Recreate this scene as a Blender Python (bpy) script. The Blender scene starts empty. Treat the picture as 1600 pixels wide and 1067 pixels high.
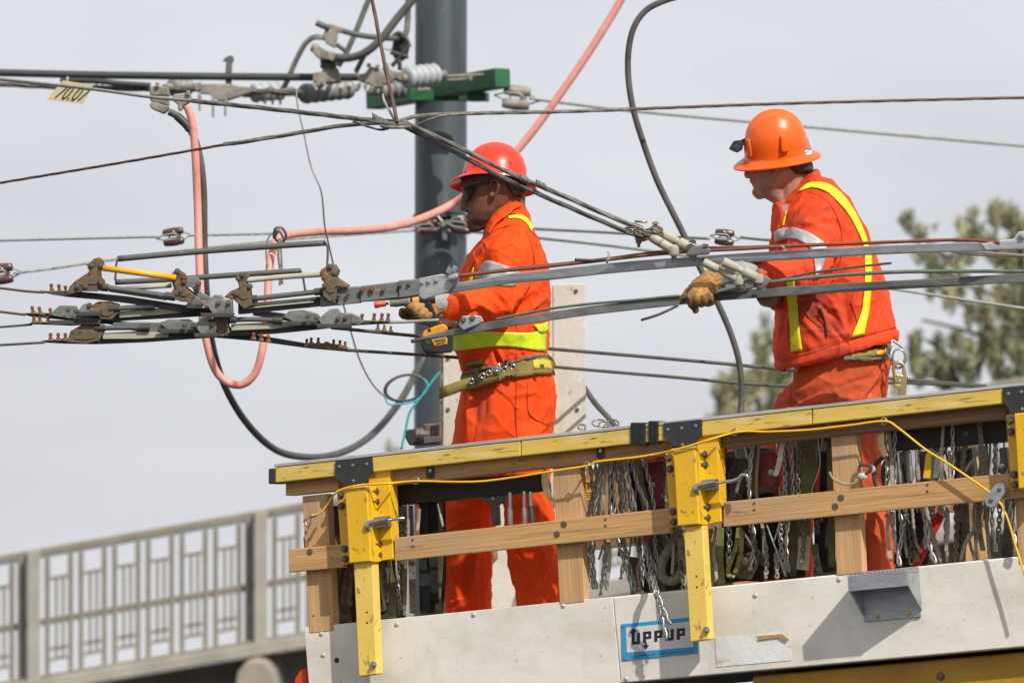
import bpy, bmesh, math, random
from mathutils import Vector, Matrix, noise
from mathutils.bvhtree import BVHTree
random.seed(7)
sc = bpy.context.scene
R = math.radians
# ---------------------------------------------------------------- camera
PITCH = 7.0; FPX = 6400.0
CAM = Vector((0, 0, 1.7))
cx_ = Vector((1, 0, 0)); cf_ = Vector((0, math.cos(R(PITCH)), math.sin(R(PITCH)))); cu_ = Vector((0, -math.sin(R(PITCH)), math.cos(R(PITCH))))
cam_d = bpy.data.cameras.new('camera'); cam = bpy.data.objects.new('camera', cam_d); sc.collection.objects.link(cam)
cam.location = CAM; cam.rotation_euler = (R(90 + PITCH), 0, 0)
cam_d.sensor_width = 36; cam_d.lens = FPX / 1600 * 36; cam_d.clip_start = .5; cam_d.clip_end = 5000
cam_d.dof.use_dof = True; cam_d.dof.focus_distance = 13.75; cam_d.dof.aperture_fstop = 4.5
sc.camera = cam
# ---------------------------------------------------------------- light
SUN_TO = Vector((-.38, .62, -.62)).normalized()          # the way the light travels
w = bpy.data.worlds.new('World'); sc.world = w; w.use_nodes = True
nt = w.node_tree; nt.nodes.clear()
out = nt.nodes.new('ShaderNodeOutputWorld'); bg = nt.nodes.new('ShaderNodeBackground'); bg.inputs[1].default_value = .1
sky = nt.nodes.new('ShaderNodeTexSky'); sky.sky_type = 'NISHITA'; sky.sun_disc = False
sky.sun_elevation = math.asin(-SUN_TO.z); sky.sun_rotation = math.atan2(-SUN_TO.x, -SUN_TO.y)
sky.dust_density = 4; sky.air_density = 1
tc = nt.nodes.new('ShaderNodeTexCoord'); mp = nt.nodes.new('ShaderNodeMapping'); mp.inputs['Scale'].default_value = (5, 5, 16)
nz = nt.nodes.new('ShaderNodeTexNoise'); nz.inputs['Scale'].default_value = 1.3; nz.inputs['Detail'].default_value = 3
cr = nt.nodes.new('ShaderNodeValToRGB')
cr.color_ramp.elements[0].position = .3; cr.color_ramp.elements[0].color = (.64, .65, .69, 1)
cr.color_ramp.elements[1].position = .7; cr.color_ramp.elements[1].color = (.74, .755, .79, 1)
vm = nt.nodes.new('ShaderNodeVectorMath'); vm.operation = 'SCALE'; vm.inputs['Scale'].default_value = 10.9
mx = nt.nodes.new('ShaderNodeMix'); mx.data_type = 'RGBA'; mx.inputs[0].default_value = .9
L = nt.links
L.new(tc.outputs['Generated'], mp.inputs['Vector']); L.new(mp.outputs[0], nz.inputs['Vector']); L.new(nz.outputs[0], cr.inputs[0])
L.new(cr.outputs[0], vm.inputs[0]); L.new(sky.outputs[0], mx.inputs[6]); L.new(vm.outputs[0], mx.inputs[7])
L.new(mx.outputs[2], bg.inputs[0]); L.new(bg.outputs[0], out.inputs[0])
sd = bpy.data.lights.new('sun', 'SUN'); sd.energy = 4.8; sd.angle = R(.7); sd.color = (1, .95, .87)
so = bpy.data.objects.new('sun', sd); sc.collection.objects.link(so)
so.rotation_euler = SUN_TO.to_track_quat('-Z', 'Y').to_euler(); so.location = (5, -5, 12)
sc.view_settings.view_transform = 'Standard'; sc.view_settings.look = 'None'; sc.view_settings.exposure = 0; sc.view_settings.gamma = 1
sc.view_settings.use_curve_mapping = False
# ---------------------------------------------------------------- helpers
def P(x, y, d): return CAM + cx_ * ((x - 800) / FPX * d) + cu_ * ((533.5 - y) / FPX * d) + cf_ * d
def px(p):
    v = p - CAM; d = v.dot(cf_); return (800 + v.dot(cx_) / d * FPX, 533.5 - v.dot(cu_) / d * FPX, d)
def m_(n, d): return n * d / FPX                          # pixels to metres at depth d
# platform frame
PO = P(475, 980, 14); PU = (P(1600, 868, 12.96) - PO).normalized()
_u = (PU.dot(cx_), PU.dot(cu_), PU.dot(cf_)); _c = .09
_a = (_u[1] + _c * _u[2]) / _u[0]
PW = (cx_ * -_a + cu_ + cf_ * _c).normalized(); PN = PU.cross(PW).normalized()
if PN.dot(cf_) > 0: PN = -PN
PF = Matrix((PU, PW, PN)).transposed()                     # columns u,w,n
if PF.determinant() < 0: PF = Matrix((PU, -PN, PW)).transposed()
def PP(x, y, n=0.0):                                       # pixel -> point on platform plane n metres in front of the panel face
    dr = P(x, y, 1) - CAM; t = ((PO + PN * n) - CAM).dot(PN) / dr.dot(PN); return CAM + dr * t
def ST(x, y, n=0.0): q = PP(x, y, n) - PO; return q.dot(PU), q.dot(PW)
def LP(s, t, n): return PO + PU * s + PW * t + PN * n
def gmat(name): return bpy.data.materials.get(name)
def tag(o, label=None, cat=None, group=None, kind=None):
    if label: o['label'] = label
    if cat: o['category'] = cat
    if group: o['group'] = group
    if kind: o['kind'] = kind
    return o
def thing(name, label, cat, group=None):
    o = bpy.data.objects.new(name, None); sc.collection.objects.link(o); o.empty_display_size = .05
    tag(o, label, cat, group); o['_new'] = 1; return o
def link(o, base, parent, frame):
    sc.collection.objects.link(o)
    if parent is not None:
        root = parent if parent.parent is None else parent.parent
        if root.type == 'EMPTY' and root.get('_new'):
            root.location = base; del root['_new']
        o.parent = parent
        pm = Matrix.Translation(root.location)
        if parent is not root: pm = pm @ Matrix.Translation(parent.location) @ parent.rotation_euler.to_matrix().to_4x4()
        wm = Matrix.Translation(base) @ (frame.to_4x4() if frame else Matrix.Identity(4))
        lm = pm.inverted() @ wm
        o.location = lm.to_translation(); o.rotation_euler = lm.to_euler()
    else:
        o.location = base
        if frame: o.rotation_euler = frame.to_euler()
def cr_(pts, n=8):                                         # Catmull-Rom through tuples
    out = []; k = len(pts)
    if k < 3:
        a, b = pts; return [tuple(a[j] + (b[j] - a[j]) * i / n for j in range(len(a))) for i in range(n + 1)]
    for i in range(k - 1):
        p0 = pts[max(i - 1, 0)]; p1 = pts[i]; p2 = pts[i + 1]; p3 = pts[min(i + 2, k - 1)]
        for s in range(n):
            t = s / n
            out.append(tuple(.5 * (2 * p1[j] + (p2[j] - p0[j]) * t + (2 * p0[j] - 5 * p1[j] + 4 * p2[j] - p3[j]) * t * t + (3 * p1[j] - p0[j] - 3 * p2[j] + p3[j]) * t ** 3) for j in range(len(p1))))
    out.append(tuple(pts[-1])); return out
class MB:
    def __init__(s): s.v = []; s.f = []; s.mi = []; s.m = 0
    def add(s, v, f):
        o = len(s.v); s.v += [Vector(q) for q in v]; s.f += [tuple(i + o for i in q) for q in f]; s.mi += [s.m] * len(f); return s
    def hexa(s, c):                                        # 8 corners: bottom 4, top 4
        return s.add(c, [(0, 3, 2, 1), (4, 5, 6, 7), (0, 1, 5, 4), (1, 2, 6, 5), (2, 3, 7, 6), (3, 0, 4, 7)])
    def box(s, c, a, b, d):
        c, a, b, d = Vector(c), Vector(a), Vector(b), Vector(d)
        return s.hexa([c - a - b - d, c + a - b - d, c + a + b - d, c - a + b - d, c - a - b + d, c + a - b + d, c + a + b + d, c - a + b + d])
    def bar(s, p0, p1, hw, hh, up=None):
        p0, p1 = Vector(p0), Vector(p1); t = (p1 - p0).normalized(); up = up or cu_
        side = t.cross(up).normalized(); u2 = side.cross(t).normalized()
        return s.box((p0 + p1) / 2, (p1 - p0) / 2, side * hw, u2 * hh)
    def tube(s, pts, r, n=8, cap=True, lobes=0, pitch=.05, depth=.25):
        pts = [Vector(p) for p in pts]; rr = r if isinstance(r, (list, tuple)) else [r] * len(pts)
        ref = None; ln = 0; o = len(s.v); k = len(pts); vs = []
        for i, p in enumerate(pts):
            t = (pts[min(i + 1, k - 1)] - pts[max(i - 1, 0)]).normalized()
            if ref is None: ref = Vector((0, 0, 1)) if abs(t.z) < .9 else Vector((1, 0, 0))
            ref = (ref - t * ref.dot(t)).normalized(); b = t.cross(ref)
            if i: ln += (p - pts[i - 1]).length
            tw = ln / pitch * 2 * math.pi / (lobes or 1) if lobes else 0
            for j in range(n):
                a = 2 * math.pi * j / n
                q = rr[i] * ((1 - depth + depth * abs(math.cos(lobes * a / 2))) if lobes else 1)
                vs.append(p + ref * (math.cos(a + tw) * q) + b * (math.sin(a + tw) * q))
        fs = [(i * n + j, i * n + (j + 1) % n, (i + 1) * n + (j + 1) % n, (i + 1) * n + j) for i in range(k - 1) for j in range(n)]
        if cap: fs += [tuple(range(n - 1, -1, -1)), tuple((k - 1) * n + j for j in range(n))]
        return s.add(vs, fs)
    def cyl(s, p0, p1, r, n=12): return s.tube([p0, p1], r, n)
    def lathe(s, prof, o, ax, n=20):                       # prof [(r,h)]
        ax = Vector(ax).normalized(); e = ax.orthogonal().normalized(); g = ax.cross(e); o = Vector(o)
        vs = [o + ax * h + (e * math.cos(2 * math.pi * j / n) + g * math.sin(2 * math.pi * j / n)) * r for r, h in prof for j in range(n)]
        k = len(prof)
        fs = [(i * n + j, i * n + (j + 1) % n, (i + 1) * n + (j + 1) % n, (i + 1) * n + j) for i in range(k - 1) for j in range(n)]
        fs += [tuple(range(n - 1, -1, -1)), tuple((k - 1) * n + j for j in range(n))]
        return s.add(vs, fs)
    def prism(s, pts, vec):
        pts = [Vector(p) for p in pts]; vec = Vector(vec); k = len(pts)
        return s.add(pts + [p + vec for p in pts], [tuple(range(k)), tuple(range(2 * k - 1, k - 1, -1))] + [(i, (i + 1) % k, k + (i + 1) % k, k + i) for i in range(k)])
    def plate(s, poly, d, th): return s.prism([P(x, y, d) for x, y in poly], cf_ * th)   # outline seen from the front, real thickness
    def pplate(s, poly, n0, n1): return s.prism([PP(x, y, n1) for x, y in poly], PN * (n0 - n1))
    def bolt(s, p, ax, r=.008, h=.012, shank=0, n=6):
        p = Vector(p); ax = Vector(ax).normalized()
        s.lathe([(r * 1.45, 0), (r * 1.45, h * .2)], p, ax, 12); s.lathe([(r, h * .2), (r, h * .85), (r * .8, h)], p, ax, n)
        if shank: s.lathe([(r * .55, h), (r * .55, h + shank)], p, ax, 8)
        return s
    def ball(s, c, r, sc3=(1, 1, 1), n=10):
        c = Vector(c); vs = []; k = n // 2 + 1
        for i in range(k):
            ph = math.pi * i / (k - 1)
            for j in range(n):
                a = 2 * math.pi * j / n
                vs.append(c + cx_ * (r * sc3[0] * math.sin(ph) * math.cos(a)) + cf_ * (r * sc3[1] * math.sin(ph) * math.sin(a)) + cu_ * (r * sc3[2] * math.cos(ph)))
        return s.add(vs, [(i * n + j, i * n + (j + 1) % n, (i + 1) * n + (j + 1) % n, (i + 1) * n + j) for i in range(k - 1) for j in range(n)])
    def ribbon(s, pts, wv, th):                            # flat band: pts, half width vectors, thickness
        pts = [Vector(p) for p in pts]; k = len(pts); vs = []
        for i, p in enumerate(pts):
            t = (pts[min(i + 1, k - 1)] - pts[max(i - 1, 0)]).normalized()
            wvi = wv[i] if isinstance(wv, list) else wv
            nn = t.cross(wvi).normalized() * th / 2
            vs += [p - wvi - nn, p + wvi - nn, p + wvi + nn, p - wvi + nn]
        fs = [(i * 4 + j, i * 4 + (j + 1) % 4, i * 4 + 4 + (j + 1) % 4, i * 4 + 4 + j) for i in range(k - 1) for j in range(4)]
        return s.add(vs, fs + [(3, 2, 1, 0), tuple(4 * k - 4 + j for j in range(4))])
    def chain(s, pts, L_=.03, r=.0035):
        pts = [Vector(p) for p in pts]; acc = [0]
        for i in range(1, len(pts)): acc.append(acc[-1] + (pts[i] - pts[i - 1]).length)
        q = 0; k = 0; step = L_ * .72
        while q < acc[-1]:
            i = max(j for j in range(len(acc)) if acc[j] <= q); i = min(i, len(pts) - 2)
            t = (pts[i + 1] - pts[i]).normalized(); c = pts[i] + t * (q - acc[i])
            sd_ = t.cross(cf_).normalized(); sd_ = sd_ if k % 2 else (cf_ * .8 + sd_ * .5).normalized()
            lp = [c + t * (math.cos(a) * L_ / 2) + sd_ * (math.sin(a) * L_ * .3) for a in [2 * math.pi * z / 10 for z in range(10)]]
            s.tube(lp + [lp[0]], r, 5, cap=False); q += step; k += 1
        return s
    def build(s, name, mats, parent=None, frame=None, smooth=False, bevel=0, label=None, solid=0, seg=2):
        mats = mats if isinstance(mats, (list, tuple)) else [mats]
        lo = [min(v[i] for v in s.v) for i in range(3)]; hi = [max(v[i] for v in s.v) for i in range(3)]
        base = Vector(((lo[0] + hi[0]) / 2, (lo[1] + hi[1]) / 2, lo[2]))
        ft = frame.transposed() if frame else None
        vv = [(ft @ (v - base)) if ft else (v - base) for v in s.v]
        me = bpy.data.meshes.new(name); me.from_pydata(vv, [], s.f)
        for m in mats: me.materials.append(M[m] if isinstance(m, str) else m)
        me.polygons.foreach_set('material_index', s.mi)
        bm = bmesh.new(); bm.from_mesh(me); bmesh.ops.recalc_face_normals(bm, faces=bm.faces); bm.to_mesh(me); bm.free()
        o = bpy.data.objects.new(name, me)
        if smooth:
            me.polygons.foreach_set('use_smooth', [True] * len(me.polygons))
            if smooth == 'auto': me.set_sharp_from_angle(angle=R(40))
        if bevel:
            b = o.modifiers.new('bevel', 'BEVEL'); b.width = bevel; b.segments = seg; b.limit_method = 'ANGLE'; b.angle_limit = R(35)
            me.polygons.foreach_set('use_smooth', [True] * len(me.polygons)); b.harden_normals = True
        if solid:
            b = o.modifiers.new('solid', 'SOLIDIFY'); b.thickness = solid; b.offset = 0
        link(o, base, parent, frame)
        if label: o['label'] = label
        return o
# ---------------------------------------------------------------- materials
M = {}
def mat(name, c1, c2=None, rough=.6, metal=0, scale=8, stretch=(1, 1, 1), bump=.0, bscale=60, bstretch=None, dirt=None, coat=0, spec=.5, detail=5, lo=.35, hi=.65, mask=None, mask2=None, sss=0, rot=None):
    m = bpy.data.materials.new(name); m.use_nodes = True; t = m.node_tree; b = t.nodes['Principled BSDF']; N = t.nodes; K = t.links
    tcn = N.new('ShaderNodeTexCoord')
    def vec(st):
        mpn = N.new('ShaderNodeMapping'); mpn.inputs['Scale'].default_value = st
        if rot: mpn.inputs['Rotation'].default_value = rot
        K.new(tcn.outputs['Object'], mpn.inputs['Vector']); return mpn.outputs[0]
    def noi(sc_, st, det=detail, lo_=lo, hi_=hi, ro=.6):
        n = N.new('ShaderNodeTexNoise'); n.inputs['Scale'].default_value = sc_; n.inputs['Detail'].default_value = det; n.inputs['Roughness'].default_value = ro
        K.new(vec(st), n.inputs['Vector'])
        r = N.new('ShaderNodeMapRange'); r.inputs[1].default_value = lo_; r.inputs[2].default_value = hi_
        K.new(n.outputs[0], r.inputs[0]); return n.outputs[0], r.outputs[0]
    def mix(f, a, c):
        x = N.new('ShaderNodeMix'); x.data_type = 'RGBA'
        if isinstance(f, float): x.inputs[0].default_value = f
        else: K.new(f, x.inputs[0])
        for s_, val in ((6, a), (7, c)):
            if isinstance(val, tuple): x.inputs[s_].default_value = (*val, 1)
            else: K.new(val, x.inputs[s_])
        return x.outputs[2]
    col = c1
    if c2: col = mix(noi(scale, stretch)[1], c1, c2)
    for dd in (dirt or []):                                # (colour, scale, lo, hi, stretch, strength)
        f = noi(dd[1], dd[4] if len(dd) > 4 else (1, 1, 1), 6, dd[2], dd[3], .65)[1]
        if len(dd) > 5:
            q = N.new('ShaderNodeMath'); q.operation = 'MULTIPLY'; K.new(f, q.inputs[0]); q.inputs[1].default_value = dd[5]; f = q.outputs[0]
        col = mix(f, col, dd[0])
    for an, mc in (('mask', mask), ('mask2', mask2)):
        if mc:
            at = N.new('ShaderNodeAttribute'); at.attribute_name = an
            q = N.new('ShaderNodeMath'); q.operation = 'MULTIPLY'; K.new(at.outputs['Fac'], q.inputs[0])
            nn = noi(35, (1, 1, 1), 6, .15, .7)[1]; q.use_clamp = True; q3 = N.new('ShaderNodeMath'); q3.operation = 'MULTIPLY'; K.new(nn, q3.inputs[0]); q3.inputs[1].default_value = 1.7; K.new(q3.outputs[0], q.inputs[1])
            col = mix(q.outputs[0], col, mc)
    if isinstance(col, tuple): b.inputs['Base Color'].default_value = (*col, 1)
    else: K.new(col, b.inputs['Base Color'])
    b.inputs['Metallic'].default_value = metal; b.inputs['Roughness'].default_value = rough; b.inputs['Specular IOR Level'].default_value = spec
    if coat: b.inputs['Coat Weight'].default_value = coat; b.inputs['Coat Roughness'].default_value = .08
    if sss: b.inputs['Subsurface Weight'].default_value = sss; b.inputs['Subsurface Radius'].default_value = (.01, .004, .002); b.inputs['Subsurface Scale'].default_value = .6
    if c2:
        rr = N.new('ShaderNodeMapRange'); rr.inputs[3].default_value = max(rough - .1, .05); rr.inputs[4].default_value = min(rough + .15, 1)
        K.new(noi(scale * 2.3, stretch)[0], rr.inputs[0]); K.new(rr.outputs[0], b.inputs['Roughness'])
    if bump:
        bn = N.new('ShaderNodeBump'); bn.inputs['Strength'].default_value = min(bump, 1); bn.inputs['Distance'].default_value = .004 * max(bump, 1)
        K.new(noi(bscale, bstretch or stretch)[0], bn.inputs['Height']); K.new(bn.outputs[0], b.inputs['Normal'])
    M[name] = m; return m
SX = (.06, 1, 1)
mat('galvanised', (.50, .52, .54), (.34, .36, .38), .42, .75, 25, (.3, 1, 1), .25, 80, dirt=[((.12, .11, .10), 12, .62, .8)])
mat('galvanised_bright', (.52, .55, .58), (.34, .37, .40), .35, .8, 30, bump=.2)
mat('grey_steel', (.22, .23, .22), (.11, .115, .11), .55, .45, 18, (.4, 1, 1), .5, 60, dirt=[((.13, .075, .035), 9, .6, .75)])
mat('dark_runner', (.075, .075, .065), (.035, .034, .030), .6, .3, 20, (.3, 1, 1), .5, 60, dirt=[((.12, .08, .045), 10, .55, .75)])
mat('brown_metal', (.17, .125, .08), (.07, .058, .045), .6, .3, 26, bump=.9, bscale=50, dirt=[((.27, .12, .03), 16, .48, .60), ((.22, .21, .18), 22, .56, .64)])
mat('worn_zinc', (.27, .275, .26), (.14, .14, .13), .55, .5, 26, bump=.6, bscale=60, dirt=[((.12, .10, .08), 16, .52, .64)])
mat('rust', (.22, .075, .03), (.10, .045, .025), .8, .1, 40, bump=.6, bscale=90)
mat('pale_rod', (.42, .40, .32), (.30, .28, .22), .6, 0, 14, (.3, 1, 1), .2, dirt=[((.14, .12, .09), 10, .6, .8)])
mat('yellow_rod', (.85, .40, .015), (.75, .33, .01), .4, 0, 10, bump=.1, dirt=[((.3, .18, .05), 18, .66, .8)])
mat('black_rubber', (.030, .032, .035), (.048, .05, .053), .5, 0, 6, bump=.15, bscale=40)
mat('dark_cable', (.045, .045, .042), (.085, .083, .075), .55, 0, 10, (1, 1, 1), .3, 40)
mat('grey_tube', (.105, .105, .10), (.075, .075, .072), .55, 0, 14, (.3, 1, 1), .2, dirt=[((.18, .17, .15), 20, .62, .75)])
mat('pink_rubber', (.72, .30, .25), (.62, .24, .19), .5, 0, 9, bump=.2, bscale=40, dirt=[((.42, .20, .15), 14, .50, .66, (1, 1, 1), .7), ((.25, .16, .13), 50, .62, .68)])
mat('strand', (.24, .235, .21), (.13, .125, .11), .55, .5, 40, bump=.4, bscale=200)
mat('dark_strand', (.14, .135, .12), (.07, .065, .055), .6, .4, 40, bump=.4, bscale=200)
mat('rust_strand', (.15, .07, .05), (.09, .055, .045), .65, .3, 30, bump=.4, bscale=200)
mat('copper_strand', (.30, .085, .04), (.20, .07, .04), .55, .4, 30, bump=.3, bscale=200)
mat('pale_strand', (.36, .37, .33), (.24, .25, .21), .6, .35, 30, bump=.4, bscale=200)
mat('green_wire', (.14, .20, .15), (.09, .12, .09), .6, .2, 20)
mat('beige_clamp', (.33, .30, .255), (.19, .17, .14), .7, .15, 16, bump=.5, dirt=[((.11, .08, .05), 12, .58, .75)])
mat('white_insulator', (.43, .45, .47), (.34, .36, .38), .4, 0, 10, dirt=[((.25, .24, .22), 10, .6, .8)])
mat('grey_insulator', (.25, .25, .255), (.17, .17, .165), .45, 0, 10, bump=.1)
mat('brown_insulator', (.055, .018, .018), (.085, .035, .03), .25, 0, 12, coat=.5)
mat('green_paint', (.018, .14, .05), (.022, .09, .04), .42, 0, 12, bump=.2, dirt=[((.20, .16, .09), 9, .63, .72)])
mat('pole_paint', (.075, .095, .107), (.052, .066, .076), .38, .15, 3, (1, 1, .2), .05, dirt=[((.17, .17, .14), 5, .52, .68, (3, 3, .12), .5), ((.025, .03, .036), 7, .52, .66, (2, 2, .3), .6), ((.22, .12, .06), 26, .66, .70)])
mat('yellow_rail', (.70, .49, .095), (.60, .41, .085), .5, 0, 9, (.2, 1, 1), .25, dirt=[((.45, .33, .12), 5, .46, .68, (.3, 1, 1), .6), ((.72, .62, .38), 16, .56, .64, (.15, 1, 1), .5), ((.13, .09, .04), 40, .585, .62, (.22, 1.6, 1), .9)])
mat('yellow_bracket', (.80, .47, .012), (.70, .39, .01), .38, 0, 7, bump=.25, dirt=[((.52, .36, .08), 6, .50, .7, (1, 1, 1), .5), ((.20, .12, .04), 34, .61, .65, (1, 1, 1), .8)])
mat('yellow_leg', (.80, .57, .12), (.72, .48, .09), .45, 0, 7, bump=.25, dirt=[((.60, .44, .16), 6, .5, .7, (1, .4, 1), .5), ((.20, .13, .05), 34, .61, .65, (1, .5, 1), .8)])
mat('panel_grey', (.76, .73, .66), (.65, .62, .56), .5, .0, 3.5, (.6, 1, 1), .25, 25, dirt=[((.50, .44, .34), 3.5, .48, .68, (.6, 1, 1), .45), ((.48, .45, .40), 14, .54, .66, (.8, .3, 1), .3), ((.26, .19, .12), 75, .655, .69, (.6, 1, 1), .7), ((.80, .79, .77), 55, .62, .66, (.10, 1.5, 1), .35)])
mat('alu_strip', (.55, .54, .52), (.42, .41, .38), .5, .4, 14, (.2, 1, 1), .3)
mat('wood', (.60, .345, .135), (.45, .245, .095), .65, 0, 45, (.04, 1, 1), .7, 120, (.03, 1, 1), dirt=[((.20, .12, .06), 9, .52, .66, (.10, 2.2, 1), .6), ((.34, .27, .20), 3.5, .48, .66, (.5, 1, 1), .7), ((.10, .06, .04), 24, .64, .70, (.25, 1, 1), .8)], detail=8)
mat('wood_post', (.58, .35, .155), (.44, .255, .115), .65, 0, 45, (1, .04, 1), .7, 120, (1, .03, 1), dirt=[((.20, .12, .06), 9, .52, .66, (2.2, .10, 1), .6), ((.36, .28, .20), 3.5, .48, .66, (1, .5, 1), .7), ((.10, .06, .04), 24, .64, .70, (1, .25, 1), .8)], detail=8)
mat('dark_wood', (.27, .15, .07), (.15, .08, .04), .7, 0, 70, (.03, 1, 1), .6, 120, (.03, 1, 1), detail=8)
mat('black_plate', (.032, .034, .036), (.05, .052, .054), .5, .3, 10, bump=.15)
mat('black_beam', (.018, .015, .013), (.035, .028, .024), .6, .2, 12, (.2, 1, 1), .3)
mat('bolt_steel', (.20, .175, .15), (.11, .09, .07), .5, .7, 60, bump=.3)
mat('chrome', (.62, .63, .64), (.45, .46, .47), .22, .95, 30)
mat('steel', (.42, .42, .41), (.27, .27, .26), .38, .85, 25, bump=.2)
mat('yellow_cord', (.85, .48, .01), (.8, .42, .01), .45, 0, 20)
mat('tape_black', (.012, .012, .013), (.025, .025, .027), .35, 0, 30, bump=.6, bscale=60)
mat('ochre_panel', (.50, .27, .015), (.40, .20, .015), .45, 0, 4, bump=.15, dirt=[((.12, .07, .02), 6, .58, .78, (.4, 1, 1), .6)])
mat('dark_underside', (.10, .105, .09), (.06, .062, .055), .7, .1, 6, bump=.3)
mat('red_paint', (.65, .045, .012), (.5, .035, .01), .4, 0, 12)
mat('sign_blue', (.015, .32, .58), (.03, .27, .48), .45, 0, 16, dirt=[((.45, .45, .42), 26, .65, .74)])
mat('sign_white', (.66, .64, .62), (.56, .54, .52), .5, 0, 14, dirt=[((.35, .28, .22), 40, .66, .74)])
mat('ink', (.012, .012, .02), (.02, .02, .03), .5)
mat('ink_grey', (.08, .10, .11), None, .5)
mat('old_label', (.72, .73, .73), (.62, .62, .60), .6, 0, 8, dirt=[((.50, .40, .25), 11, .55, .64, (.6, 1.4, 1)), ((.3, .22, .13), 30, .64, .72, (.5, 1, 1))], bump=.3)
mat('tag_cream', (.52, .46, .25), (.46, .40, .22), .55, 0, 12, dirt=[((.3, .25, .13), 20, .62, .75)])
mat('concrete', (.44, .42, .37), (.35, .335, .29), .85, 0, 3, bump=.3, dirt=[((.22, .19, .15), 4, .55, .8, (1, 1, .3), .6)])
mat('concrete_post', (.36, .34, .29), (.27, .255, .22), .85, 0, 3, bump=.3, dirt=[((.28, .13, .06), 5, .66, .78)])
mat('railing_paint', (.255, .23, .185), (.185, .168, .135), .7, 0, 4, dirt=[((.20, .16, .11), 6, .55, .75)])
mat('brown_concrete', (.34, .30, .25), (.24, .21, .17), .9, 0, 2, bump=.2)  # grey-brown concrete of the bridge girder and pier
mat('cabinet', (.56, .53, .47), (.47, .445, .385), .6, 0, 3, bump=.4, bscale=30, dirt=[((.50, .30, .14), 5, .58, .74, (1, 1, .12), .6), ((.66, .64, .60), 30, .54, .64, (1, 1, .6), .5), ((.22, .19, .15), 40, .62, .68, (1, 1, .5), .6)])
mat('asphalt', (.055, .055, .055), (.04, .04, .04), .9, 0, 30, bump=.4)
mat('foliage_dark', (.11, .125, .055), (.16, .17, .08), .7, 0, 3)
mat('foliage_mid', (.27, .265, .13), (.20, .20, .10), .7, 0, 3)
mat('foliage_pale', (.42, .40, .23), (.32, .31, .17), .7, 0, 3)
mat('bark', (.11, .08, .055), (.07, .05, .035), .9, 0, 10, bump=.6)
FB = dict(bump=.7, bscale=34)
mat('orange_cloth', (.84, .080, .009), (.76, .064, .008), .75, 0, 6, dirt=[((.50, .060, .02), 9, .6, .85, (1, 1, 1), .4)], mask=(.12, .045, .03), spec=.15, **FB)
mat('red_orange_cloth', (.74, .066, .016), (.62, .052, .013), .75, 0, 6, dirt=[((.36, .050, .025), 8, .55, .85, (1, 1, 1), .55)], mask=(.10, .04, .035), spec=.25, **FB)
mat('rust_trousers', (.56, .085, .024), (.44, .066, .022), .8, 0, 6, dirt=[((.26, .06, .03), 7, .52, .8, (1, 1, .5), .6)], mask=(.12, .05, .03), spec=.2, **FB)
mat('yellow_tape', (.62, .78, .015), (.55, .70, .015), .5, 0, 20, bump=.25, bscale=120, dirt=[((.28, .30, .02), 30, .64, .76)])
mat('yellow_stripe', (.78, .74, .01), (.66, .60, .012), .5, 0, 20, bump=.25, bscale=120, dirt=[((.26, .24, .03), 26, .6, .76)])
mat('silver_tape', (.42, .42, .43), (.29, .29, .30), .5, .1, 14, bump=.3, bscale=60, dirt=[((.25, .23, .22), 14, .58, .78)])
mat('grey_knit', (.33, .33, .33), (.25, .25, .25), .85, 0, 18, bump=.5, bscale=120)
mat('skin_brown', (.185, .076, .040), (.135, .054, .030), .5, 0, 30, bump=.15, bscale=220, mask=(.045, .022, .014), mask2=(.42, .10, .065), sss=.08)
mat('skin_tan', (.40, .205, .13), (.33, .16, .10), .48, 0, 30, bump=.15, bscale=220, mask=(.17, .10, .075), mask2=(.36, .09, .055), sss=.08)
mat('hair', (.030, .019, .013), (.055, .036, .025), .5, 0, 60, (1, 1, .4), .8, 90)
mat('helmet_red', (.84, .040, .010), (.80, .036, .009), .3, 0, 5, coat=.35, spec=.35, dirt=[((.60, .05, .02), 25, .68, .76)])
mat('helmet_orange', (.84, .115, .002), (.80, .10, .002), .3, 0, 5, coat=.4, spec=.35, dirt=[((.45, .08, .01), 28, .66, .74)])
mat('blue_band', (.012, .022, .10), (.02, .03, .12), .7)
mat('black_plastic', (.018, .018, .020), (.028, .028, .03), .35, 0, 12)
mat('lens', (.008, .008, .009), None, .08, 0, coat=.6)
mat('glove_tan', (.46, .235, .065), (.30, .15, .045), .75, 0, 16, bump=.7, bscale=45, dirt=[((.09, .06, .035), 15, .55, .72)], mask=(.05, .035, .025))
mat('glove_shaded', (.16, .10, .05), (.09, .06, .035), .8, 0, 16, bump=.7, bscale=45, mask=(.04, .03, .02))  # darker copy of the glove colour, shade put in for the far hands
mat('belt_olive', (.26, .20, .035), (.18, .14, .035), .7, 0, 20, (.3, 1, 1), .6, 90, dirt=[((.08, .07, .04), 14, .58, .75)])
mat('drill_yellow', (.75, .33, .01), (.65, .27, .01), .45, 0, 14, dirt=[((.2, .12, .04), 16, .6, .75)])
mat('boot', (.03, .02, .015), (.05, .035, .02), .6, 0, 10, bump=.4)
mat('rope_grey', (.30, .28, .22), (.17, .155, .115), .85, 0, 70, bump=1.0, bscale=130)
mat('web_olive', (.15, .145, .07), (.09, .085, .045), .85, 0, 20, bump=.8, bscale=150, bstretch=(.3, .3, 2), spec=.12)
mat('web_green', (.27, .27, .10), (.18, .18, .075), .85, 0, 20, bump=.8, bscale=150, bstretch=(.3, .3, 2), spec=.12)
mat('web_grey', (.22, .205, .16), (.10, .095, .075), .9, 0, 90, bump=1, bscale=150, spec=.12)
mat('web_pale', (.42, .38, .29), (.30, .27, .20), .85, 0, 30, bump=1, bscale=170, bstretch=(.3, .3, 2), spec=.12)
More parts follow.
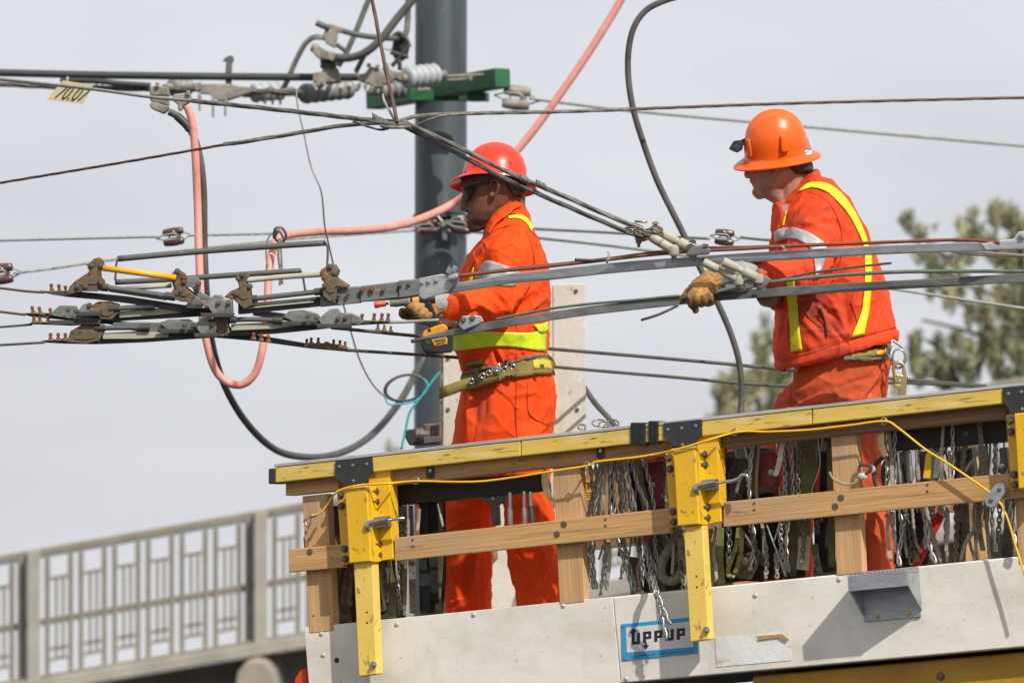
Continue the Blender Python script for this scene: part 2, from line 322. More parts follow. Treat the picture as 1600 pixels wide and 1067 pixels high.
mat('web_black', (.020, .019, .018), (.04, .038, .034), .8, 0, 20, bump=.6, bscale=120, spec=.12)
mat('red_web', (.55, .03, .02), (.4, .025, .018), .8, 0, 20, bump=.6, bscale=120, spec=.12)
mat('twist_wire', (.46, .49, .45), (.30, .32, .28), .38, .8, 30, bump=.2)
mat('hoist_red', (.24, .022, .022), (.14, .015, .015), .5, .1, 12, bump=.3, dirt=[((.05, .03, .03), 12, .52, .7)])
mat('hoist_dark', (.10, .098, .09), (.05, .048, .045), .5, .5, 14, bump=.5)
mat('leather_cord', (.32, .20, .14), (.22, .13, .09), .8, 0, 20)
mat('cord_pale', (.36, .31, .25), (.26, .22, .17), .85, 0, 40, bump=.6, bscale=180)
mat('gold_metal', (.62, .50, .25), (.48, .38, .18), .35, .9, 20)
mat('ply_yellow', (.42, .27, .10), (.34, .21, .08), .75, 0, 14, bump=.4, bscale=90)
mat('warning_yellow', (.65, .42, .03), None, .6)
mat('teal', (.03, .38, .40), None, .6)
mat('orange_cord', (.75, .12, .02), None, .6)
mat('label_green', (.10, .26, .05), None, .6)
mat('paper', (.62, .60, .55), (.5, .48, .44), .7, 0, 20)
mat('white_panel', (.60, .61, .62), (.5, .51, .52), .6, 0, 5)
# text -> mesh -------------------------------------------------
def text(s, name, p, xd, yd, h, m, parent=None, w=None, off=0, bold=0, ext=.0004):
    cu = bpy.data.curves.new('t', 'FONT'); cu.body = s; cu.size = 1; cu.extrude = 0; cu.offset = bold
    to = bpy.data.objects.new('t', cu); sc.collection.objects.link(to)
    dg = bpy.context.evaluated_depsgraph_get(); me = bpy.data.meshes.new_from_object(to.evaluated_get(dg))
    xs = [v.co.x for v in me.vertices]; ys = [v.co.y for v in me.vertices]
    x0, x1, y0, y1 = min(xs), max(xs), min(ys), max(ys)
    kx = (w / (x1 - x0)) if w else h / (y1 - y0); ky = h / (y1 - y0)
    nn = Vector(xd).cross(Vector(yd)).normalized(); b = MB()
    vs = [Vector(p) + Vector(xd) * ((v.co.x - x0) * kx) + Vector(yd) * ((v.co.y - y0) * ky) + nn * off for v in me.vertices]
    b.add(vs, [tuple(f.vertices) for f in me.polygons])
    bpy.data.objects.remove(to); bpy.data.curves.remove(cu); bpy.data.meshes.remove(me)
    return b.build(name, m, parent, solid=ext)
# organic: closed volumes fused into one skin -------------------
def smooth_noise(p, s): return noise.noise(p * s)
class Body:
    def __init__(s): s.b = MB()
    def loft(s, rings, n=28, e=2.3):                       # rings of (xl,yl,xr,yr,depth,half thickness)
        vs = []
        for (xl, yl, xr, yr, d, t) in rings:
            a = P(xl, yl, d); c = P(xr, yr, d); ce = (a + c) / 2; h = (c - a) / 2
            for j in range(n):
                q = 2 * math.pi * j / n; co, si = math.cos(q), math.sin(q)
                vs.append(ce + h * (math.copysign(abs(co) ** (2 / e), co)) + cf_ * (t * math.copysign(abs(si) ** (2 / e), si)))
        k = len(rings)
        fs = [(i * n + j, i * n + (j + 1) % n, (i + 1) * n + (j + 1) % n, (i + 1) * n + j) for i in range(k - 1) for j in range(n)]
        fs += [tuple(range(n - 1, -1, -1)), tuple((k - 1) * n + j for j in range(n))]
        s.b.add(vs, fs); return s
    def limb(s, pts, n=16, sub=5):                         # (x,y,d,r metres)
        q = cr_(pts, sub); w3 = [P(a[0], a[1], a[2]) for a in q]; rr = [a[3] for a in q]
        t0 = (w3[0] - w3[1]).normalized(); t1 = (w3[-1] - w3[-2]).normalized()
        pre = [w3[0] + t0 * rr[0] * k for k in (.9, .7, .4)]; prr = [rr[0] * k for k in (.35, .7, .92)]
        post = [w3[-1] + t1 * rr[-1] * k for k in (.4, .7, .9)]; por = [rr[-1] * k for k in (.92, .7, .35)]
        s.b.tube(pre + w3 + post, prr + rr + por, n); return s
    def ball(s, x, y, d, r, sc3=(1, 1, 1)): s.b.ball(P(x, y, d), r, sc3, 14); return s
    def build(s, name, m, parent, voxel=.006, it=4, disp=None, masks=None, label=None, fac=.5):
        me = bpy.data.meshes.new('tmp'); me.from_pydata(s.b.v, [], s.b.f)
        bm = bmesh.new(); bm.from_mesh(me); bmesh.ops.recalc_face_normals(bm, faces=bm.faces); bm.to_mesh(me); bm.free()
        o = bpy.data.objects.new('tmp', me); sc.collection.objects.link(o)
        r = o.modifiers.new('r', 'REMESH'); r.mode = 'VOXEL'; r.voxel_size = voxel
        if it: k = o.modifiers.new('s', 'SMOOTH'); k.iterations = it; k.factor = fac
        dg = bpy.context.evaluated_depsgraph_get(); nm = bpy.data.meshes.new_from_object(o.evaluated_get(dg))
        nm.name = name; bpy.data.objects.remove(o); bpy.data.meshes.remove(me)
        lo = [min(v.co[i] for v in nm.vertices) for i in range(3)]; hi = [max(v.co[i] for v in nm.vertices) for i in range(3)]
        base = Vector(((lo[0] + hi[0]) / 2, (lo[1] + hi[1]) / 2, lo[2]))
        if disp:
            nr = [v.normal.copy() for v in nm.vertices]
            for v, q in zip(nm.vertices, nr): v.co = v.co + q * disp(v.co, q)
        for an, fn in (masks or {}).items():
            at = nm.attributes.new(an, 'FLOAT', 'POINT')
            at.data.foreach_set('value', [fn(*px(v.co)) for v in nm.vertices])
        s.bvh = BVHTree.FromPolygons([v.co.copy() for v in nm.vertices], [tuple(f.vertices) for f in nm.polygons])
        for v in nm.vertices: v.co -= base
        nm.materials.clear()
        for q in (m if isinstance(m, (list, tuple)) else [m]): nm.materials.append(M[q])
        nm.polygons.foreach_set('use_smooth', [True] * len(nm.polygons)); nm.update()
        ob = bpy.data.objects.new(name, nm); link(ob, base, parent, None)
        if label: ob['label'] = label
        return ob
def segd(x, y, f):
    x0, y0, x1, y1 = f[:4]; dx, dy = x1 - x0, y1 - y0; L2 = dx * dx + dy * dy or 1
    t = max(0, min(1, ((x - x0) * dx + (y - y0) * dy) / L2)); return math.hypot(x - x0 - t * dx, y - y0 - t * dy), t
def folder(folds, amp=.005, sc1=7, amp2=.0015, st=(1, 1, 1), seed=0):
    sv = Vector((seed * 3.7, seed * 1.3, seed))
    def f(p, n):
        q = Vector((p.x * st[0], p.y * st[1], p.z * st[2])); wv = Vector((noise.noise(q * 3 + sv), noise.noise(q * 3 + sv + Vector((9, 9, 9))), 0)) * .12
        a = 1 - abs(noise.noise((q + wv) * sc1 + sv)) * 2.2; v = amp * (max(a, 0) ** 2 - .35)
        a3 = 1 - abs(noise.noise((q + wv * 2) * sc1 * 2.4 - sv)) * 2.6; v += amp * .6 * (max(a3, 0) ** 2.6 - .25)
        v += amp2 * noise.noise(q * 28 + sv)
        if folds:
            x, y, d = px(p)
            for g in folds:
                if abs(x - (g[0] + g[2]) / 2) > abs(g[2] - g[0]) / 2 + 30 or abs(y - (g[1] + g[3]) / 2) > abs(g[3] - g[1]) / 2 + 30: continue
                r, t = segd(x, y, g); wd = g[4]; v += g[5] * math.exp(-(r / wd) ** 2) * math.sin(math.pi * min(max(t, .08), .92))
        return v
    return f
def blob(bl):
    def f(x, y, d):
        v = 0
        for (bx, by, rx, ry, s_) in bl:
            q = ((x - bx) / rx) ** 2 + ((y - by) / ry) ** 2
            if q < 4: v = max(v, s_ * math.exp(-q))
        return min(v, 1)
    return f
def resample(poly, n):
    acc = [0]
    for a, b in zip(poly, poly[1:]): acc.append(acc[-1] + math.hypot(b[0] - a[0], b[1] - a[1]))
    out = []
    for i in range(n):
        q = acc[-1] * i / (n - 1); j = max(k for k in range(len(acc)) if acc[k] <= q + 1e-9); j = min(j, len(poly) - 2)
        t = (q - acc[j]) / ((acc[j + 1] - acc[j]) or 1); out.append((poly[j][0] + (poly[j + 1][0] - poly[j][0]) * t, poly[j][1] + (poly[j + 1][1] - poly[j][1]) * t))
    return out
def drape(bvhs, A, B, name, m, parent, off=.003, n=30, k=6, th=.0015, smoothline=True, label=None):
    """A patch of cloth or film laid over a body: two outlines, the rows between them follow the surface."""
    if smoothline and len(A) > 2: A = cr_(A, 6)
    if smoothline and len(B) > 2: B = cr_(B, 6)
    A = resample(A, n); B = resample(B, n); g = [[None] * k for _ in range(n)]
    for i in range(n):
        for j in range(k):
            t = j / (k - 1); x = A[i][0] + (B[i][0] - A[i][0]) * t; y = A[i][1] + (B[i][1] - A[i][1]) * t
            dr = (P(x, y, 1) - CAM).normalized(); best = None
            for bv in bvhs:
                h = bv.ray_cast(CAM, dr)
                if h[0] is not None and (best is None or h[3] < best[3]): best = h
            if best: g[i][j] = best[0] + (best[1] if best[1].dot(dr) < 0 else -best[1]) * off * .5 - dr * off
    for _ in range(60):                                   # fill misses from neighbours
        miss = [(i, j) for i in range(n) for j in range(k) if g[i][j] is None]
        if not miss: break
        for i, j in miss:
            nb = [g[a][b] for a, b in ((i - 1, j), (i + 1, j), (i, j - 1), (i, j + 1)) if 0 <= a < n and 0 <= b < k and g[a][b] is not None]
            if nb:
                dd = sum(px(q)[2] for q in nb) / len(nb); t = j / (k - 1)
                g[i][j] = P(A[i][0] + (B[i][0] - A[i][0]) * t, A[i][1] + (B[i][1] - A[i][1]) * t, dd)
    if any(q is None for r in g for q in r): return None
    b = MB(); b.add([q for r in g for q in r], [(i * k + j, i * k + j + 1, (i + 1) * k + j + 1, (i + 1) * k + j) for i in range(n - 1) for j in range(k - 1)])
    return b.build(name, m, parent, smooth=True, solid=th, label=label)
def cable(name, label, cat, pts, rp, m, sub=10, lobes=0, pitch=.05, n=8, group=None, parent=None):
    """pts (x,y,depth); rp radius in photo pixels"""
    q = cr_(pts, sub); w3 = [P(*a) for a in q]
    if lobes:                                              # resample finely so that the lay of the strands shows
        out = [w3[0]]
        for a, b in zip(w3, w3[1:]):
            kk = max(1, int((b - a).length / (pitch / 7)))
            out += [a.lerp(b, i / kk) for i in range(1, kk + 1)]
        r = m_(rp, pts[0][2]); b = MB().tube(out, r, n, lobes=lobes, pitch=pitch)
    else:
        b = MB().tube(w3, [m_(rp, a[2]) for a in q], n)
    o = b.build(name, m, parent, smooth=True, label=(label if parent else None))
    if parent is None: tag(o, label, cat, group)
    return o
# ================================================================ THE SETTING
g = MB(); g.box((0, 900, -.05), (1500, 0, 0), (0, 1500, 0), (0, 0, .05)); tag(g.build('ground', 'asphalt'), kind='structure')
# ---- bridge with its railing, far behind
BD = 36.0
def yt(x): return 867 - .174 * x
def yb(x): return 1070 - .166 * x
def bpt(x, y, dd=0): return P(x, y, BD + dd)
def bbox_(mb, x0, x1, f0, f1, dn, df):                    # a slab between two x and two height functions, depths dn..df
    mb.hexa([bpt(x0, f1(x0), dn), bpt(x1, f1(x1), dn), bpt(x1, f1(x1), df), bpt(x0, f1(x0), df), bpt(x0, f0(x0), dn), bpt(x1, f0(x1), dn), bpt(x1, f0(x1), df), bpt(x0, f0(x0), df)])
X0, X1 = -420, 1960
b = MB(); bbox_(b, X0, X1, lambda x: yb(x), lambda x: yb(x) + 22, -.25, 7); tag(b.build('bridge_deck', 'concrete_post', bevel=.02), kind='structure')
b = MB(); bbox_(b, X0, X1, lambda x: yb(x) + 22.5, lambda x: yb(x) + 95, .9, 6.4); tag(b.build('bridge_girder', 'brown_concrete'), kind='structure')
pp = thing('bridge_pier', 'rounded concrete bridge pier under the railing post left of the platform', 'pier')
b = MB(); pr = [(366, 1075), (371, 1045), (384, 1030), (400, 1026), (416, 1030), (429, 1046), (436, 1075), (436, 1500), (366, 1500)]
b.prism([bpt(x, y + 4, -.55) for x, y in pr], cf_ * 1.4); b.build('shaft', 'brown_concrete', pp, bevel=.03)
rail = thing('bridge_railing', 'long weathered beige bridge railing of tall uprights climbing to the right', 'railing')
b = MB(); bbox_(b, X0, X1, lambda x: yt(x), lambda x: yt(x) + 15.5, -.075, .10); b.build('top_rail', 'railing_paint', rail, bevel=.02)
b = MB(); bbox_(b, X0, X1, lambda x: yt(x) + (yb(x) - yt(x)) * .545, lambda x: yt(x) + (yb(x) - yt(x)) * .545 + 11, -.03, .03); b.build('mid_rail', 'railing_paint', rail)
b = MB(); bbox_(b, X0, X1, lambda x: yb(x) - 5, lambda x: yb(x) + .5, -.18, .15); b.build('bottom_rail', 'railing_paint', rail, bevel=.01)
def vbar(name, x0, x1, f0, f1, dn=-.045, df=.02, m='railing_paint'):
    y0 = yt((x0 + x1) / 2); h = yb((x0 + x1) / 2) - y0; mb = MB()
    bbox_(mb, x0, x1, lambda x: yt(x) + h * f0, lambda x: yt(x) + h * f1, dn, df); return mb.build(name, m, rail)
bay = 355.0
for kb in range(-1, 6):
    xc = 45 + bay * kb
    if xc - 20 > X1: break
    b = MB(); bbox_(b, xc - 3, xc + 18, lambda x: yt(x) + 2, lambda x: yb(x) + 14, -.22, .06); b.build('railing_post', 'concrete_post', rail, bevel=.015)
    b = MB(); bbox_(b, xc - 18, xc - 3.4, lambda x: yt(x) + 12, lambda x: yb(x) + 8, -.10, .06); b.build('railing_post', 'railing_paint', rail, bevel=.01)  # left side of the post: its shade put in as a darker slab
    for k in range(6):
        x = xc + 21 + k * 52.6
        if x + 53 > X1: break
        vbar('baluster', x + 3.5, x + 12, .085, .985)
        vbar('baluster', x + 40, x + 48.5, .085, .985)
        for q in (19.5, 30): vbar('thin_baluster', x + q, x + q + 5, .25, .86)
        vbar('crossbar', x + 12.3, x + 39.7, .235, .262); vbar('crossbar', x + 12.3, x + 39.7, .775, .80); vbar('crossbar', x + 12.3, x + 39.7, .855, .88)
# ---- trees
def tree(name, label, trunk, limbs, clumps, D, seed):
    rnd = random.Random(seed); T = thing(name, label, 'tree', None)
    b = MB(); q = cr_(trunk, 5); b.tube([P(x, y, D) for x, y, r in q], [m_(r, D) for x, y, r in q], 8); b.build('trunk', 'bark', T, smooth=True)
    b = MB()
    for l in limbs: b.tube([P(x, y, D + dz) for x, y, dz in cr_(l, 4)], [m_(max(.8, 4 - i * .25), D) for i in range(len(cr_(l, 4)))], 6)
    if b.v: b.build('branches', 'bark', T, smooth=True)
    b = MB()
    for (x, y, rx, ry, den) in clumps:
        dz = rnd.uniform(-1.2, 1.2); tone = rnd.choice([0, 1, 1, 2, 2])
        for _ in range(int(den * rx * ry / 4.2)):
            while True:
                u, v_, w_ = (rnd.uniform(-1, 1) for _ in range(3))
                if u * u + v_ * v_ + w_ * w_ < 1: break
            c = P(x + u * rx, y + v_ * ry, D + dz + w_ * m_(rx, D)); up = (cu_ * rnd.uniform(.3, 1) + cx_ * (u * .9 + rnd.uniform(-.5, .5)) + cf_ * rnd.uniform(-.7, .7)).normalized()
            ln = m_(rnd.uniform(8, 18), D); wd = m_(rnd.uniform(1.2, 2.4), D); sdv = up.cross(Vector((rnd.uniform(-1, 1), rnd.uniform(-1, 1), rnd.uniform(-1, 1)))).normalized() * wd
            b.m = tone if rnd.random() < .6 else rnd.choice([0, 1, 2])
            b.add([c - sdv - up * ln * .5, c + sdv - up * ln * .5, c + up * ln * .5 + sdv * .3, c + up * ln * .5 - sdv * .3], [(0, 1, 2, 3)])
    b.build('crown', ['foliage_dark', 'foliage_mid', 'foliage_pale'], T)
rnd = random.Random(3)
def scatter(regions, seed):
    rr = random.Random(seed); out = []
    for (x0, y0, x1, y1, n, s0, s1, den) in regions:
        for _ in range(n): s_ = rr.uniform(s0, s1); out.append((rr.uniform(x0, x1), rr.uniform(y0, y1), s_ * rr.uniform(.55, .8), s_ * rr.uniform(.9, 1.5), den))
    return out
tree('pine_tree', 'tall blurred olive pine tree behind the man in the jacket, at the right edge',
     [(1640, 1700, 28), (1625, 1000, 20), (1610, 600, 12), (1590, 330, 3)],
     [[(1610, 560, 0), (1520, 520, .5), (1440, 500, .6)], [(1608, 480, 0), (1500, 440, 0), (1440, 390, .4), (1412, 345, .5)], [(1600, 420, 0), (1520, 370, .3), (1505, 345, .3)], [(1615, 620, 0), (1500, 600, 0), (1420, 580, 0)], [(1620, 520, 0), (1680, 450, 0)], [(1600, 450, 0), (1560, 400, 0), (1556, 352, 0)], [(1520, 440, 0), (1470, 395, 0), (1436, 365, 0)], [(1600, 400, 0), (1582, 370, 0), (1578, 340, 0)], [(1560, 520, 0), (1500, 470, 0), (1480, 455, 0)], [(1500, 600, 0), (1470, 550, 0), (1445, 530, 0)]],
     [(1417, 345, 15, 17, 1.4), (1436, 362, 15, 15, 1.3), (1460, 352, 6, 9, .7), (1444, 402, 22, 14, 1.1), (1520, 338, 11, 22, 1.5), (1503, 352, 13, 16, 1.3), (1513, 382, 24, 22, 1.4), (1556, 350, 7, 14, 1.2), (1578, 346, 15, 16, 1.5), (1597, 352, 12, 18, 1.2), (1545, 385, 18, 18, 1.3), (1580, 388, 24, 20, 1.3), (1490, 405, 24, 13, 1.1)]
     + scatter([(1455, 400, 1600, 470, 16, 12, 22, 1.3), (1480, 450, 1600, 560, 20, 13, 22, 1.25), (1425, 520, 1600, 590, 24, 12, 20, 1.3), (1480, 330, 1600, 420, 9, 12, 20, 1.1), (1600, 330, 1760, 640, 50, 18, 30, .9), (1400, 560, 1600, 640, 20, 15, 22, 1.1)], 5), 46, 1)
tree('leafy_tree', 'pale olive out of focus tree between the two men, low behind the platform',
     [(1200, 1500, 14), (1190, 900, 9), (1185, 620, 4)], [[(1190, 760, 0), (1150, 640, 0), (1135, 600, 0)], [(1190, 700, 0), (1215, 560, 0), (1210, 500, 0)]],
     [(1195, 505, 10, 20, .8), (1205, 530, 14, 22, 1.0)] + scatter([(1120, 580, 1240, 660, 22, 16, 24, 1.2), (1180, 520, 1250, 600, 12, 14, 22, 1.2), (1100, 660, 1330, 760, 34, 18, 26, 1.1)], 9), 52, 2)
tree('bare_shrub', 'faint grey blurred bush top above the rail left of the pole', [(615, 1500, 6), (614, 900, 4), (612, 720, 2)], [[(614, 760, 0), (606, 690, 0)], [(614, 760, 0), (622, 700, 0)]],
     scatter([(602, 685, 626, 720, 7, 8, 13, .5), (596, 715, 640, 800, 16, 12, 18, .6)], 4), 50, 3)
# ================================================================ STEEL POLE
DP = 20.0
pole = thing('utility_pole', 'thick dark blue grey steel pole behind the man with sunglasses', 'pole')
b = MB(); q0 = P(688, 600, DP); b.lathe([(.128, 0), (.128, 9)], Vector((q0.x, q0.y, 0)), (0, 0, 1), 40); b.build('shaft', 'pole_paint', pole, smooth='auto')
b = MB(); b.lathe([(.26, 0), (.26, .06), (.16, .07), (.15, .3)], Vector((q0.x, q0.y, .001)), (0, 0, 1), 24); b.build('base_collar', 'pole_paint', pole)
for y in (341,): MB().lathe([(.134, -.012), (.134, .012)], P(688, y, DP), (0, 0, 1), 40).build('band', 'black_plate', pole)
# green cross arm bolted through the pole
arm = thing('crossarm', 'green steel cross arm bolted to the dark pole below the white insulator', 'crossarm')
b = MB()
a0 = P(582, 158, DP - .10); a1 = P(782, 121, DP - .62)
t_ = (a1 - a0).normalized(); b.bar(P(583, 157, DP + .32), P(786, 122, DP - .55), .045, .046); b.build('beam', 'green_paint', arm, bevel=.006)
b = MB(); b.bar(P(640, 150, DP - .13), P(745, 150, DP - .16), .03, .025); b.build('saddle', 'green_paint', arm, bevel=.004)
b = MB(); b.bar(P(732, 152, DP - .3), P(762, 152, DP - .35), .02, .022); b.build('end_lug', 'green_paint', arm, bevel=.005)
b = MB(); b.plate([(646, 135), (656, 133), (658, 148), (649, 150)], DP - .28, .02); b.build('bracket', 'green_paint', arm)
for (x0, y0, x1, y1) in ((700, 120, 762, 117), (700, 126, 733, 124)):
    b = MB(); b.cyl(P(x0, y0, DP - .45), P(x1, y1, DP - .5), .008); b.bolt(P(x1, y1, DP - .5), cx_, .012, .016); b.build('through_bolt', 'beige_clamp', arm)
b = MB(); b.bolt(P(653, 140, DP - .32), cx_, .014, .03, .03); b.build('nut', 'beige_clamp', arm)
def discs(name, label, x0, y0, x1, y1, R_, n, m, dd=(DP - .5, DP - .5), group=None):
    T = thing(name, label, 'insulator', group); A, B = P(x0, y0, dd[0]), P(x1, y1, dd[1]); L0 = (B - A).length; prof = [(.02, 0)]
    for i in range(n):
        c = L0 * (i + .5) / n; s_ = L0 / n
        prof += [(R_ * .62, c - s_ * .49), (R_ * .93, c - s_ * .30), (R_, c - s_ * .02), (R_ * .9, c + s_ * .22), (R_ * .6, c + s_ * .40)]
    prof.append((.02, L0)); b = MB().lathe(prof, A, B - A, 28); b.build('shed_stack', m, T, smooth=True)
    MB().lathe([(.017, -.05), (.02, -.01), (.02, .01)], A, B - A, 12).build('end_fitting', 'beige_clamp', T, smooth=True); MB().lathe([(.02, L0 - .01), (.017, L0 + .05)], A, B - A, 12).build('end_fitting', 'beige_clamp', T, smooth=True)
    return T
discs('insulator', 'clean white ribbed insulator beside the green cross arm', 634, 122, 683, 117, .056, 5, 'white_insulator', (DP - .62, DP - .5))
discs('insulator', 'grey dirty ribbed insulator under the thick black cable', 474, 147, 548, 139, .050, 6, 'grey_insulator', (DP - .5, DP - .2))
discs('insulator', 'pale ribbed insulator hanging left of the grey one', 394, 146, 443, 142, .048, 4, 'white_insulator', (DP - .5, DP - .4))
discs('insulator', 'grey disc insulator above the top of the pink hose', 268, 137, 296, 136, .046, 3, 'grey_insulator', (DP - .5, DP - .4))
discs('insulator', 'dull brown insulator partly behind the dark guy wire at the arm', 592, 143, 634, 138, .050, 4, 'grey_insulator', (DP - .15, DP - .1))
def strain(name, label, x, y, d, s, m, ang=0, group=None):
    """Egg strain insulator: two interlocked rounded halves with the wire loops through them."""
    T = thing(name, label, 'insulator', group); k = m_(1, d)
    e = (cx_ * math.cos(R(ang)) + cu_ * math.sin(R(ang))); f = (cu_ * math.cos(R(ang)) - cx_ * math.sin(R(ang)))
    c = P(x, y, d); b = MB()
    for sg in (-1, 1):
        p = [c + f * (sg * 8 * k * s) + cf_ * (sg * .012) - e * (15 * k * s) + e * (30 * k * s * i / 8) for i in range(9)]
        b.tube([p[0] - e * .004] + p + [p[-1] + e * .004], [k * 3 * s] + [k * s * (5.2 + 1.6 * math.sin(i / 8 * math.pi)) for i in range(9)] + [k * 3 * s], 14)
    b.build('porcelain_body', m, T, smooth=True)
    b = MB().tube([c - e * (14 * k * s) + f * (7 * k * s), c - e * (2 * k * s) + f * (9 * k * s), c + e * (9 * k * s), c - e * (2 * k * s) - f * (7 * k * s), c - e * (14 * k * s) - f * (5 * k * s)], k * 4.0 * s, 10); b.build('saddle', m, T, smooth=True)
    b = MB()
    lp = [c + e * (q[0] * k * s) + f * (q[1] * k * s) - cf_ * .03 for q in [(-26, 0), (-12, 4.5), (4, 4.5), (8, 0), (4, -4.5), (-12, -4.5), (-26, 0)]]
    b.tube(lp, k * 1.3, 6); b.build('wire_loop', 'pale_strand', T, smooth=True); b = MB(); lp = [c + e * (q[0] * k * s) + f * (q[1] * k * s) + cf_ * .03 for q in [(28, 0), (14, 6), (-4, 6), (-8, 0), (-4, -6), (14, -6), (28, 0)]]
    b.tube(lp, k * 1.3, 6); b.build('wire_loop', 'pale_strand', T, smooth=True); return T
strain('strain_insulator', 'grey porcelain strain insulator right of the green cross arm', 807, 153, DP - .5, 1.35, 'beige_clamp', -6)
strain('strain_insulator', 'brown strain insulator on the span wire left of the pink hose', 271, 370, 17, 1.0, 'brown_insulator', 8)
strain('strain_insulator', 'brown strain insulator cut off by the left edge of the photo', 2, 428, 17, 1.15, 'brown_insulator', 6)
strain('strain_insulator', 'brown strain insulator just in front of the jacketed man\'s elbow', 1132, 371, 16, .9, 'brown_insulator', -6)
strain('strain_insulator', 'brown strain insulator bolted on the left of the pole band', 670, 354, DP - .2, .85, 'brown_insulator', 4)
strain('strain_insulator', 'brown strain insulator right of the pole band near the chin', 722, 352, DP - .2, .95, 'brown_insulator', -8)
sh = thing('shackle', 'weathered steel shackle bolted to the pole band between brown insulators', 'shackle')
b = MB()
for (l) in ([(668, 341), (684, 338), (692, 348), (697, 352)], [(672, 365), (682, 360), (690, 352), (700, 350)], [(700, 352), (708, 342), (716, 339), (728, 340)], [(697, 352), (702, 362), (712, 365), (722, 362)]):
    b.tube([P(x, y, DP - .2) for x, y in l], m_(2.2, DP), 8)
b.build('link', 'steel', sh, smooth=True)
b = MB(); b.plate([(688, 346), (703, 343), (706, 354), (690, 356)], DP - .22, .05); b.plate([(689, 356), (700, 356), (698, 376), (692, 376)], DP - .2, .05); b.build('bracket', 'grey_steel', sh, bevel=.004)
b = MB(); b.ball(P(652, 350, DP - .2), .02); b.ball(P(655, 361, DP - .2), .016); b.build('eye_nut', 'gold_metal', sh, smooth=True)
b = MB(); b.plate([(704, 335), (728, 334), (728, 341), (706, 342)], DP - .16, .04); b.build('bracket', 'green_paint', sh)
# ================================================================ AERIAL PLATFORM OF THE TRUCK
plat = thing('work_platform', 'raised truck work platform with yellow top rail and dented pale metal side', 'platform')
plat['_new'] = 1
def pbox(x0, y0, x1, y1, n0, n1, mb=None, ref='tl'):      # box between two opposite pixel corners (read on plane n1)
    s0, t0 = ST(x0, y0, n1); s1, t1 = ST(x1, y1, n1); mb = mb or MB()
    s0, s1 = min(s0, s1), max(s0, s1); t0, t1 = min(t0, t1), max(t0, t1)
    return mb.hexa([LP(s0, t0, n0), LP(s1, t0, n0), LP(s1, t0, n1), LP(s0, t0, n1), LP(s0, t1, n0), LP(s1, t1, n0), LP(s1, t1, n1), LP(s0, t1, n1)])
def lbox(s0, s1, t0, t1, n0, n1, mb=None):
    mb = mb or MB(); return mb.hexa([LP(s0, t0, n0), LP(s1, t0, n0), LP(s1, t0, n1), LP(s0, t0, n1), LP(s0, t1, n0), LP(s1, t1, n0), LP(s1, t1, n1), LP(s0, t1, n1)])
def quadbar(tl, tr, h0, h1, n0, n1):                      # board whose ends are given in pixels: (x,y) top left, (x,y) top right, heights
    return MB().hexa([PP(tl[0], tl[1] + h0, n1) + PN * (n0 - n1), PP(tr[0], tr[1] + h1, n1) + PN * (n0 - n1), PP(tr[0], tr[1] + h1, n1), PP(tl[0], tl[1] + h0, n1),
                      PP(*tl, n1) + PN * (n0 - n1), PP(*tr, n1) + PN * (n0 - n1), PP(*tr, n1), PP(*tl, n1)])
SE = ST(1640, 863)[0]; TB = ST(1171, 1049)[1]; W_ = 1.75
b = lbox(0, 1.15, TB, 0, -.035, 0); b.build('side_panel', 'panel_grey', plat, PF, bevel=.002)
b = lbox(1.1503, SE + .3, TB, 0, -.035, 0); b.build('side_panel', 'panel_grey', plat, PF, bevel=.006)
lbox(.04, SE + .3, TB + .01, TB + .05, -W_, -.036).build('floor', 'panel_grey', plat, PF)
lbox(0, SE + .3, TB, -.02, -W_ - .035, -W_).build('side_panel', 'panel_grey', plat, PF, bevel=.006)
lbox(0, .035, TB, -.01, -W_ + .002, -.037).build('end_panel', 'panel_grey', plat, PF)
# rails
def ylp(x): return 729 - (x - 430) * .1085
RS = [(430, 524), (581, 813), (814, 1037), (1096, 1268), (1269.2, 1567)]
for x0, x1 in RS: quadbar((x0, ylp(x0) + 1), (x1, ylp(x1) + 1), 24, 24, -.045, .05).build('top_rail', 'yellow_rail', plat, PF, bevel=.004)
for x0, x1 in ((524.5, 580.5), (1037.5, 1095.5), (1568, 1650)): quadbar((x0, ylp(x0) + 2), (x1, ylp(x1) + 2), 22, 22, -.045, .045).build('top_rail', 'yellow_rail', plat, PF)
for x0, x1 in ((428, 1000), (1000.6, 1650)): quadbar((x0, ylp(x0) - 4.5), (x1, ylp(x1) - 4.5), 5, 5, -.06, .052).build('cap_strip', 'alu_strip', plat, PF, bevel=.0015)
quadbar((419, 732), (430, 731), 24, 24, -.045, .052).build('end_cap', 'black_plate', plat, PF, bevel=.004)
for pl in ([(524, 720), (581, 714), (583, 737), (566, 759), (540, 760), (524, 746)], [(1037, 661), (1095, 655), (1096, 678), (1083, 695), (1053, 698), (1037.5, 683)], [(1568, 605), (1630, 599), (1630, 628), (1612, 647), (1583, 647), (1568, 629)]):
    MB().pplate(pl, .051, .057).build('gusset_plate', 'black_plate', plat, PF, bevel=.001)
for x, y in ((530, 729), (551, 727), (573, 725), (552, 751), (1043.5, 671), (1065, 669), (1087, 665.5), (1066.5, 695), (1575.5, 615.5), (1596, 612.5), (1597, 639)):
    MB().lathe([(.006, 0), (.0055, .002), (.003, .003), (.0029, .001)], PP(x, y, .057), PN, 12).build('rivet', 'steel', plat)
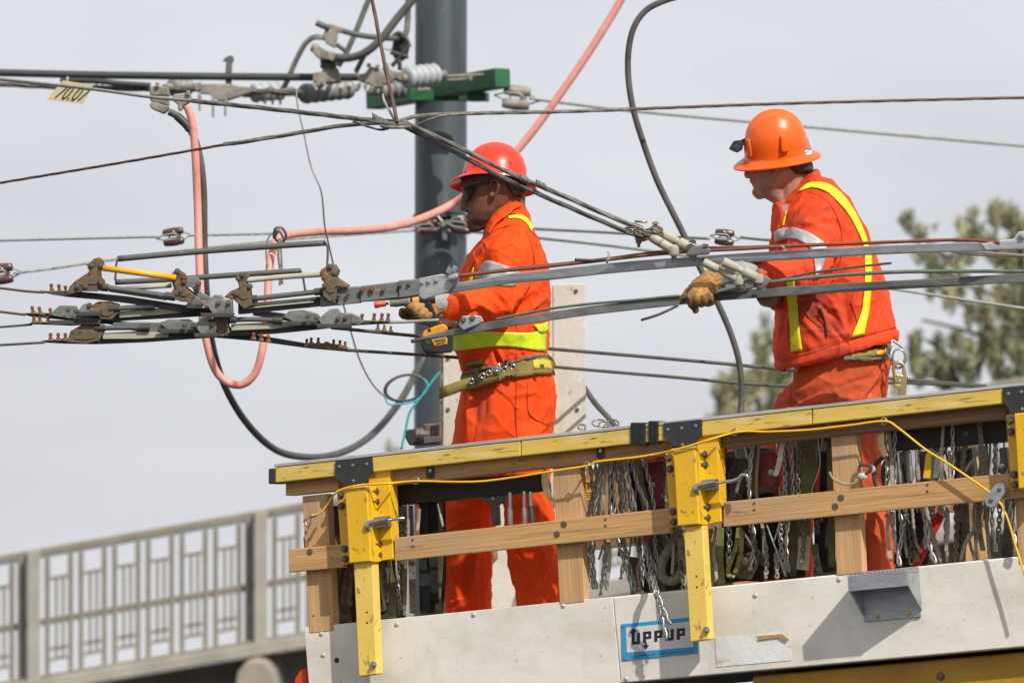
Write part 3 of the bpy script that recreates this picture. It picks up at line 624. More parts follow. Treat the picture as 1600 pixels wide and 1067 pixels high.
# boards
def bd(tl, tr, h0, h1, n0, n1, m='wood'): return quadbar(tl, tr, h0, h1, n0, n1).build('wooden_board', m, plat, PF, bevel=.003)
bd((446, ylp(446) + 26), (529, ylp(529) + 26), 21, 22, -.055, .012); bd((606, ylp(606) + 26), (1038, ylp(1038) + 26), 22, 22, -.055, .012)
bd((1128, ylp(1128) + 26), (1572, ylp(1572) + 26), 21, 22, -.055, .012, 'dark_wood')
bd((451, 858), (537, 849.5), 36, 36.5, .004, .034); bd((616, 840), (1047, 793.5), 36, 39, .004, .034); bd((1130, 784), (1577, 739), 39, 40, .004, .034)
bd((1577, 739), (1660, 730), 40, 41, .004, .034)
def postb(x0, y0, x1, y1, x2, y2, x3, y3, n0=-.045, n1=.002, m='wood_post'):
    f = [PP(x, y, n1) for x, y in ((x3, y3), (x2, y2), (x1, y1), (x0, y0))]; k = PN * (n0 - n1)
    return MB().hexa([f[0] + k, f[1] + k, f[1], f[0], f[3] + k, f[2] + k, f[2], f[3]]).build('wooden_post', m, plat, PF, bevel=.003)
postb(472, 775, 511, 771, 522, 985, 483, 989); postb(864, 728, 906, 724, 913, 940, 874, 944); postb(1298, 680, 1338, 677, 1348, 895, 1307, 899); postb(1576, 640, 1620, 636, 1632, 878, 1592, 882)
# rear rail, seen through the gear
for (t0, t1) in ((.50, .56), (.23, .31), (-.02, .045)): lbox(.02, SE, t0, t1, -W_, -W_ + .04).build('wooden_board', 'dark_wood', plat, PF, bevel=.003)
for s_ in (.03, .9, 1.8, 2.6): lbox(s_, s_ + .09, 0, .5, -W_ - .045, -W_ - .002).build('wooden_post', 'wood_post', plat, PF)
lbox(-.01, SE, .565, .62, -W_ - .02, -W_ + .06).build('top_rail', 'yellow_rail', plat, PF, bevel=.004)
for s0 in (.04,):
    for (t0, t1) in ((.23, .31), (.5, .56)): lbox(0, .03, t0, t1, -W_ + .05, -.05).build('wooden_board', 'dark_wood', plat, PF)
# round wooden plugs and nail heads on the boards
for x, y in ((484, 862), (881, 819), (870, 834.5), (1314, 777.5), (1305, 791), (862, 710), (1296, 661)): MB().lathe([(.0115, 0), (.011, .0015)], PP(x, y, .034), PN, 14).build('plug', 'bolt_steel', plat)
for x, y in ((480, 781), (483, 842), (487, 906), (490, 962), (645, 843), (646, 853), (946, 811), (946, 821), (1178.5, 786), (1178.5, 796), (1449, 757), (1449, 767)):
    MB().lathe([(.0045, 0), (.004, .002)], PP(x, y, .034), PN, 8).build('nail', 'bolt_steel', plat)
for x, y in ((672, 735), (938, 704)):
    b = MB(); b.pplate([(x - 6, y - 8), (x + 5, y - 9), (x + 6, y + 10), (x - 1, y + 13), (x - 6, y + 10)], .012, .018); b.build('hook_plate', 'black_plate', plat)
    MB().bolt(PP(x, y, .018), PN, .004, .005).build('screw', 'chrome', plat)
# yellow brackets with leg, bolts and latch
def bracket(dx, dy, full=True):
    def q(x, y): return (x + dx, y + dy)
    br = MB(); br.pplate([q(538, 762), q(573, 759), q(580, 877), q(545, 880)], .036, .105); br.build('bracket_channel', 'yellow_bracket', plat, PF, bevel=.005)
    br = MB(); br.pplate([q(526, 764), q(539, 763), q(547, 880), q(534, 882)], .036, .044); br.build('bracket_flange', 'yellow_bracket', plat, PF, bevel=.002)
    br = MB(); br.pplate([q(571, 759), q(608, 757), q(614, 873), q(578, 878)], .036, .046); br.build('bracket_flange', 'yellow_bracket', plat, PF, bevel=.002)
    br = MB(); br.pplate([q(575, 736), q(609, 733), q(614, 873), q(610, 875), q(606, 757), q(576, 759)], -.02, .035); br.build('bracket_plate', 'yellow_bracket', plat, PF, bevel=.002)
    br = MB(); br.pplate([q(572, 759), q(577, 758), q(584, 877), q(579, 877)], .047, .10); br.build('bracket_web', 'yellow_bracket', plat, PF)
    for (x, y) in ((587, 768), (588, 784), (592, 850), (592, 867)):
        MB().bolt(PP(x + dx, y + dy, .046), PN, .0095, .016, .018).build('bolt', 'bolt_steel', plat, smooth='auto')
    for (x, y) in ((533, 773), (534, 790), (539, 857), (540, 873)):
        MB().bolt(PP(x + dx, y + dy, .044), PN, .0095, .016).build('bolt', 'bolt_steel', plat, smooth='auto')
    lt = MB(); lt.cyl(PP(575 + dx, 817 + dy, .10), PP(606 + dx, 811 + dy, .10), .009); lt.lathe([(.017, 0), (.017, .012)], PP(574 + dx, 822 + dy, .10), PU, 12)
    lt.pplate([q(580, 808), q(603, 806), q(604, 822), q(581, 825)], .047, .085)
    lb = lt.build('latch', 'steel', plat, smooth='auto')
    if full: pts = [(600, 813), (632, 809)]
    else: pts = [(600, 813), (632, 809), (640, 806), (647, 799), (654, 800), (656, 810)]
    rd = MB().tube([PP(x + dx, y + dy, .09) for x, y in pts], m_(2.6, 13.5), 10); rd.build('latch_pin', 'chrome', plat, smooth=True)
bracket(0, 0); bracket(513, -58, False); bracket(1046, -116)
for (pl, pr_, bx) in (([(552, 878), (568, 877), (576, 1056), (560, 1057)], [(568.5, 877), (582, 876), (589, 1053), (576.5, 1056)], (584, 1038)),
                      ([(1067, 822), (1084, 821), (1096, 1001), (1078, 1003)], [(1084.5, 821), (1098, 820), (1108, 999), (1096.5, 1001)], (1104, 984))):
    lg = MB(); sh_ = [PP(*pl[0], .095), PP(*pr_[1], .080), PP(*pr_[2], .080), PP(*pl[3], .095)]
    b = MB().pplate([pl[0], pr_[1], pr_[2], pl[3]], .04, .09); b.build('rail_leg', 'yellow_leg', plat, PF, bevel=.005)
    b = MB().lathe([(.011, 0), (.0125, .003), (.009, .006)], PP(bx[0], bx[1], .09), PN, 12).bolt(PP(bx[0], bx[1], .094), PN, .008, .010).build('leg_bolt', 'chrome', plat)
    for q_ in (.72, .83): MB().lathe([(.0035, 0), (.003, .0006)], PP(pl[0][0] + 17 + 6 * q_, pl[0][1] + 150 * q_ - 30, .0905), PN, 8).build('pin_hole', 'ink', plat)
# rivets, hole on the side panel
for x, y in ((502, 990), (505, 1023), (880, 946), (1311, 905), (978, 1060), (1395, 895), (1180, 930), (740, 960), (620, 975)):
    MB().lathe([(.0085, 0), (.0075, .002), (.004, .0035)], PP(x, y, 0), PN, 12).build('rivet', 'alu_strip', plat, smooth=True)
MB().lathe([(.0095, 0), (.009, .0008)], PP(526, 1031, 0), PN, 14).build('hole_rim', 'ink', plat)
# folding step
st = MB(); st.pplate([(1344, 893), (1435, 885), (1439, 963), (1350, 971)], .001, .007); stp = thing('step', 'small grey metal fold-out step bolted to the pale platform side', 'step')
st.build('back_plate', 'galvanised', stp, PF, bevel=.001)
s0, t0 = ST(1344, 897, 0); s1, t1 = ST(1436, 889, 0); th_ = (t0 + t1) / 2 - .003
b = MB(); b.hexa([LP(s0, th_ - .05, .121), LP(s1, th_ - .05, .121), LP(s1, th_ - .05, .126), LP(s0, th_ - .05, .126), LP(s0, th_, .121), LP(s1, th_, .121), LP(s1, th_, .126), LP(s0, th_, .126)]); b.build('front_lip', 'galvanised', stp, PF, bevel=.001)
lbox(s0, s1, th_ - .006, th_, .008, .120).build('tread', 'galvanised', stp, PF, bevel=.001)
for sx_, nm in ((s0, 0), (s1 - .005, 1)):
    MB().prism([LP(sx_, th_ - .007, .009), LP(sx_, th_ - .007, .119), LP(sx_, th_ - .05, .119), LP(sx_, th_ - .13, .009)], PU * .005).build('side_gusset', 'galvanised', stp)
for i in range(14):
    MB().lathe([(.006, 0), (.0045, .004)], LP(s0 + .012 + (s1 - s0 - .024) * i / 13, th_, .112), PW, 8).build('grip_tooth', 'worn_zinc', stp)
for x, y in ((1369, 962), (1418, 957), (1360, 899), (1425, 894)): MB().bolt(PP(x, y, .008), PN, .0075, .008).build('bolt', 'gold_metal', stp)
# maker's sign
sg = thing('name_plate', 'blue edged white maker\'s plate with arrowed lettering on the platform side', 'sign')
MB().pplate([(970.5, 974.5), (1088, 963), (1090, 1020), (972, 1031.5)], .001, .0035).build('backing', 'sign_blue', sg, PF, bevel=.0008)
MB().pplate([(978, 980), (1082, 970), (1083.5, 1010), (979.5, 1019)], .0036, .0042).build('face', 'sign_white', sg, PF)
def strokes(parts, ox, oy, sx, sy, kx, m, n=.0045):
    b = MB()
    for poly in parts: b.pplate([(ox + x * sx, oy - x * sx * kx + y * sy) for x, y in poly], n - .0003, n)
    return b
U = [[(0, 0), (3, 0), (3, 8), (0, 8)], [(0, 8), (8, 8), (8, 11), (0, 11)], [(5, 0), (8, 0), (8, 8), (5, 8)]]
Pp = [[(0, 0), (8, 0), (8, 2.6), (0, 2.6)], [(0, 2.6), (3, 2.6), (3, 11), (0, 11)], [(5.3, 2.6), (8, 2.6), (8, 5), (5.3, 5)], [(3, 5), (8, 5), (8, 7.4), (3, 7.4)]]
sc_ = 1.9; lt = MB()
for i, (gl, dy) in enumerate(((U, 0), (Pp, -.6), (Pp, -1), (U, -1.6), (Pp, -2))):
    ox = 987 + i * 17.6; oy = 988 - (i * 17.6) * .093 + (1 if i == 0 else 0)
    for poly in gl: lt.pplate([(ox + x * 1.62, oy + y * 1.62 - x * 1.62 * .093) for x, y in poly], .0043, .0046)
lt.pplate([(984, 988), (989.5, 979.5), (996, 987), (992, 987.2), (992, 989), (987.2, 989.5)], .0043, .0046)
lt.pplate([(1003, 1008), (1007, 1007.6), (1007, 1004), (1011, 1004), (1011, 1007.3), (1014, 1007.2), (1009.5, 1014.5)], .0043, .0046)
lt.build('lettering', 'ink', sg)
text('SCARBOROUGH  STEEL  WELLAND  ONT', 'lettering', PP(986, 1026.5, .0040), PU, PW, m_(3.2, 13.5), 'ink_grey', sg, w=(PP(1083, 1017, .004) - PP(986, 1026, .004)).length)
for x, y in ((973.5, 977.5), (976, 1028), (1087, 1017), (1084.5, 967)): MB().lathe([(.004, 0), (.0035, .0015)], PP(x, y, .0036), PN, 8).build('screw', 'steel', sg)
ol = thing('worn_label', 'peeling blank white label near the lower edge of the platform side', 'label')
MB().pplate([(1117, 996), (1234, 986), (1237, 1031), (1119.5, 1041.5)], .0005, .0018).build('sheet', 'old_label', ol, PF)
b = MB(); b.pplate([(1184, 1000), (1186, 993), (1200, 991.5), (1222, 990), (1232, 998), (1228, 1003), (1216, 995.5), (1190, 998.5)], .0019, .006); b.build('torn_flap', 'ply_yellow', ol)
# yellow line run along the rail and over a small pulley
yc = [(486, 806), (500, 801), (512, 788), (527, 768), (560, 758), (600, 755.5), (649.5, 751.5), (700, 752.5), (750, 752), (800, 746), (850, 738), (917, 727.6), (934, 721), (1000, 713.5), (1060, 701.5), (1147, 676), (1200, 674.5), (1264, 671.5), (1330, 664), (1382, 658), (1404, 669), (1446, 702), (1489, 729), (1549, 771), (1558, 782), (1566, 790), (1576, 815), (1586, 850), (1600, 895), (1612, 940)]
b = MB().tube([PP(x, y, .062 if not (520 < x < 612 or 1035 < x < 1130) else .112) for x, y in cr_(yc, 5)], m_(1.75, 13.5), 8)
tag(b.build('yellow_line', 'yellow_cord', smooth=True), 'thin yellow line strung along the platform rail and down to the pulley', 'cord')
for i, (x, y) in enumerate(((650, 751), (1148, 675), (1381, 658), (917, 727))):
    T = thing('eye_screw', ['small wire eye holding the yellow line, left of the lone middle post', 'small wire eye holding the yellow line, right of the middle bracket', 'small wire eye at the highest bend of the yellow line', 'small wire eye holding the yellow line beside the middle wooden post'][i], 'hook', 'eyes guiding the yellow line')
    b = MB().tube([PP(x + 4.5 * math.cos(a), y + 5.5 * math.sin(a), .06) for a in [k * math.pi / 5 for k in range(11)]], m_(1.1, 13.5), 6, cap=False); b.cyl(PP(x + 2, y + 3, .06), PP(x + 4, y + 2, .012), .003, 6); b.build('ring', 'steel', T, smooth=True)
T = thing('pulley', 'small galvanised pulley where the yellow line turns downwards', 'pulley')
b = MB(); c0, c1 = PP(1564, 765, .05), PP(1551, 782, .05)
def capsule(a, c, r, th):
    ax = (c - a).normalized(); sd_ = PN.cross(ax).normalized(); pts = [a + (-ax * math.cos(q) + sd_ * math.sin(q)) * r for q in [math.pi * (k / 8 - .5) for k in range(9)]] + [c + (ax * math.cos(q) - sd_ * math.sin(q)) * r for q in [math.pi * (k / 8 - .5) for k in range(9)]]
    return pts
b.prism(capsule(c0, c1, .021, 0), PN * .006); b.prism([p + PN * .014 for p in capsule(c0, c1, .021, 0)], PN * .004); b.build('cheek_plate', 'galvanised', T, bevel=.001)
MB().bolt(c0 + PN * .0185, PN, .005, .005).build('bolt', 'bolt_steel', T); MB().bolt(c1 + PN * .0185, PN, .005, .005).build('bolt', 'bolt_steel', T)
T = thing('snap_hook', 'little wire snap hooked on the corner post at the yellow line\'s end', 'hook')
b = MB().tube([PP(x, y, .04) for x, y in ((474, 814), (480, 810), (486, 806), (484, 818), (481, 826), (478, 818), (474, 814))], .003, 6); b.ball(PP(489, 805, .04), .012, (1, .7, .7)); b.build('clip', 'steel', T, smooth=True)
for i, (x0, x1) in enumerate(((985, 1008), (1013, 1028))):
    y = ylp((x0 + x1) / 2); bb = MB()
    for k in range(7):
        xa = x0 + (x1 - x0) * k / 7; xb = xa + (x1 - x0) / 6.2; o = (k % 3) * .0012
        bb.hexa([PP(xa, y + 27 - (k % 2) * 2, .052) + PN * -.10, PP(xb, y + 27, .052) + PN * -.10, PP(xb, y + 27 + k % 2, .056 + o), PP(xa, y + 27, .056 + o), PP(xa, y - 8, .052) + PN * -.10, PP(xb, y - 8, .052) + PN * -.10, PP(xb, y - 8 + (k % 2), .056 + o), PP(xa, y - 7, .056 + o)])
    tag(bb.build('tape_wrap', 'tape_black', None, PF, bevel=.0015), ['wide black tape wrap round the yellow rail', 'narrow black tape wrap nearer the middle gusset plate'][i], 'tape')
# ================================================================ TRUCK UNDER THE PLATFORM
tr = thing('utility_truck', 'ochre yellow truck body under the raised platform', 'truck')
s0, t0 = ST(1174, 1056, -.06); b = lbox(s0, SE + 1.5, t0 - 1.1, t0, -1.6, -.06); b.build('body', 'ochre_panel', tr, PF, bevel=.01)
for x, y in ((1470, 1056), (1250, 1075)): MB().bolt(PP(x, y, -.06), PN, .010, .010).build('bolt', 'bolt_steel', tr)
lbox(.35, SE + 1.2, TB - .03, TB - .002, -1.3, -.3).build('platform_frame', 'dark_underside', tr, PF)
lbox(.55, 1.15, TB - 1.2, TB - .076, -1.2, -.5).build('lift_mast', 'dark_underside', tr, PF)
lbox(-.3, SE + 1.5, t0 - 1.35, t0 - 1.11, -1.5, -.3).build('chassis', 'black_plate', tr, PF)
for s_ in (.4, 3.4):
    for n_ in (-.45, -1.6):
        c = LP(s_, 0, n_); c = Vector((c.x, c.y, .46)); ax = Vector((PN.x, PN.y, 0)).normalized()
        wh = MB().lathe([(.25, -.13), (.42, -.12), (.46, -.08), (.46, .08), (.42, .12), (.25, .13)], c, ax, 32).build('wheel', 'black_rubber', tr, smooth='auto')
        MB().lathe([(.05, .1), (.15, .08), (.24, .132)], c, ax, 24).build('rim', 'galvanised', wh)
tag(MB().pplate([(461, 1060), (470, 1046), (478, 1044), (478, 1110), (461, 1110)], -.06, -.02).build('marker_flag', 'red_paint'), 'small bright red plate at the platform\'s lower left corner', 'marker')
# cabinet behind the man with sunglasses
s0, t0 = ST(690, 800, -1.45); 
cb = thing('metal_cabinet', 'tall beige weathered cabinet board standing behind the man with sunglasses', 'cabinet')
CD = 15.45
c4 = [P(866, 443, CD), P(915, 446, CD), P(917, 800, CD), P(690, 800, CD), P(690, 540, CD), P(866, 540, CD)]
hw = [P(688, 1130, CD), P(917, 1130, CD)]
b = MB(); z_ = [P(690, 445, CD), P(915, 443, CD)]
b.prism([P(735, 446, CD), P(915, 443, CD), P(917, 1110, CD), P(690, 1110, CD), P(690, 508, CD), P(735, 506, CD)], cf_ * .22 + cx_ * -.01); b.build('board', 'cabinet', cb, bevel=.004)
b = MB(); b.bar(P(690.5, 510, CD - .004), P(690.5, 1105, CD - .004), .004, .006, cx_); b.build('edge_trim', 'brown_metal', cb)
for x_, y_ in ((746, 458), (900, 455), (902, 640), (700, 640), (700, 560)): MB().lathe([(.008, 0), (.006, .003)], P(x_, y_, CD - .003), -cf_, 10).build('rivet', 'bolt_steel', cb)
b = MB(); b.bar(P(866, 446, CD - .002), P(869, 1100, CD - .002), .002, .004, cx_); b.build('seam_strip', 'cabinet', cb)
T = thing('winch', 'small dark rusty winch unit beside the beige cabinet just over the rail', 'winch')
b = MB(); b.plate([(634, 672), (690, 666), (690, 694), (640, 696), (633, 684)], CD - .1, .12); b.build('housing', 'black_plate', T, bevel=.005)
b = MB(); b.plate([(662, 663), (689, 661), (689, 681), (664, 683)], CD - .18, .08); b.build('bracket', 'brown_metal', T, bevel=.004)
b = MB(); b.plate([(674, 665), (686, 664), (686, 678), (675, 679)], CD - .187, .006); b.build('opening', 'ink', T)
b = MB(); b.lathe([(.025, 0), (.025, .05)], P(650, 679, CD - .16), cx_, 16); b.lathe([(.03, 0), (.03, .012)], P(657, 680, CD - .16), cx_, 16); b.build('drum', 'bolt_steel', T)
b = MB(); b.bar(P(662, 688, CD - .17), P(690, 685, CD - .17), .02, .012); b.build('arm', 'grey_tube', T, bevel=.003)
# ================================================================ OVERHEAD WIRES AND CABLES
cable('power_cable', 'thick black overhead cable running level from the left edge to the clamps', 'cable', [(-60, 111, DP - .6), (0, 114, DP - .6), (180, 118, DP - .6), (400, 120.5, DP - .6), (492, 121, DP - .6), (562, 121, DP - .6)], 6, 'black_rubber', n=12)
cable('bare_cable', 'rough brown stranded cable hanging just under the thick black cable', 'cable', [(-60, 128, DP - .62), (0, 131.5, DP - .62), (120, 137, DP - .62), (240, 139.5, DP - .62), (330, 140, DP - .62), (400, 143, DP - .6), (470, 145, DP - .6)], 4.6, 'dark_strand', lobes=5, pitch=.12, n=20)
cable('taped_cable', 'black cable spliced onto the underside of the level black cable', 'cable', [(95, 126, DP - .63), (150, 127, DP - .65), (190, 131, DP - .65), (235, 134, DP - .66)], 4.5, 'black_rubber')
for i, x in enumerate((105, 150, 159, 205)):
    MB().lathe([(.0165, 0), (.0165, .006)], P(x, 126 + (x - 105) * .06 + (0 if x < 200 else 1), DP - .635), cx_, 14).build('cable_tie', 'paper', bpy.data.objects['taped_cable'])
cable('span_wire', 'slender pale span wire crossing under the number tag to the central hub', 'wire', [(-60, 118, 15.5), (0, 124, 15.5), (140, 139, 15), (235, 152, 14.8), (300, 158, 14.6)], 2.6, 'pale_strand')
cable('span_wire', 'thick wrapped grey wire from the pink hose top to the central hub', 'wire', [(300, 158, 14.6), (400, 168, 14.4), (500, 179, 14.2), (560, 186, 14), (618, 191, 13.9)], 4.0, 'strand', lobes=3, pitch=.16, n=18)
cable('span_wire', 'rusty red brown wire rising from the left edge toward the hub', 'wire', [(-40, 293, 15), (0, 286, 14.9), (180, 256, 14.5), (352, 226, 14.2)], 2.2, 'rust_strand', lobes=3, pitch=.1, n=12)
cable('span_wire', 'grey twisted wire end wrapped between the rusty wire and the hub', 'wire', [(350, 226, 14.2), (380, 222, 14.15), (460, 209, 14.1), (540, 196, 14), (618, 191, 13.9)], 3.6, 'strand', lobes=3, pitch=.14, n=18)
cable('span_wire', 'twisted grey wire leaving the hub to the right above the red helmet', 'wire', [(622, 190, 13.9), (660, 181, 14.1), (760, 177, 14.7), (870, 175, 15.1), (985, 171, 15.4)], 3.5, 'strand', lobes=3, pitch=.17, n=18)
cable('span_wire', 'rusty wire passing level over the orange helmet to the right edge', 'wire', [(985, 171, 15.4), (1200, 163, 15.8), (1400, 157.5, 16), (1640, 152, 16.2)], 2.7, 'rust_strand', lobes=3, pitch=.12, n=12)
cable('wire_tail', 'loose twisted wire tail wound beside the hub on its right', 'wire', [(622, 196, 13.92), (650, 196, 13.9), (672, 187, 13.88), (700, 180, 13.88), (740, 178, 13.95)], 2.4, 'strand', lobes=2, pitch=.07, n=10)
cable('wire_tail', 'frayed wire tail looping out just left of the hub', 'wire', [(552, 190, 13.95), (575, 198, 13.92), (595, 203, 13.9), (610, 199, 13.9), (600, 194, 13.9), (575, 189, 13.92), (560, 186, 13.95)], 2.0, 'dark_strand', lobes=2, pitch=.06, n=10)
cable('guy_wire', 'dark red brown guy wire dropping from the top edge to the hub', 'wire', [(578, -20, 14.1), (590, 45, 14.05), (602, 105, 14), (614, 160, 13.9), (621, 192, 13.86)], 3.2, 'rust_strand', lobes=3, pitch=.12, n=14)
cable('wire_tail', 'short pale wire pair leaning against the guy wire above the hub', 'wire', [(598, 148, 13.95), (601, 160, 13.93), (611, 178, 13.9), (618, 192, 13.88)], 2.2, 'pale_strand', lobes=2, pitch=.05, n=10)
cable('span_wire', 'upper twisted dark cable slanting from the hub across the red helmet', 'wire', [(628, 190, 13.9), (660, 204, 13.85), (720, 232, 13.75), (800, 272, 13.6), (880, 306, 13.5), (960, 341, 13.42), (1004, 357, 13.4)], 4.0, 'strand', lobes=3, pitch=.13, n=18)
cable('span_wire', 'lower twisted dark cable slanting from the hub across the red helmet', 'wire', [(628, 196, 13.92), (662, 213, 13.86), (720, 243, 13.76), (790, 280, 13.6), (880, 320, 13.5), (950, 350, 13.42), (992, 367, 13.4)], 3.9, 'dark_strand', lobes=3, pitch=.13, n=18)
hub = thing('wire_hub', 'round grey ring hub where the span wires meet in front of the pole', 'ring')
b = MB(); c = P(619, 193, 13.9)
b.tube([c + cx_ * (.035 * math.cos(a)) + cf_ * (.03 * math.sin(a)) + cu_ * (.006 * math.sin(a)) for a in [k * math.pi / 10 for k in range(21)]], .0095, 10, cap=False); b.build('ring', 'grey_steel', hub, smooth=True)
b = MB().tube([c + cx_ * (.05 * math.cos(a)) + cf_ * (.045 * math.sin(a)) + cu_ * (.008 * math.sin(a) - .008) for a in [k * math.pi / 10 for k in range(21)]], .006, 8, cap=False); b.build('wrap', 'strand', hub, smooth=True)
for (x, y, l, d1) in ((641, 200, 22, 13.88), (846, 290, 16, 13.53), (820, 281, 14, 13.56), (592, 187, 20, 13.95)):
    q = MB(); A = P(x - l / 2, y - l * .25, d1); B = P(x + l / 2, y + l * .25, d1)
    q.tube([A.lerp(B, k / 36) + (cu_ * math.cos(k * 1.35) + cf_ * math.sin(k * 1.35)) * .0115 for k in range(37)], .0022, 5)
    q.build('wire_binding', 'strand', hub, smooth=True)
cable('span_wire', 'pale grey wire falling gently right from the strain insulator to the edge', 'wire', [(828, 154, DP - .5), (880, 161, DP - .4), (1000, 175, DP), (1300, 202, DP + 1), (1640, 232, DP + 2)], 2.4, 'pale_strand')
cable('span_wire', 'thin grey wire from the left edge to the first brown insulator', 'wire', [(-40, 377, 17.2), (0, 376, 17.2), (120, 373, 17.1), (248, 370, 17)], 1.9, 'pale_strand')
cable('span_wire', 'grey wire from the first brown insulator through the knot to the pole', 'wire', [(296, 368, 17), (430, 365, 17.8), (520, 361, 18.6), (600, 357, 19.2), (655, 354, DP - .2)], 2.2, 'pale_strand', lobes=3, pitch=.1, n=10)
cable('span_wire', 'pale wire rising from the left edge insulator behind the yellow rod', 'wire', [(22, 427, 17), (80, 420, 17.2), (160, 408, 17.5), (300, 390, 18), (480, 372, 19), (655, 360, DP - .2)], 2.2, 'pale_strand', lobes=3, pitch=.1, n=10)
cable('span_wire', 'grey wire leaving the pole behind the shoulder toward the brown insulator', 'wire', [(740, 353, DP - .2), (840, 358, 18.5), (960, 364, 17.2), (1050, 370, 16.5), (1108, 373, 16)], 2.3, 'pale_strand')
cable('span_wire', 'grey wire from the brown insulator passing behind the jacketed man', 'wire', [(1158, 371, 16), (1200, 375, 15.8), (1260, 377, 15.6), (1400, 386, 15.4), (1640, 402, 15)], 2.3, 'pale_strand')
cable('span_wire', 'grey wire sloping down from the pole, behind both men, to the right edge', 'wire', [(735, 362, DP - .2), (860, 374, 18.6), (1000, 390, 18.2), (1200, 419, 18), (1400, 452, 18), (1640, 488, 18)], 2.3, 'pale_strand')
cable('pink_hose', 'long pink rubber hose looping below the switch and up over the sky', 'hose', [(292, 166, 14.9), (300, 190, 14.9), (305, 240, 14.9), (309, 330, 14.9), (311, 400, 14.85), (315, 480, 14.8), (322, 530, 14.8), (335, 575, 14.8), (355, 597, 14.8), (380, 600, 14.8), (400, 580, 14.8), (411, 540, 14.8), (417, 490, 14.85), (420, 430, 14.9), (425, 395, 14.95), (434, 375, 15), (452, 367, 15.2), (500, 362, 15.8), (560, 360, 16.6), (625, 352, 17.4), (690, 328, 18), (740, 296, 18), (790, 254, 18), (826, 214, 18), (870, 155, 18), (915, 90, 18), (950, 35, 18), (985, -25, 18)], 6.2, 'pink_rubber', n=14)
cable('black_cable', 'long dark cable hanging from the clamp in a deep loop to the pole', 'cable', [(264, 175, 15.2), (280, 184, 15.2), (299, 206, 15.2), (312, 245, 15.2), (318, 300, 15.2), (319, 380, 15.2), (322, 450, 15.2), (330, 530, 15.3), (350, 600, 15.6), (385, 660, 16.2), (430, 702, 17), (480, 714, 17.8), (530, 708, 18.4), (580, 680, 19), (625, 627, 19.4), (655, 572, DP - .25), (672, 540, DP - .2)], 5.6, 'dark_cable', n=12)
cable('shrink_sleeve', 'short thick shrink sleeve on the dark cable under the beige clamp', 'sleeve', [(276, 181, 15.19), (290, 194, 15.19), (297, 203, 15.19)], 6.8, 'black_rubber')
cable('black_cable', 'dark cable curving from the top edge down to the rail right of the pole', 'cable', [(1075, -8, 15.6), (1040, 1, 15.6), (1008, 18, 15.6), (988, 50, 15.6), (981, 100, 15.6), (987, 160, 15.6), (1004, 220, 15.6), (1028, 285, 15.6), (1060, 350, 15.6), (1092, 415, 15.6), (1122, 475, 15.6), (1145, 530, 15.6), (1157, 580, 15.6), (1158, 640, 15.6), (1150, 740, 15.5)], 4.9, 'dark_cable', n=12)
cable('black_cable', 'short dark cable end sloping onto the rail behind the wire rings', 'cable', [(912, 604, 15.7), (930, 630, 15.5), (950, 652, 15.1), (966, 672, 14.9), (985, 700, 14.8)], 4.4, 'dark_cable')
cable('thin_wire', 'hair thin grey wire hanging in a wave from insulator to teal coil', 'wire', [(463, 142, 15.6), (465, 165, 15.6), (474, 205, 15.6), (486, 260, 15.6), (502, 300, 15.6), (507, 350, 15.7), (512, 375, 15.8), (520, 410, 16), (531, 455, 16.2), (546, 510, 16.4), (562, 562, 16.6), (582, 600, 16.8), (604, 622, 17)], 1.35, 'pale_strand')
cl = thing('cord_coil', 'coil of dark cord with teal cord behind the dangling cable', 'cord')
b = MB(); 
for k in range(2): b.tube([P(634 + (32 + k * 3) * math.cos(a + .3) + 6 * math.sin(a), 606 + (21 + k) * math.sin(a + .3) - 8 * math.cos(a), 17 + .03 * k) for a in [q * math.pi / 12 for q in range(25)]], m_(1.6, 17), 6, cap=False)
b.build('dark_coil', 'dark_cable', cl, smooth=True)
b = MB().tube([P(x, y, 16.96) for x, y in cr_([(602, 622), (610, 632), (640, 629), (655, 622), (665, 612), (668, 600), (662, 592)], 5)], m_(1.6, 17), 6)
b.tube([P(x, y, 16.96) for x, y in cr_([(712, 556), (700, 570), (680, 590), (664, 612), (650, 630), (640, 645), (634, 670), (627, 702)], 5)], m_(2.0, 17), 6); b.build('teal_cord', 'teal', cl, smooth=True)
# knot of rope round span wire and hose
kn = thing('rope_knot', 'grey rope knot tying the pink hose up to the span wire', 'rope')
b = MB(); b.tube([P(x, y, 14.92 + dd) for x, y, dd in cr_([(428, 372, 0), (430, 358, -.03), (440, 356, -.04), (447, 368, 0), (440, 380, .03), (430, 372, 0), (436, 360, -.04), (444, 374, -.02)], 6)], m_(2.3, 15), 7)
b.tube([P(x, y, 14.9) for x, y in cr_([(432, 362), (422, 368), (417, 380), (416, 400), (419, 425)], 6)], m_(1.4, 15), 6)
b.tube([P(x, y, 14.88) for x, y in cr_([(436, 372), (435, 400), (438, 425), (437, 446)], 6)], m_(1.9, 15), 6); b.tube([P(x, y, 14.88) for x, y in cr_([(438, 372), (440, 405), (441, 444)], 6)], m_(1.6, 15), 6); b.build('knot', 'rope_grey', kn, smooth=True)
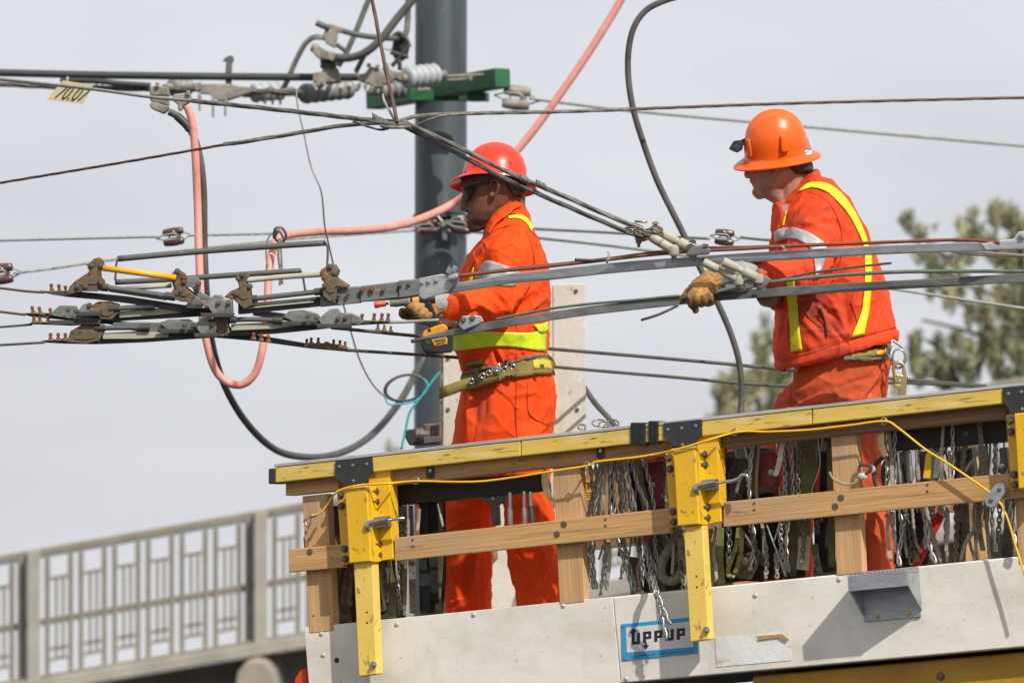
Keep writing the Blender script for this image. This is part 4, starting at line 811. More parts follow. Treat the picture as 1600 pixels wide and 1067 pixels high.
# hardware on the black cable
def clamp(name, label, polys, d, th, m, bolts=(), cat='clamp', bm='beige_clamp', extra=None):
    T = thing(name, label, cat)
    for p in polys: MB().plate(p, d, th).build('clamp_body', m, T, bevel=.006)
    for (x, y, dx, dy, l) in bolts:
        A = P(x, y, d - .006); B = P(x + dx * l, y + dy * l, d - .006); q = MB(); q.cyl(A, B, m_(1.9, d), 8); q.lathe([(m_(3.4, d), -.008), (m_(3.4, d), .008)], A.lerp(B, .25), B - A, 6); q.build('bolt', bm, T, smooth='auto')
    return T
clamp('cable_clamp', 'beige wedge clamp at the right end of the level black cable', [[(488, 114), (502, 112), (530, 112), (532, 128), (503, 130), (489, 128)], [(493, 128), (500, 124), (504, 134), (495, 138)], [(504, 105), (528, 106), (529, 113), (503, 113)]], DP - .68, .12, 'beige_clamp', [(499, 130, -.6, .8, 8), (505, 128, .1, 1, 8)])
T = clamp('cable_clamp', 'beige clamp on a black collar holding the rising grey hose', [[(490, 70), (500, 73), (511, 79), (512, 94), (498, 92), (488, 82)], [(511, 79), (528, 84), (530, 93), (524, 98), (511, 93)]], DP - .72, .09, 'beige_clamp')
MB().lathe([(.036, 0), (.04, .012), (.036, .02), (.04, .03), (.036, .04)], P(513, 107, DP - .66), cu_, 18).build('rubber_collar', 'black_rubber', T, smooth='auto')
MB().lathe([(.02, 0), (.022, .01), (.022, .03), (.016, .034)], P(497, 77, DP - .68), -cx_ + cu_ * .3, 16).build('cap', 'beige_clamp', T, smooth='auto')
T = clamp('cable_clamp', 'pale square plate clamp near the top of the switch hardware', [[(508, 44), (528, 49), (527, 62), (524, 74), (508, 66), (505, 56)], [(511, 39), (519, 37), (535, 44), (534, 52), (518, 50)], [(509, 62), (525, 72), (524, 76), (508, 68)]], DP - .72, .03, 'beige_clamp')
cable('cable_stub', 'short dark bare rod end through the pale square clamp', 'rod', [(494, 36, DP - .72), (506, 41, DP - .72), (515, 44, DP - .72)], 5, 'grey_tube')
cable('grey_hose', 'dark cable from the square clamp to the black junction by the pole', 'hose', [(533, 48, DP - .7), (560, 55, DP - .65), (590, 59, DP - .6), (618, 60, DP - .5), (633, 55, DP - .45), (637, 30, DP - .4), (638, -20, DP - .4)], 4.6, 'grey_tube')
cable('grey_hose', 'thick grey hose sweeping from the beige clamp up past the pole top', 'hose', [(526, 90, DP - .72), (545, 91, DP - .74), (570, 83, DP - .78), (595, 62, DP - .8), (620, 30, DP - .8), (645, 0, DP - .8), (662, -22, DP - .8)], 6.4, 'grey_tube', n=12)
cable('conduit', 'bent khaki conduit arching down to the level black cable', 'pipe', [(440, 143, DP - .5), (450, 124, DP - .55), (462, 96, DP - .6), (476, 70, DP - .65), (490, 59, DP - .68), (508, 60, DP - .7)], 4.4, 'pale_rod')
cable('conduit', 'straight olive rod rising from the clamp to the top edge', 'pipe', [(528, 104, DP - .55), (540, 85, DP - .55), (558, 45, DP - .55), (572, 10, DP - .55), (585, -20, DP - .55)], 4.6, 'green_wire')
cable('cable_stub', 'short dark rod below the square clamp', 'rod', [(526, 70, DP - .66), (540, 80, DP - .66)], 3.6, 'dark_strand')
cable('cable_stub', 'short grey cable leaning up from the clamps to the grey hose', 'rod', [(556, 113, DP - .5), (565, 95, DP - .52), (571, 84, DP - .55)], 4, 'grey_tube')
clamp('dead_end_clamp', 'lumpy beige dead end clamp left of the white insulator', [[(556, 116), (570, 115), (578, 104), (592, 106), (598, 114), (612, 116), (614, 128), (600, 132), (588, 134), (570, 130), (558, 125)], [(596, 106), (606, 103), (612, 110), (630, 114), (632, 122), (606, 126)], [(574, 128), (592, 126), (600, 136), (586, 138)]], DP - .66, .09, 'beige_clamp', [(576, 104, .2, -1, 5), (590, 106, .1, -1, 5), (604, 105, 0, -1, 6), (562, 131, 0, 1, 9), (571, 133, 0, 1, 9), (580, 135, 0, 1, 9)])
jb = thing('junction_box', 'black tangled junction with cable ends beside the pole', 'box')
b = MB(); b.plate([(614, 62), (624, 56), (634, 60), (640, 72), (636, 88), (628, 96), (614, 90), (612, 78)], DP - .45, .08); b.build('body', 'black_plate', jb, bevel=.012)
b = MB()
for l in ([(640, 70), (626, 88), (612, 104)], [(610, 82), (626, 86), (638, 90)], [(614, 58), (622, 52), (632, 56)], [(626, 56), (634, 60), (640, 74)], [(624, 94), (625, 110)]): b.tube([P(x, y, DP - .5) for x, y in cr_(l, 4)], m_(3.4, DP), 8)
b.tube([P(x, y, DP - .5) for x, y in cr_([(612, 76), (606, 79), (601, 76)], 4)], m_(.8, DP), 5); b.build('cable_end', 'black_rubber', jb, smooth=True)
clamp('parallel_clamp', 'long beige clamp with three hanging bolts under the black cable', [[(318, 131), (352, 131), (392, 137), (392, 145), (352, 158), (340, 158), (326, 147), (312, 146)], [(300, 130), (314, 128), (318, 140), (306, 144)]], DP - .72, .07, 'beige_clamp', [(312, 146, 0, 1, 28), (333, 150, 0, 1, 34), (352, 152, 0, 1, 30)])
clamp('tee_clamp', 'beige box clamp where the dark looping cable leaves the wire', [[(233, 134), (262, 136), (264, 150), (234, 150)], [(238, 158), (264, 166), (262, 172), (255, 178), (236, 170), (233, 163)], [(234, 150), (263, 150), (263, 166), (234, 158)]], 15.0, .06, 'beige_clamp', [(246, 134, 0, -1, 4)])
clamp('tap_clamp', 'small beige clamp gripping the top of the pink hose', [[(270, 148), (290, 145), (298, 148), (296, 160), (286, 166), (284, 172), (279, 172), (278, 164), (270, 158)]], 14.75, .05, 'beige_clamp', [(294, 146, 0, -1, 3), (281, 166, 0, 1, 8)])
clamp('splice_clamp', 'beige bolted splice with three rust-tipped bolts between the insulators', [[(416, 137), (424, 133), (434, 140), (446, 138), (462, 137), (463, 149), (450, 150), (430, 148), (416, 146)]], DP - .6, .05, 'beige_clamp', [(414, 148, 0, 1, 15), (426, 149, 0, 1, 15), (438, 149, 0, 1, 15), (532, 138, 0, 1, 12), (545, 134, 0, 1, 14)], bm='brown_metal')
T = thing('bracket_post', 'dark notched metal post sticking up from the black cable', 'bracket')
MB().plate([(352, 116), (353, 95), (348, 97), (351, 91), (358, 87), (364, 88), (365, 94), (362, 100), (361, 136), (352, 134)], DP - .6, .04).build('post', 'grey_tube', T, bevel=.003)
tg = thing('number_tag', 'slanted cream tag with printed numbers hung behind the overhead wire', 'tag')
tp = [(98, 126), (146, 133), (129, 163), (73, 156)]; TD = 15.8
MB().plate(tp, TD, .004).build('plate', 'tag_cream', tg)
xd = (P(129, 163, TD) - P(73, 156, TD)).normalized(); yd = (P(98, 126, TD) - P(73, 156, TD)).normalized()
text('70.07', 'lettering', P(83.5, 153.5, TD - .004), xd, yd, m_(28, TD), 'ink', tg, w=m_(45, TD), bold=-.005)
# ================================================================ CROSSOVER SWITCH (what the men are working on)
FD = 13.72
def run(name, m, pts, parent, d=FD, thk=.02, label=None, bev=.003):
    """Bar of changing height: pts (x, ytop, ybottom[, depth])"""
    b = MB(); k = len(pts); dd = [p[3] if len(p) > 3 else d for p in pts]
    vs = []
    for (p, q) in zip(pts, dd): vs += [P(p[0], p[1], q), P(p[0], p[2], q), P(p[0], p[2], q + thk), P(p[0], p[1], q + thk)]
    fs = [(i * 4 + j, i * 4 + (j + 1) % 4, i * 4 + 4 + (j + 1) % 4, i * 4 + 4 + j) for i in range(k - 1) for j in range(4)] + [(3, 2, 1, 0), tuple(4 * k - 4 + j for j in range(4))]
    b.add(vs, fs); return b.build(name, m, parent, bevel=bev, label=label)
def rod(name, m, pts, r, parent, d=FD, n=12, cat=None):
    b = MB().tube([P(p[0], p[1], p[2] if len(p) > 2 else d) for p in cr_(pts, 6)] if len(pts) > 2 else [P(p[0], p[1], p[2] if len(p) > 2 else d) for p in pts], m_(r, d), n)
    if name == 'tube' and len(pts) == 3:
        for A_, B_ in ((pts[0], pts[1]), (pts[-1], pts[-2])):
            A = P(A_[0], A_[1], d); B = P(B_[0], B_[1], d); MB().lathe([(m_(r + 1.6, d), -.004), (m_(r + 1.8, d), 0), (m_(r + 1.6, d), .03)], A, B - A, 14).build('collar', 'dark_runner', parent, smooth='auto')
    return b.build(name, m, parent, smooth=True)
def studs(xs, parent, d=FD, dx=.25, h=8, m='rust', r=3.0):
    for (x, y) in xs:
        MB().plate([(x - 5, y + 2), (x - 2.5, y - 3), (x + 3, y - 3), (x + 4.5, y + 2)], d, .02).build('lug', 'brown_metal', parent, bevel=.002)
        b = MB(); A = P(x, y, d + .01); B = P(x + dx * h, y - h, d + .01); b.tube([A, B], m_(r * .62, d), 8); b.lathe([(m_(r, d), -.003), (m_(r * 1.05, d), .004), (m_(r * .8, d), .008)], B, B - A, 6)
        b.lathe([(m_(r * 1.15, d), -.001), (m_(r * 1.1, d), .005)], A.lerp(B, .25), B - A, 6); b.build('stud_bolt', m, parent, smooth='auto')
def faceb(xs, parent, d, r=3.4, m='bolt_steel'):
    for (x, y) in xs: MB().bolt(P(x, y, d), -cf_, m_(r, d) * .8, .008).build('bolt', m, parent)
def pl(name, m, poly, parent, d=FD - .015, th=.03, bev=.003):
    if name == 'end_bracket':                             # a pair of cheeks with a web between them
        x0 = sum(p[0] for p in poly) / len(poly); y0 = sum(p[1] for p in poly) / len(poly)
        MB().plate([(x0 + (x - x0) * .97 + 2.5, y0 + (y - y0) * .97 - 1.5) for x, y in poly], d + .045, .012).build('rear_cheek', m, parent, bevel=.002)
        MB().plate([(x0 + (x - x0) * .72, y0 + (y - y0) * .72) for x, y in poly], d + .0145, .03).build('web', 'dark_runner', parent)
        MB().plate([(x0 + (x - x0) * .62, y0 + 2 + (y - y0) * .5) for x, y in poly], d - .004, .01).build('pad', 'brown_metal', parent, bevel=.0015)
        th = .014
    if name == 'joint_block':
        x0 = sum(p[0] for p in poly) / len(poly); y0 = sum(p[1] for p in poly) / len(poly); x1 = min(p[0] for p in poly); x2 = max(p[0] for p in poly); y2 = max(p[1] for p in poly)
        MB().plate([(x1 - 3, y2 - 6), (x2 + 3, y2 - 6), (x2 + 1, y2 + 1), (x1 - 1, y2 + 1)], d - .008, .012).build('foot', 'dark_runner', parent, bevel=.002)
    return MB().plate(poly, d, th).build(name, m, parent, bevel=bev)
z3 = lambda L_: [(x / 4, 340 + y / 4) for x, y in L_]
z4 = lambda L_: [(300 + x / 3.81, 340 + y / 3.81) for x, y in L_]
A1 = thing('switch_runner', 'upper left dark runner of the wire crossover carrying the yellow rod', 'wire switch', 'runners of the trolley wire crossover')
run('runner_bar', 'dark_runner', [(62, 453.5, 456), (80, 455, 460), (104, 454, 464), (150, 458, 468, FD), (200, 463, 474, FD), (265, 473, 484, FD), (310, 480, 492, FD), (330, 485, 495, FD)], A1)
run('insulating_strip', 'pale_rod', [(170, 453.5, 456), (215, 459, 463), (260, 467, 470)], A1, FD - .022, .016)
rod('tube', 'grey_tube', [(155, 448), (215, 456), (272, 464)], 4.6, A1, FD - .03)
pl('end_bracket', 'brown_metal', z3([(425, 480), (430, 435), (470, 395), (540, 350), (560, 340), (545, 300), (530, 300), (560, 285), (585, 258), (610, 250), (635, 265), (650, 310), (625, 340), (628, 380), (650, 400), (640, 450), (600, 462), (520, 460)]), A1, FD - .04, .05)
pl('end_bracket', 'brown_metal', z3([(1055, 500), (1085, 440), (1060, 360), (1100, 322), (1150, 355), (1160, 440), (1225, 490), (1185, 530), (1130, 525)]), A1, FD - .04, .05)
pl('bracket_ear', 'grey_steel', z3([(1165, 370), (1230, 370), (1258, 400), (1250, 450), (1215, 460), (1190, 430), (1160, 440)]), A1, FD - .03, .02)
pl('bracket_wing', 'grey_steel', z3([(1205, 450), (1240, 455), (1320, 500), (1300, 520), (1230, 500)]), A1, FD - .01, .02)
rod('yellow_rod', 'yellow_rod', [(161, 419, FD - .05), (275, 434, FD - .05)], 4.7, A1)
faceb(z3([(485, 432), (535, 432), (632, 300), (575, 300), (1130, 458), (1108, 335), (1240, 415), (628, 395)]), A1, FD - .043, 4)
faceb(z3([(1150, 400), (1152, 375), (632, 410)]), A1, FD - .045, 4, 'rust')
studs([(81, 455), (93, 456), (103, 458)], A1, dx=-.1, h=8)
pl('joint_block', 'grey_steel', z3([(1172, 500), (1195, 488), (1250, 500), (1258, 552), (1210, 565), (1170, 548)]), A1, FD - .035, .04)
faceb(z3([(1187, 532), (1240, 542)]), A1, FD - .038, 3.6)
A2 = thing('switch_runner', 'heavy channel bar of the crossover climbing right to the galvanised bar', 'wire switch', 'runners of the trolley wire crossover')
run('runner_bar', 'dark_runner', [(35, 489, 491), (50, 489, 495), (100, 489, 500), (150, 491, 505), (200, 489, 501), (290, 484, 496), (330, 480, 493), (362, 466, 491)], A2, FD + .025)
run('runner_bar', 'dark_runner', [(372, 474, 491), (380, 475, 491), (440, 470, 485), (500, 463, 479)], A2, FD)
run('channel', 'grey_steel', [(500, 456, 480), (505, 456, 479.5), (564, 450, 473.5), (566, 449, 472), (624, 440, 468), (656, 438, 463)], A2, FD - .01, .03)
run('cover_plate', 'grey_steel', [(527, 450, 478), (562, 447, 473)], A2, FD - .022, .01); run('cover_plate', 'grey_steel', [(563, 447, 472), (622, 440, 465)], A2, FD - .026, .012); run('cover_plate', 'grey_steel', [(623, 438, 466), (655, 436, 461)], A2, FD - .03, .016)
run('insulating_strip', 'pale_rod', [(385, 474, 479), (440, 469, 474), (494, 464, 468)], A2, FD - .012, .012)
run('insulating_strip', 'pale_rod', [(385, 480.5, 483), (490, 470, 473)], A2, FD - .012, .012)
rod('tube', 'grey_tube', [(388, 468), (440, 462), (505, 455)], 4.2, A2, FD - .02)
rod('pale_rod', 'pale_rod', [(384, 438.5), (440, 433), (505, 428.5)], 4.3, A2, FD - .03)
pl('end_bracket', 'brown_metal', z4([(270, 370), (265, 350), (285, 330), (320, 325), (335, 350), (320, 390), (345, 420), (350, 470), (360, 520), (310, 545), (250, 490), (190, 475), (225, 440), (280, 420)]), A2, FD - .04, .045)
pl('end_bracket', 'brown_metal', z4([(765, 310), (800, 290), (850, 280), (875, 320), (860, 360), (940, 412), (865, 425), (860, 490), (820, 500), (780, 470), (775, 420), (790, 390), (770, 370)]), A2, FD - .04, .045)
pl('joint_plate', 'rust', z4([(765, 310), (785, 310), (785, 370), (768, 365)]), A2, FD - .046, .01)
faceb(z4([(275, 362), (300, 340), (268, 452), (345, 410), (790, 405), (850, 330), (823, 292)]), A2, FD - .043, 4)
faceb(z4([(1012, 432), (1070, 428)]), A2, FD - .034, 4, 'rust'); faceb(z4([(930, 455), (875, 463), (1240, 402), (1290, 397), (1140, 430)]), A2, FD - .034, 3.2)
pl('joint_block', 'worn_zinc', z3([(1262, 520), (1300, 515), (1340, 482), (1382, 483), (1398, 510), (1450, 512), (1455, 600), (1420, 620), (1330, 605), (1300, 560), (1262, 545)]), A2, FD - .05, .05)
faceb(z3([(1365, 535), (1428, 535)]), A2, FD - .053, 3.6)
T2 = thing('guard_tube', 'long grey guard tube with bent wire hooks above the yellow rod', 'tube')
rod('tube', 'grey_tube', [(184, 404.5), (300, 394), (400, 386.5), (509, 379.5)], 4.8, T2, FD + .04)
for l in ([(185, 404), (182, 412), (180, 438)], [(507, 377), (512, 388), (511, 418)]): rod('hook', 'grey_tube', l, 1.9, T2, FD + .03)
T2 = thing('guard_tube', 'shorter grey guard tube just below the long one', 'tube')
rod('tube', 'grey_tube', [(180, 441), (260, 437), (340, 431.5), (400, 427.5), (470, 423)], 4.4, T2, FD + .06)
rod('hook', 'grey_tube', [(469, 422), (473, 432), (477, 454)], 1.8, T2, FD + .05)
rod('pale_rod', 'pale_rod', [(196, 451), (268, 446)], 3.8, T2, FD + .05)
A3 = thing('switch_runner', 'middle runner of the crossover with a tapered left tip of three studs', 'wire switch', 'runners of the trolley wire crossover')
run('runner_bar', 'dark_runner', [(45, 505, 507), (60, 503, 507), (110, 503, 509), (165, 500, 506), (200, 503, 511), (250, 506, 517), (312, 511, 526), (340, 514, 528), (400, 523, 533), (484, 537, 544.5), (549, 545, 550), (575, 547, 552)], A3, FD + .045)
run('web_bar', 'grey_steel', [(176, 504, 511), (215, 503, 518), (250, 504, 521), (262, 500, 522)], A3, FD + .02)
pl('joint_block', 'grey_steel', z3([(310, 600), (375, 548), (470, 550), (490, 590), (560, 620), (620, 640), (600, 665), (480, 640), (330, 615)]), A3, FD - .01, .04)
pl('joint_block', 'worn_zinc', z3([(490, 580), (520, 540), (560, 535), (575, 568), (625, 570), (620, 600), (600, 612), (500, 600)]), A3, FD - .03, .04)
pl('joint_block', 'grey_steel', z3([(1000, 665), (1050, 635), (1180, 635), (1225, 660), (1240, 700), (1200, 720), (1050, 705)]), A3, FD - .01, .04)
faceb(z3([(425, 578), (475, 585), (1155, 672), (1205, 680), (560, 548)]), A3, FD - .032, 3.6)
studs([(52, 489), (63, 490), (80, 492)], A3, dx=-.2, h=7)
studs([(53, 503), (62, 503), (75, 504)], A3, dx=0, h=6)
run('insulating_strip', 'pale_rod', [(186, 486.5, 497), (240, 481.5, 493), (290, 482, 488)], A3, FD + .01, .012)
rod('tube', 'grey_tube', [(172, 483), (215, 480), (240, 479)], 4, A3, FD - .0)
pl('end_bracket', 'brown_metal', z3([(560, 560), (600, 530), (680, 528), (740, 545), (745, 590), (700, 640), (620, 635), (620, 580)]), A3, FD - .005, .04)
A4 = thing('switch_runner', 'lowest runner of the crossover ending in a rod by the gloved hand', 'wire switch', 'runners of the trolley wire crossover')
run('runner_bar', 'dark_runner', [(65, 532, 535), (100, 529, 537), (150, 524, 538), (225, 519, 535), (312, 513, 529), (340, 513, 527), (431, 506, 521.5), (507, 497, 514), (520, 497, 512), (547, 500, 509), (600, 501.5, 506)], A4, FD + .02)
rod('rod_end', 'pale_strand', [(596, 504, FD + .03), (640, 502.5, FD + .03), (686, 500, FD + .03)], 2.6, A4)
run('insulating_strip', 'pale_rod', [(160, 520.5, 530), (215, 517.5, 530), (264, 520, 527)], A4, FD + .005, .012)
run('insulating_strip', 'pale_rod', [(361, 506.5, 517), (430, 503, 514), (472, 505, 508)], A4, FD + .005, .012)
rod('tube', 'grey_tube', [(150, 513), (190, 512), (232, 512)], 4, A4, FD); rod('tube', 'grey_tube', [(355, 500), (400, 499), (440, 501)], 4, A4, FD)
pl('end_bracket', 'brown_metal', z3([(415, 780), (440, 710), (500, 675), (560, 660), (640, 680), (650, 710), (620, 770), (540, 788)]), A4, FD - .005, .04)
pl('end_bracket', 'brown_metal', z3([(1300, 640), (1360, 615), (1420, 625), (1425, 680), (1440, 720), (1390, 745), (1330, 735)]), A4, FD - .015, .04)
pl('joint_block', 'worn_zinc', z3([(1220, 665), (1262, 625), (1290, 625), (1300, 650), (1350, 652), (1355, 690), (1340, 745), (1270, 745), (1225, 690)]), A4, FD - .035, .045)
pl('joint_block', 'grey_steel', z4([(540, 590), (580, 555), (660, 548), (745, 570), (770, 600), (760, 640), (700, 640), (600, 620)]), A4, FD - .01, .04)
pl('joint_block', 'worn_zinc', z4([(750, 605), (820, 545), (870, 540), (885, 565), (940, 568), (945, 620), (930, 655), (800, 655), (760, 625)]), A4, FD - .035, .045)
pl('tail_plate', 'grey_steel', z4([(945, 565), (1000, 590), (1020, 625), (1000, 640), (945, 630)]), A4, FD - .005, .03)
faceb(z4([(690, 588), (740, 595), (870, 600), (915, 597), (20, 640), (120, 640)]), A4, FD - .038, 3.4)
faceb(z3([(455, 715), (500, 712), (1325, 672)]), A4, FD - .038, 3.2)
run('rod_bar', 'grey_steel', [(395, 484, 493), (440, 489, 500), (470, 495, 506), (500, 498, 511)], A4, FD + .035)
studs([(79, 531), (91, 531), (102, 531)], A4, dx=0, h=7)
studs([(565, 502), (584, 501), (596, 501), (606, 501)], A4, dx=.1, h=8)
studs([(590, 515), (600, 516), (610, 518)], A4, dx=.1, h=5, r=2)
studs([(396, 529), (408, 531), (419, 533)], A4, dx=0, h=6)
cl2 = thing('wire_splicer', 'six-bolt rusty splicer on the lowest trolley wire', 'splicer')
run('body', 'brown_metal', [(474, 540, 543), (490, 536, 544), (505, 536, 545), (510, 533, 545.5), (518, 537, 546), (535, 539, 547), (547, 544, 548)], cl2, FD + .035, .03)
studs([(479, 539), (486, 537), (497, 537), (521, 540), (531, 541), (539, 543)], cl2, FD + .03, dx=.05, h=6, r=2.3)
def tw(label, pts, r=2.2, m='dark_cable'): cable('trolley_wire', label, 'wire', pts, r, m)
tw('trolley wire at the left edge feeding the top runner', [(-40, 445, FD), (0, 450, FD), (40, 455, FD), (70, 457, FD)], 2, 'rust_strand')
tw('trolley wire at the left edge feeding the heavy channel bar', [(-40, 482, FD), (0, 487, FD), (40, 492, FD)], 2, 'rust_strand')
tw('trolley wire at the left edge feeding the middle runner', [(-40, 513, FD + .05), (0, 511, FD + .05), (50, 507, FD + .05)], 1.8)
tw('trolley wire at the left edge feeding the lowest runner', [(-40, 540, FD), (0, 539, FD), (70, 535, FD)], 2.0)
tw('trolley wire from the splicer passing behind the waist and to the right', [(540, 547, FD + .05), (620, 552, 13.95), (707, 558, 14.25), (780, 564, 14.75), (865, 573, 15), (1040, 588, 15.6), (1230, 603, 16), (1400, 598, 16.5), (1540, 605, 17)], 2.6)
tw('trolley wire from the middle runner passing behind the man at belt height', [(518, 512, FD + .05), (560, 516, 13.85), (610, 521, 13.95), (660, 526, 14.1), (720, 533, 14.6), (860, 545, 15), (1040, 560, 15.6), (1240, 578, 16), (1400, 592, 16.5), (1540, 603, 17)], 2.8)
# curved galvanised bars
def dbar(x): return 13.62 - (x - 655) / 945 * .55
g1 = thing('curved_bar', 'upper bright galvanised bar sweeping across in front of both men', 'bar')
run('bar', 'galvanised', [(x, y - h / 2, y + h / 2, dbar(x)) for x, y, h in [(656, 454, 17), (705, 450.5, 15), (750, 444, 15.5), (797, 435.5, 16), (860, 429.5, 16.5), (940, 420.5, 16.5), (1000, 415, 16.5), (1080, 409, 15.5), (1160, 403, 15), (1240, 398.5, 15), (1359, 391.5, 14.5), (1450, 388, 14), (1530, 385.5, 15), (1640, 381, 15)]], g1, thk=.028, bev=.004)
pl('end_clamp', 'galvanised', [(654, 435), (690, 428), (712, 432), (716, 440), (700, 456), (662, 468), (655, 464)], g1, 13.575, .03)
pl('end_clamp', 'galvanised', [(1532, 381), (1560, 376), (1585, 373), (1592, 362), (1612, 360), (1640, 370), (1640, 388), (1540, 391)], g1, dbar(1580) - .02, .03)
b = MB(); b.lathe([(.010, 0), (.013, .004), (.013, .03), (.008, .034)], P(702, 436, 13.56), cx_ + cu_ * .3, 12); b.lathe([(.008, 0), (.011, .02)], P(700, 427, 13.57), cx_ * .6 + cu_, 10); b.lathe([(.007, 0), (.009, .02)], P(709, 424, 13.57), cx_ * .4 + cu_, 10); b.build('screw_fitting', 'galvanised', g1, smooth='auto')
faceb([(659, 441), (670, 440), (682, 438)], g1, 13.572, 3.4, 'galvanised'); faceb([(1598, 368)], g1, dbar(1590) - .022, 5, 'galvanised')
g2 = thing('curved_bar', 'lower dull grey bar that the jacketed man\'s glove grips', 'bar')
def db2(x): return 13.60 - (x - 655) / 945 * .50
run('bar', 'grey_steel', [(x, y - h / 2, y + h / 2, db2(x)) for x, y, h in [(642, 533, 3), (680, 524, 7), (722, 517, 12), (784, 506, 13), (862, 493.5, 14), (920, 485.5, 14), (1040, 472, 14), (1110, 463.5, 15), (1209, 456.5, 14.5), (1330, 449, 14), (1460, 442, 14), (1640, 432, 14)]], g2, thk=.026, bev=.004)
pl('clamp_ear', 'galvanised', [(716, 508), (722, 494), (738, 492), (752, 494), (756, 502), (745, 508), (724, 516)], g2, 13.545, .04)
faceb([(724, 500), (738, 497)], g2, 13.542, 4)
rod('tip', 'dark_runner', [(642, 533.5), (660, 530), (690, 524)], 3, g2, 13.6)
def barcable(name, label, pts, r, m, **k): cable(name, label, 'wire', [(x, y, db) for x, y, db in pts], r, m, **k)
barcable('contact_wire', 'reddish copper wire lying on top of the upper galvanised bar', [(703, 433, 13.56), (780, 424, 13.52), (860, 416, 13.47), (940, 407, 13.42), (1010, 399, 13.38), (1080, 393, 13.34), (1160, 389, 13.3), (1240, 384.5, 13.25), (1400, 378, 13.16), (1500, 375, 13.1), (1562, 379, 13.06)], 2.7, 'copper_strand')
barcable('contact_wire', 'grey wire running along above the copper wire to the men\'s clamps', [(712, 431, 13.6), (800, 420, 13.56), (940, 405, 13.46), (1000, 397, 13.4), (1080, 388, 13.36), (1180, 385.5, 13.3), (1292, 381, 13.24)], 2.0, 'dark_strand')
barcable('metal_strip', 'dark flat strip lying on the wires left of the clamps', [(898, 406, 13.42), (930, 407, 13.42), (975, 402, 13.41), (1010, 396, 13.4)], 2.6, 'black_plate')
barcable('contact_wire', 'green grey wire rising along the lower bar before the red coverall', [(775, 499, 13.56), (820, 490, 13.53), (862, 482, 13.5), (920, 475, 13.46), (990, 469, 13.42), (1062, 462, 13.38)], 2.2, 'green_wire')
barcable('contact_wire', 'pale green wire from the glove running right over the lower bar', [(1105, 459, 13.3), (1150, 449, 13.3), (1210, 440, 13.26), (1300, 431, 13.22), (1380, 426, 13.18), (1460, 424, 13.14), (1640, 424, 13.05)], 3.0, 'green_wire')
barcable('thin_rod', 'thin grey rod pointing right and ending before the jacket\'s stripe', [(1205, 441, 13.3), (1265, 427, 13.26), (1330, 418, 13.22), (1393, 411, 13.18)], 1.9, 'dark_strand')
barcable('thin_rod', 'thin wire tip poking left below the tan glove', [(1002, 500, 13.32), (1030, 491, 13.3), (1060, 477, 13.3)], 2.2, 'dark_strand')
cable('thin_wire', 'rusty wire sagging off the right of the upper galvanised bar', 'wire', [(1480, 392, 13.6), (1530, 399, 13.6), (1640, 401, 13.6)], 1.4, 'rust_strand')
# turnbuckle rods
def tb(label, a, b_, r, d0, d1):
    T = thing('insulating_link', label, 'link'); A, B = P(*a, d0), P(*b_, d1); e = (B - A).normalized(); k = m_(1, d0)
    MB().lathe([(r * k * .98, 0), (r * k, .01), (r * k, (B - A).length)], A, e, 16).build('rod', 'beige_clamp' if 0 else 'pale_rod', T, smooth='auto')
    for c_, sg in ((A, 1), (B, -1)):
        MB().lathe([(r * k * 1.15, -.012), (r * k * 1.5, -.008), (r * k * 1.5, .036), (r * k * 1.15, .042)], c_ + e * (.0 if sg > 0 else -.03), e, 16).build('sleeve', 'pale_rod', T, smooth='auto')
    q = MB(); q.bolt(B + e * .016 - cu_ * .016, -cu_, .009, .012, .01); q.build('bolt', 'bolt_steel', T)
    q = MB(); q.lathe([(.016, -.014), (.018, 0), (.016, .014)], B + e * .016, cu_, 12); q.build('eye', 'pale_rod', T, smooth='auto'); return T
tb('beige insulated link under the chain, pointing at the copper wire', (1022, 373), (1047, 388), 5.0, 13.36, 13.33)
tb('thicker beige insulated link ending on the upper galvanised bar', (1040, 368), (1078, 387), 5.8, 13.38, 13.34)
tb('lower beige insulated link between the two galvanised bars', (1104, 412), (1147, 434), 4.6, 13.22, 13.22)
tb('upper beige insulated link ending in a shiny bolt over the sleeve', (1134, 411), (1178, 432), 5.2, 13.2, 13.22)
ch = thing('clevis', 'dark steel clevis and chain joining the slanting cables to the links', 'clevis')
b = MB(); b.plate([(991, 361), (1003, 356), (1012, 363), (1016, 374), (1005, 378), (992, 372)], 13.36, .03); b.build('cheek', 'brown_metal', ch, bevel=.003)
b = MB(); b.plate([(1014, 356), (1024, 350), (1036, 356), (1037, 370), (1024, 374), (1015, 368)], 13.37, .03); b.build('cheek', 'brown_metal', ch, bevel=.003)
b = MB().chain([P(982, 357, 13.37), P(1000, 361, 13.35), P(1018, 360, 13.35), P(1034, 366, 13.36)], .022, .0035); b.chain([P(984, 364, 13.35), P(1000, 367, 13.34), P(1014, 366, 13.34)], .02, .0032); b.build('chain', 'bolt_steel', ch, smooth=True)
faceb([(1001, 364), (1024, 360)], ch, 13.355, 4.4, 'steel'); b = MB().bolt(P(998, 374, 13.37), -cu_, .010, .014, .012); b.build('bolt', 'bolt_steel', ch)
b = MB().bolt(P(1024, 351, 13.38), cu_, .010, .010); b.build('bolt', 'gold_metal', ch)
b = MB().tube([P(992, 346, 13.4), P(1011, 347, 13.39)], m_(2, 13.4), 8); b.build('pin', 'steel', ch, smooth=True)
ca = thing('bar_clamp', 'bolted grey clamp where the links meet the upper galvanised bar', 'clamp')
b = MB(); b.plate([(1082, 385), (1096, 382), (1112, 390), (1108, 398), (1072, 400), (1074, 394)], 13.30, .04); b.build('body', 'grey_steel', ca, bevel=.004)
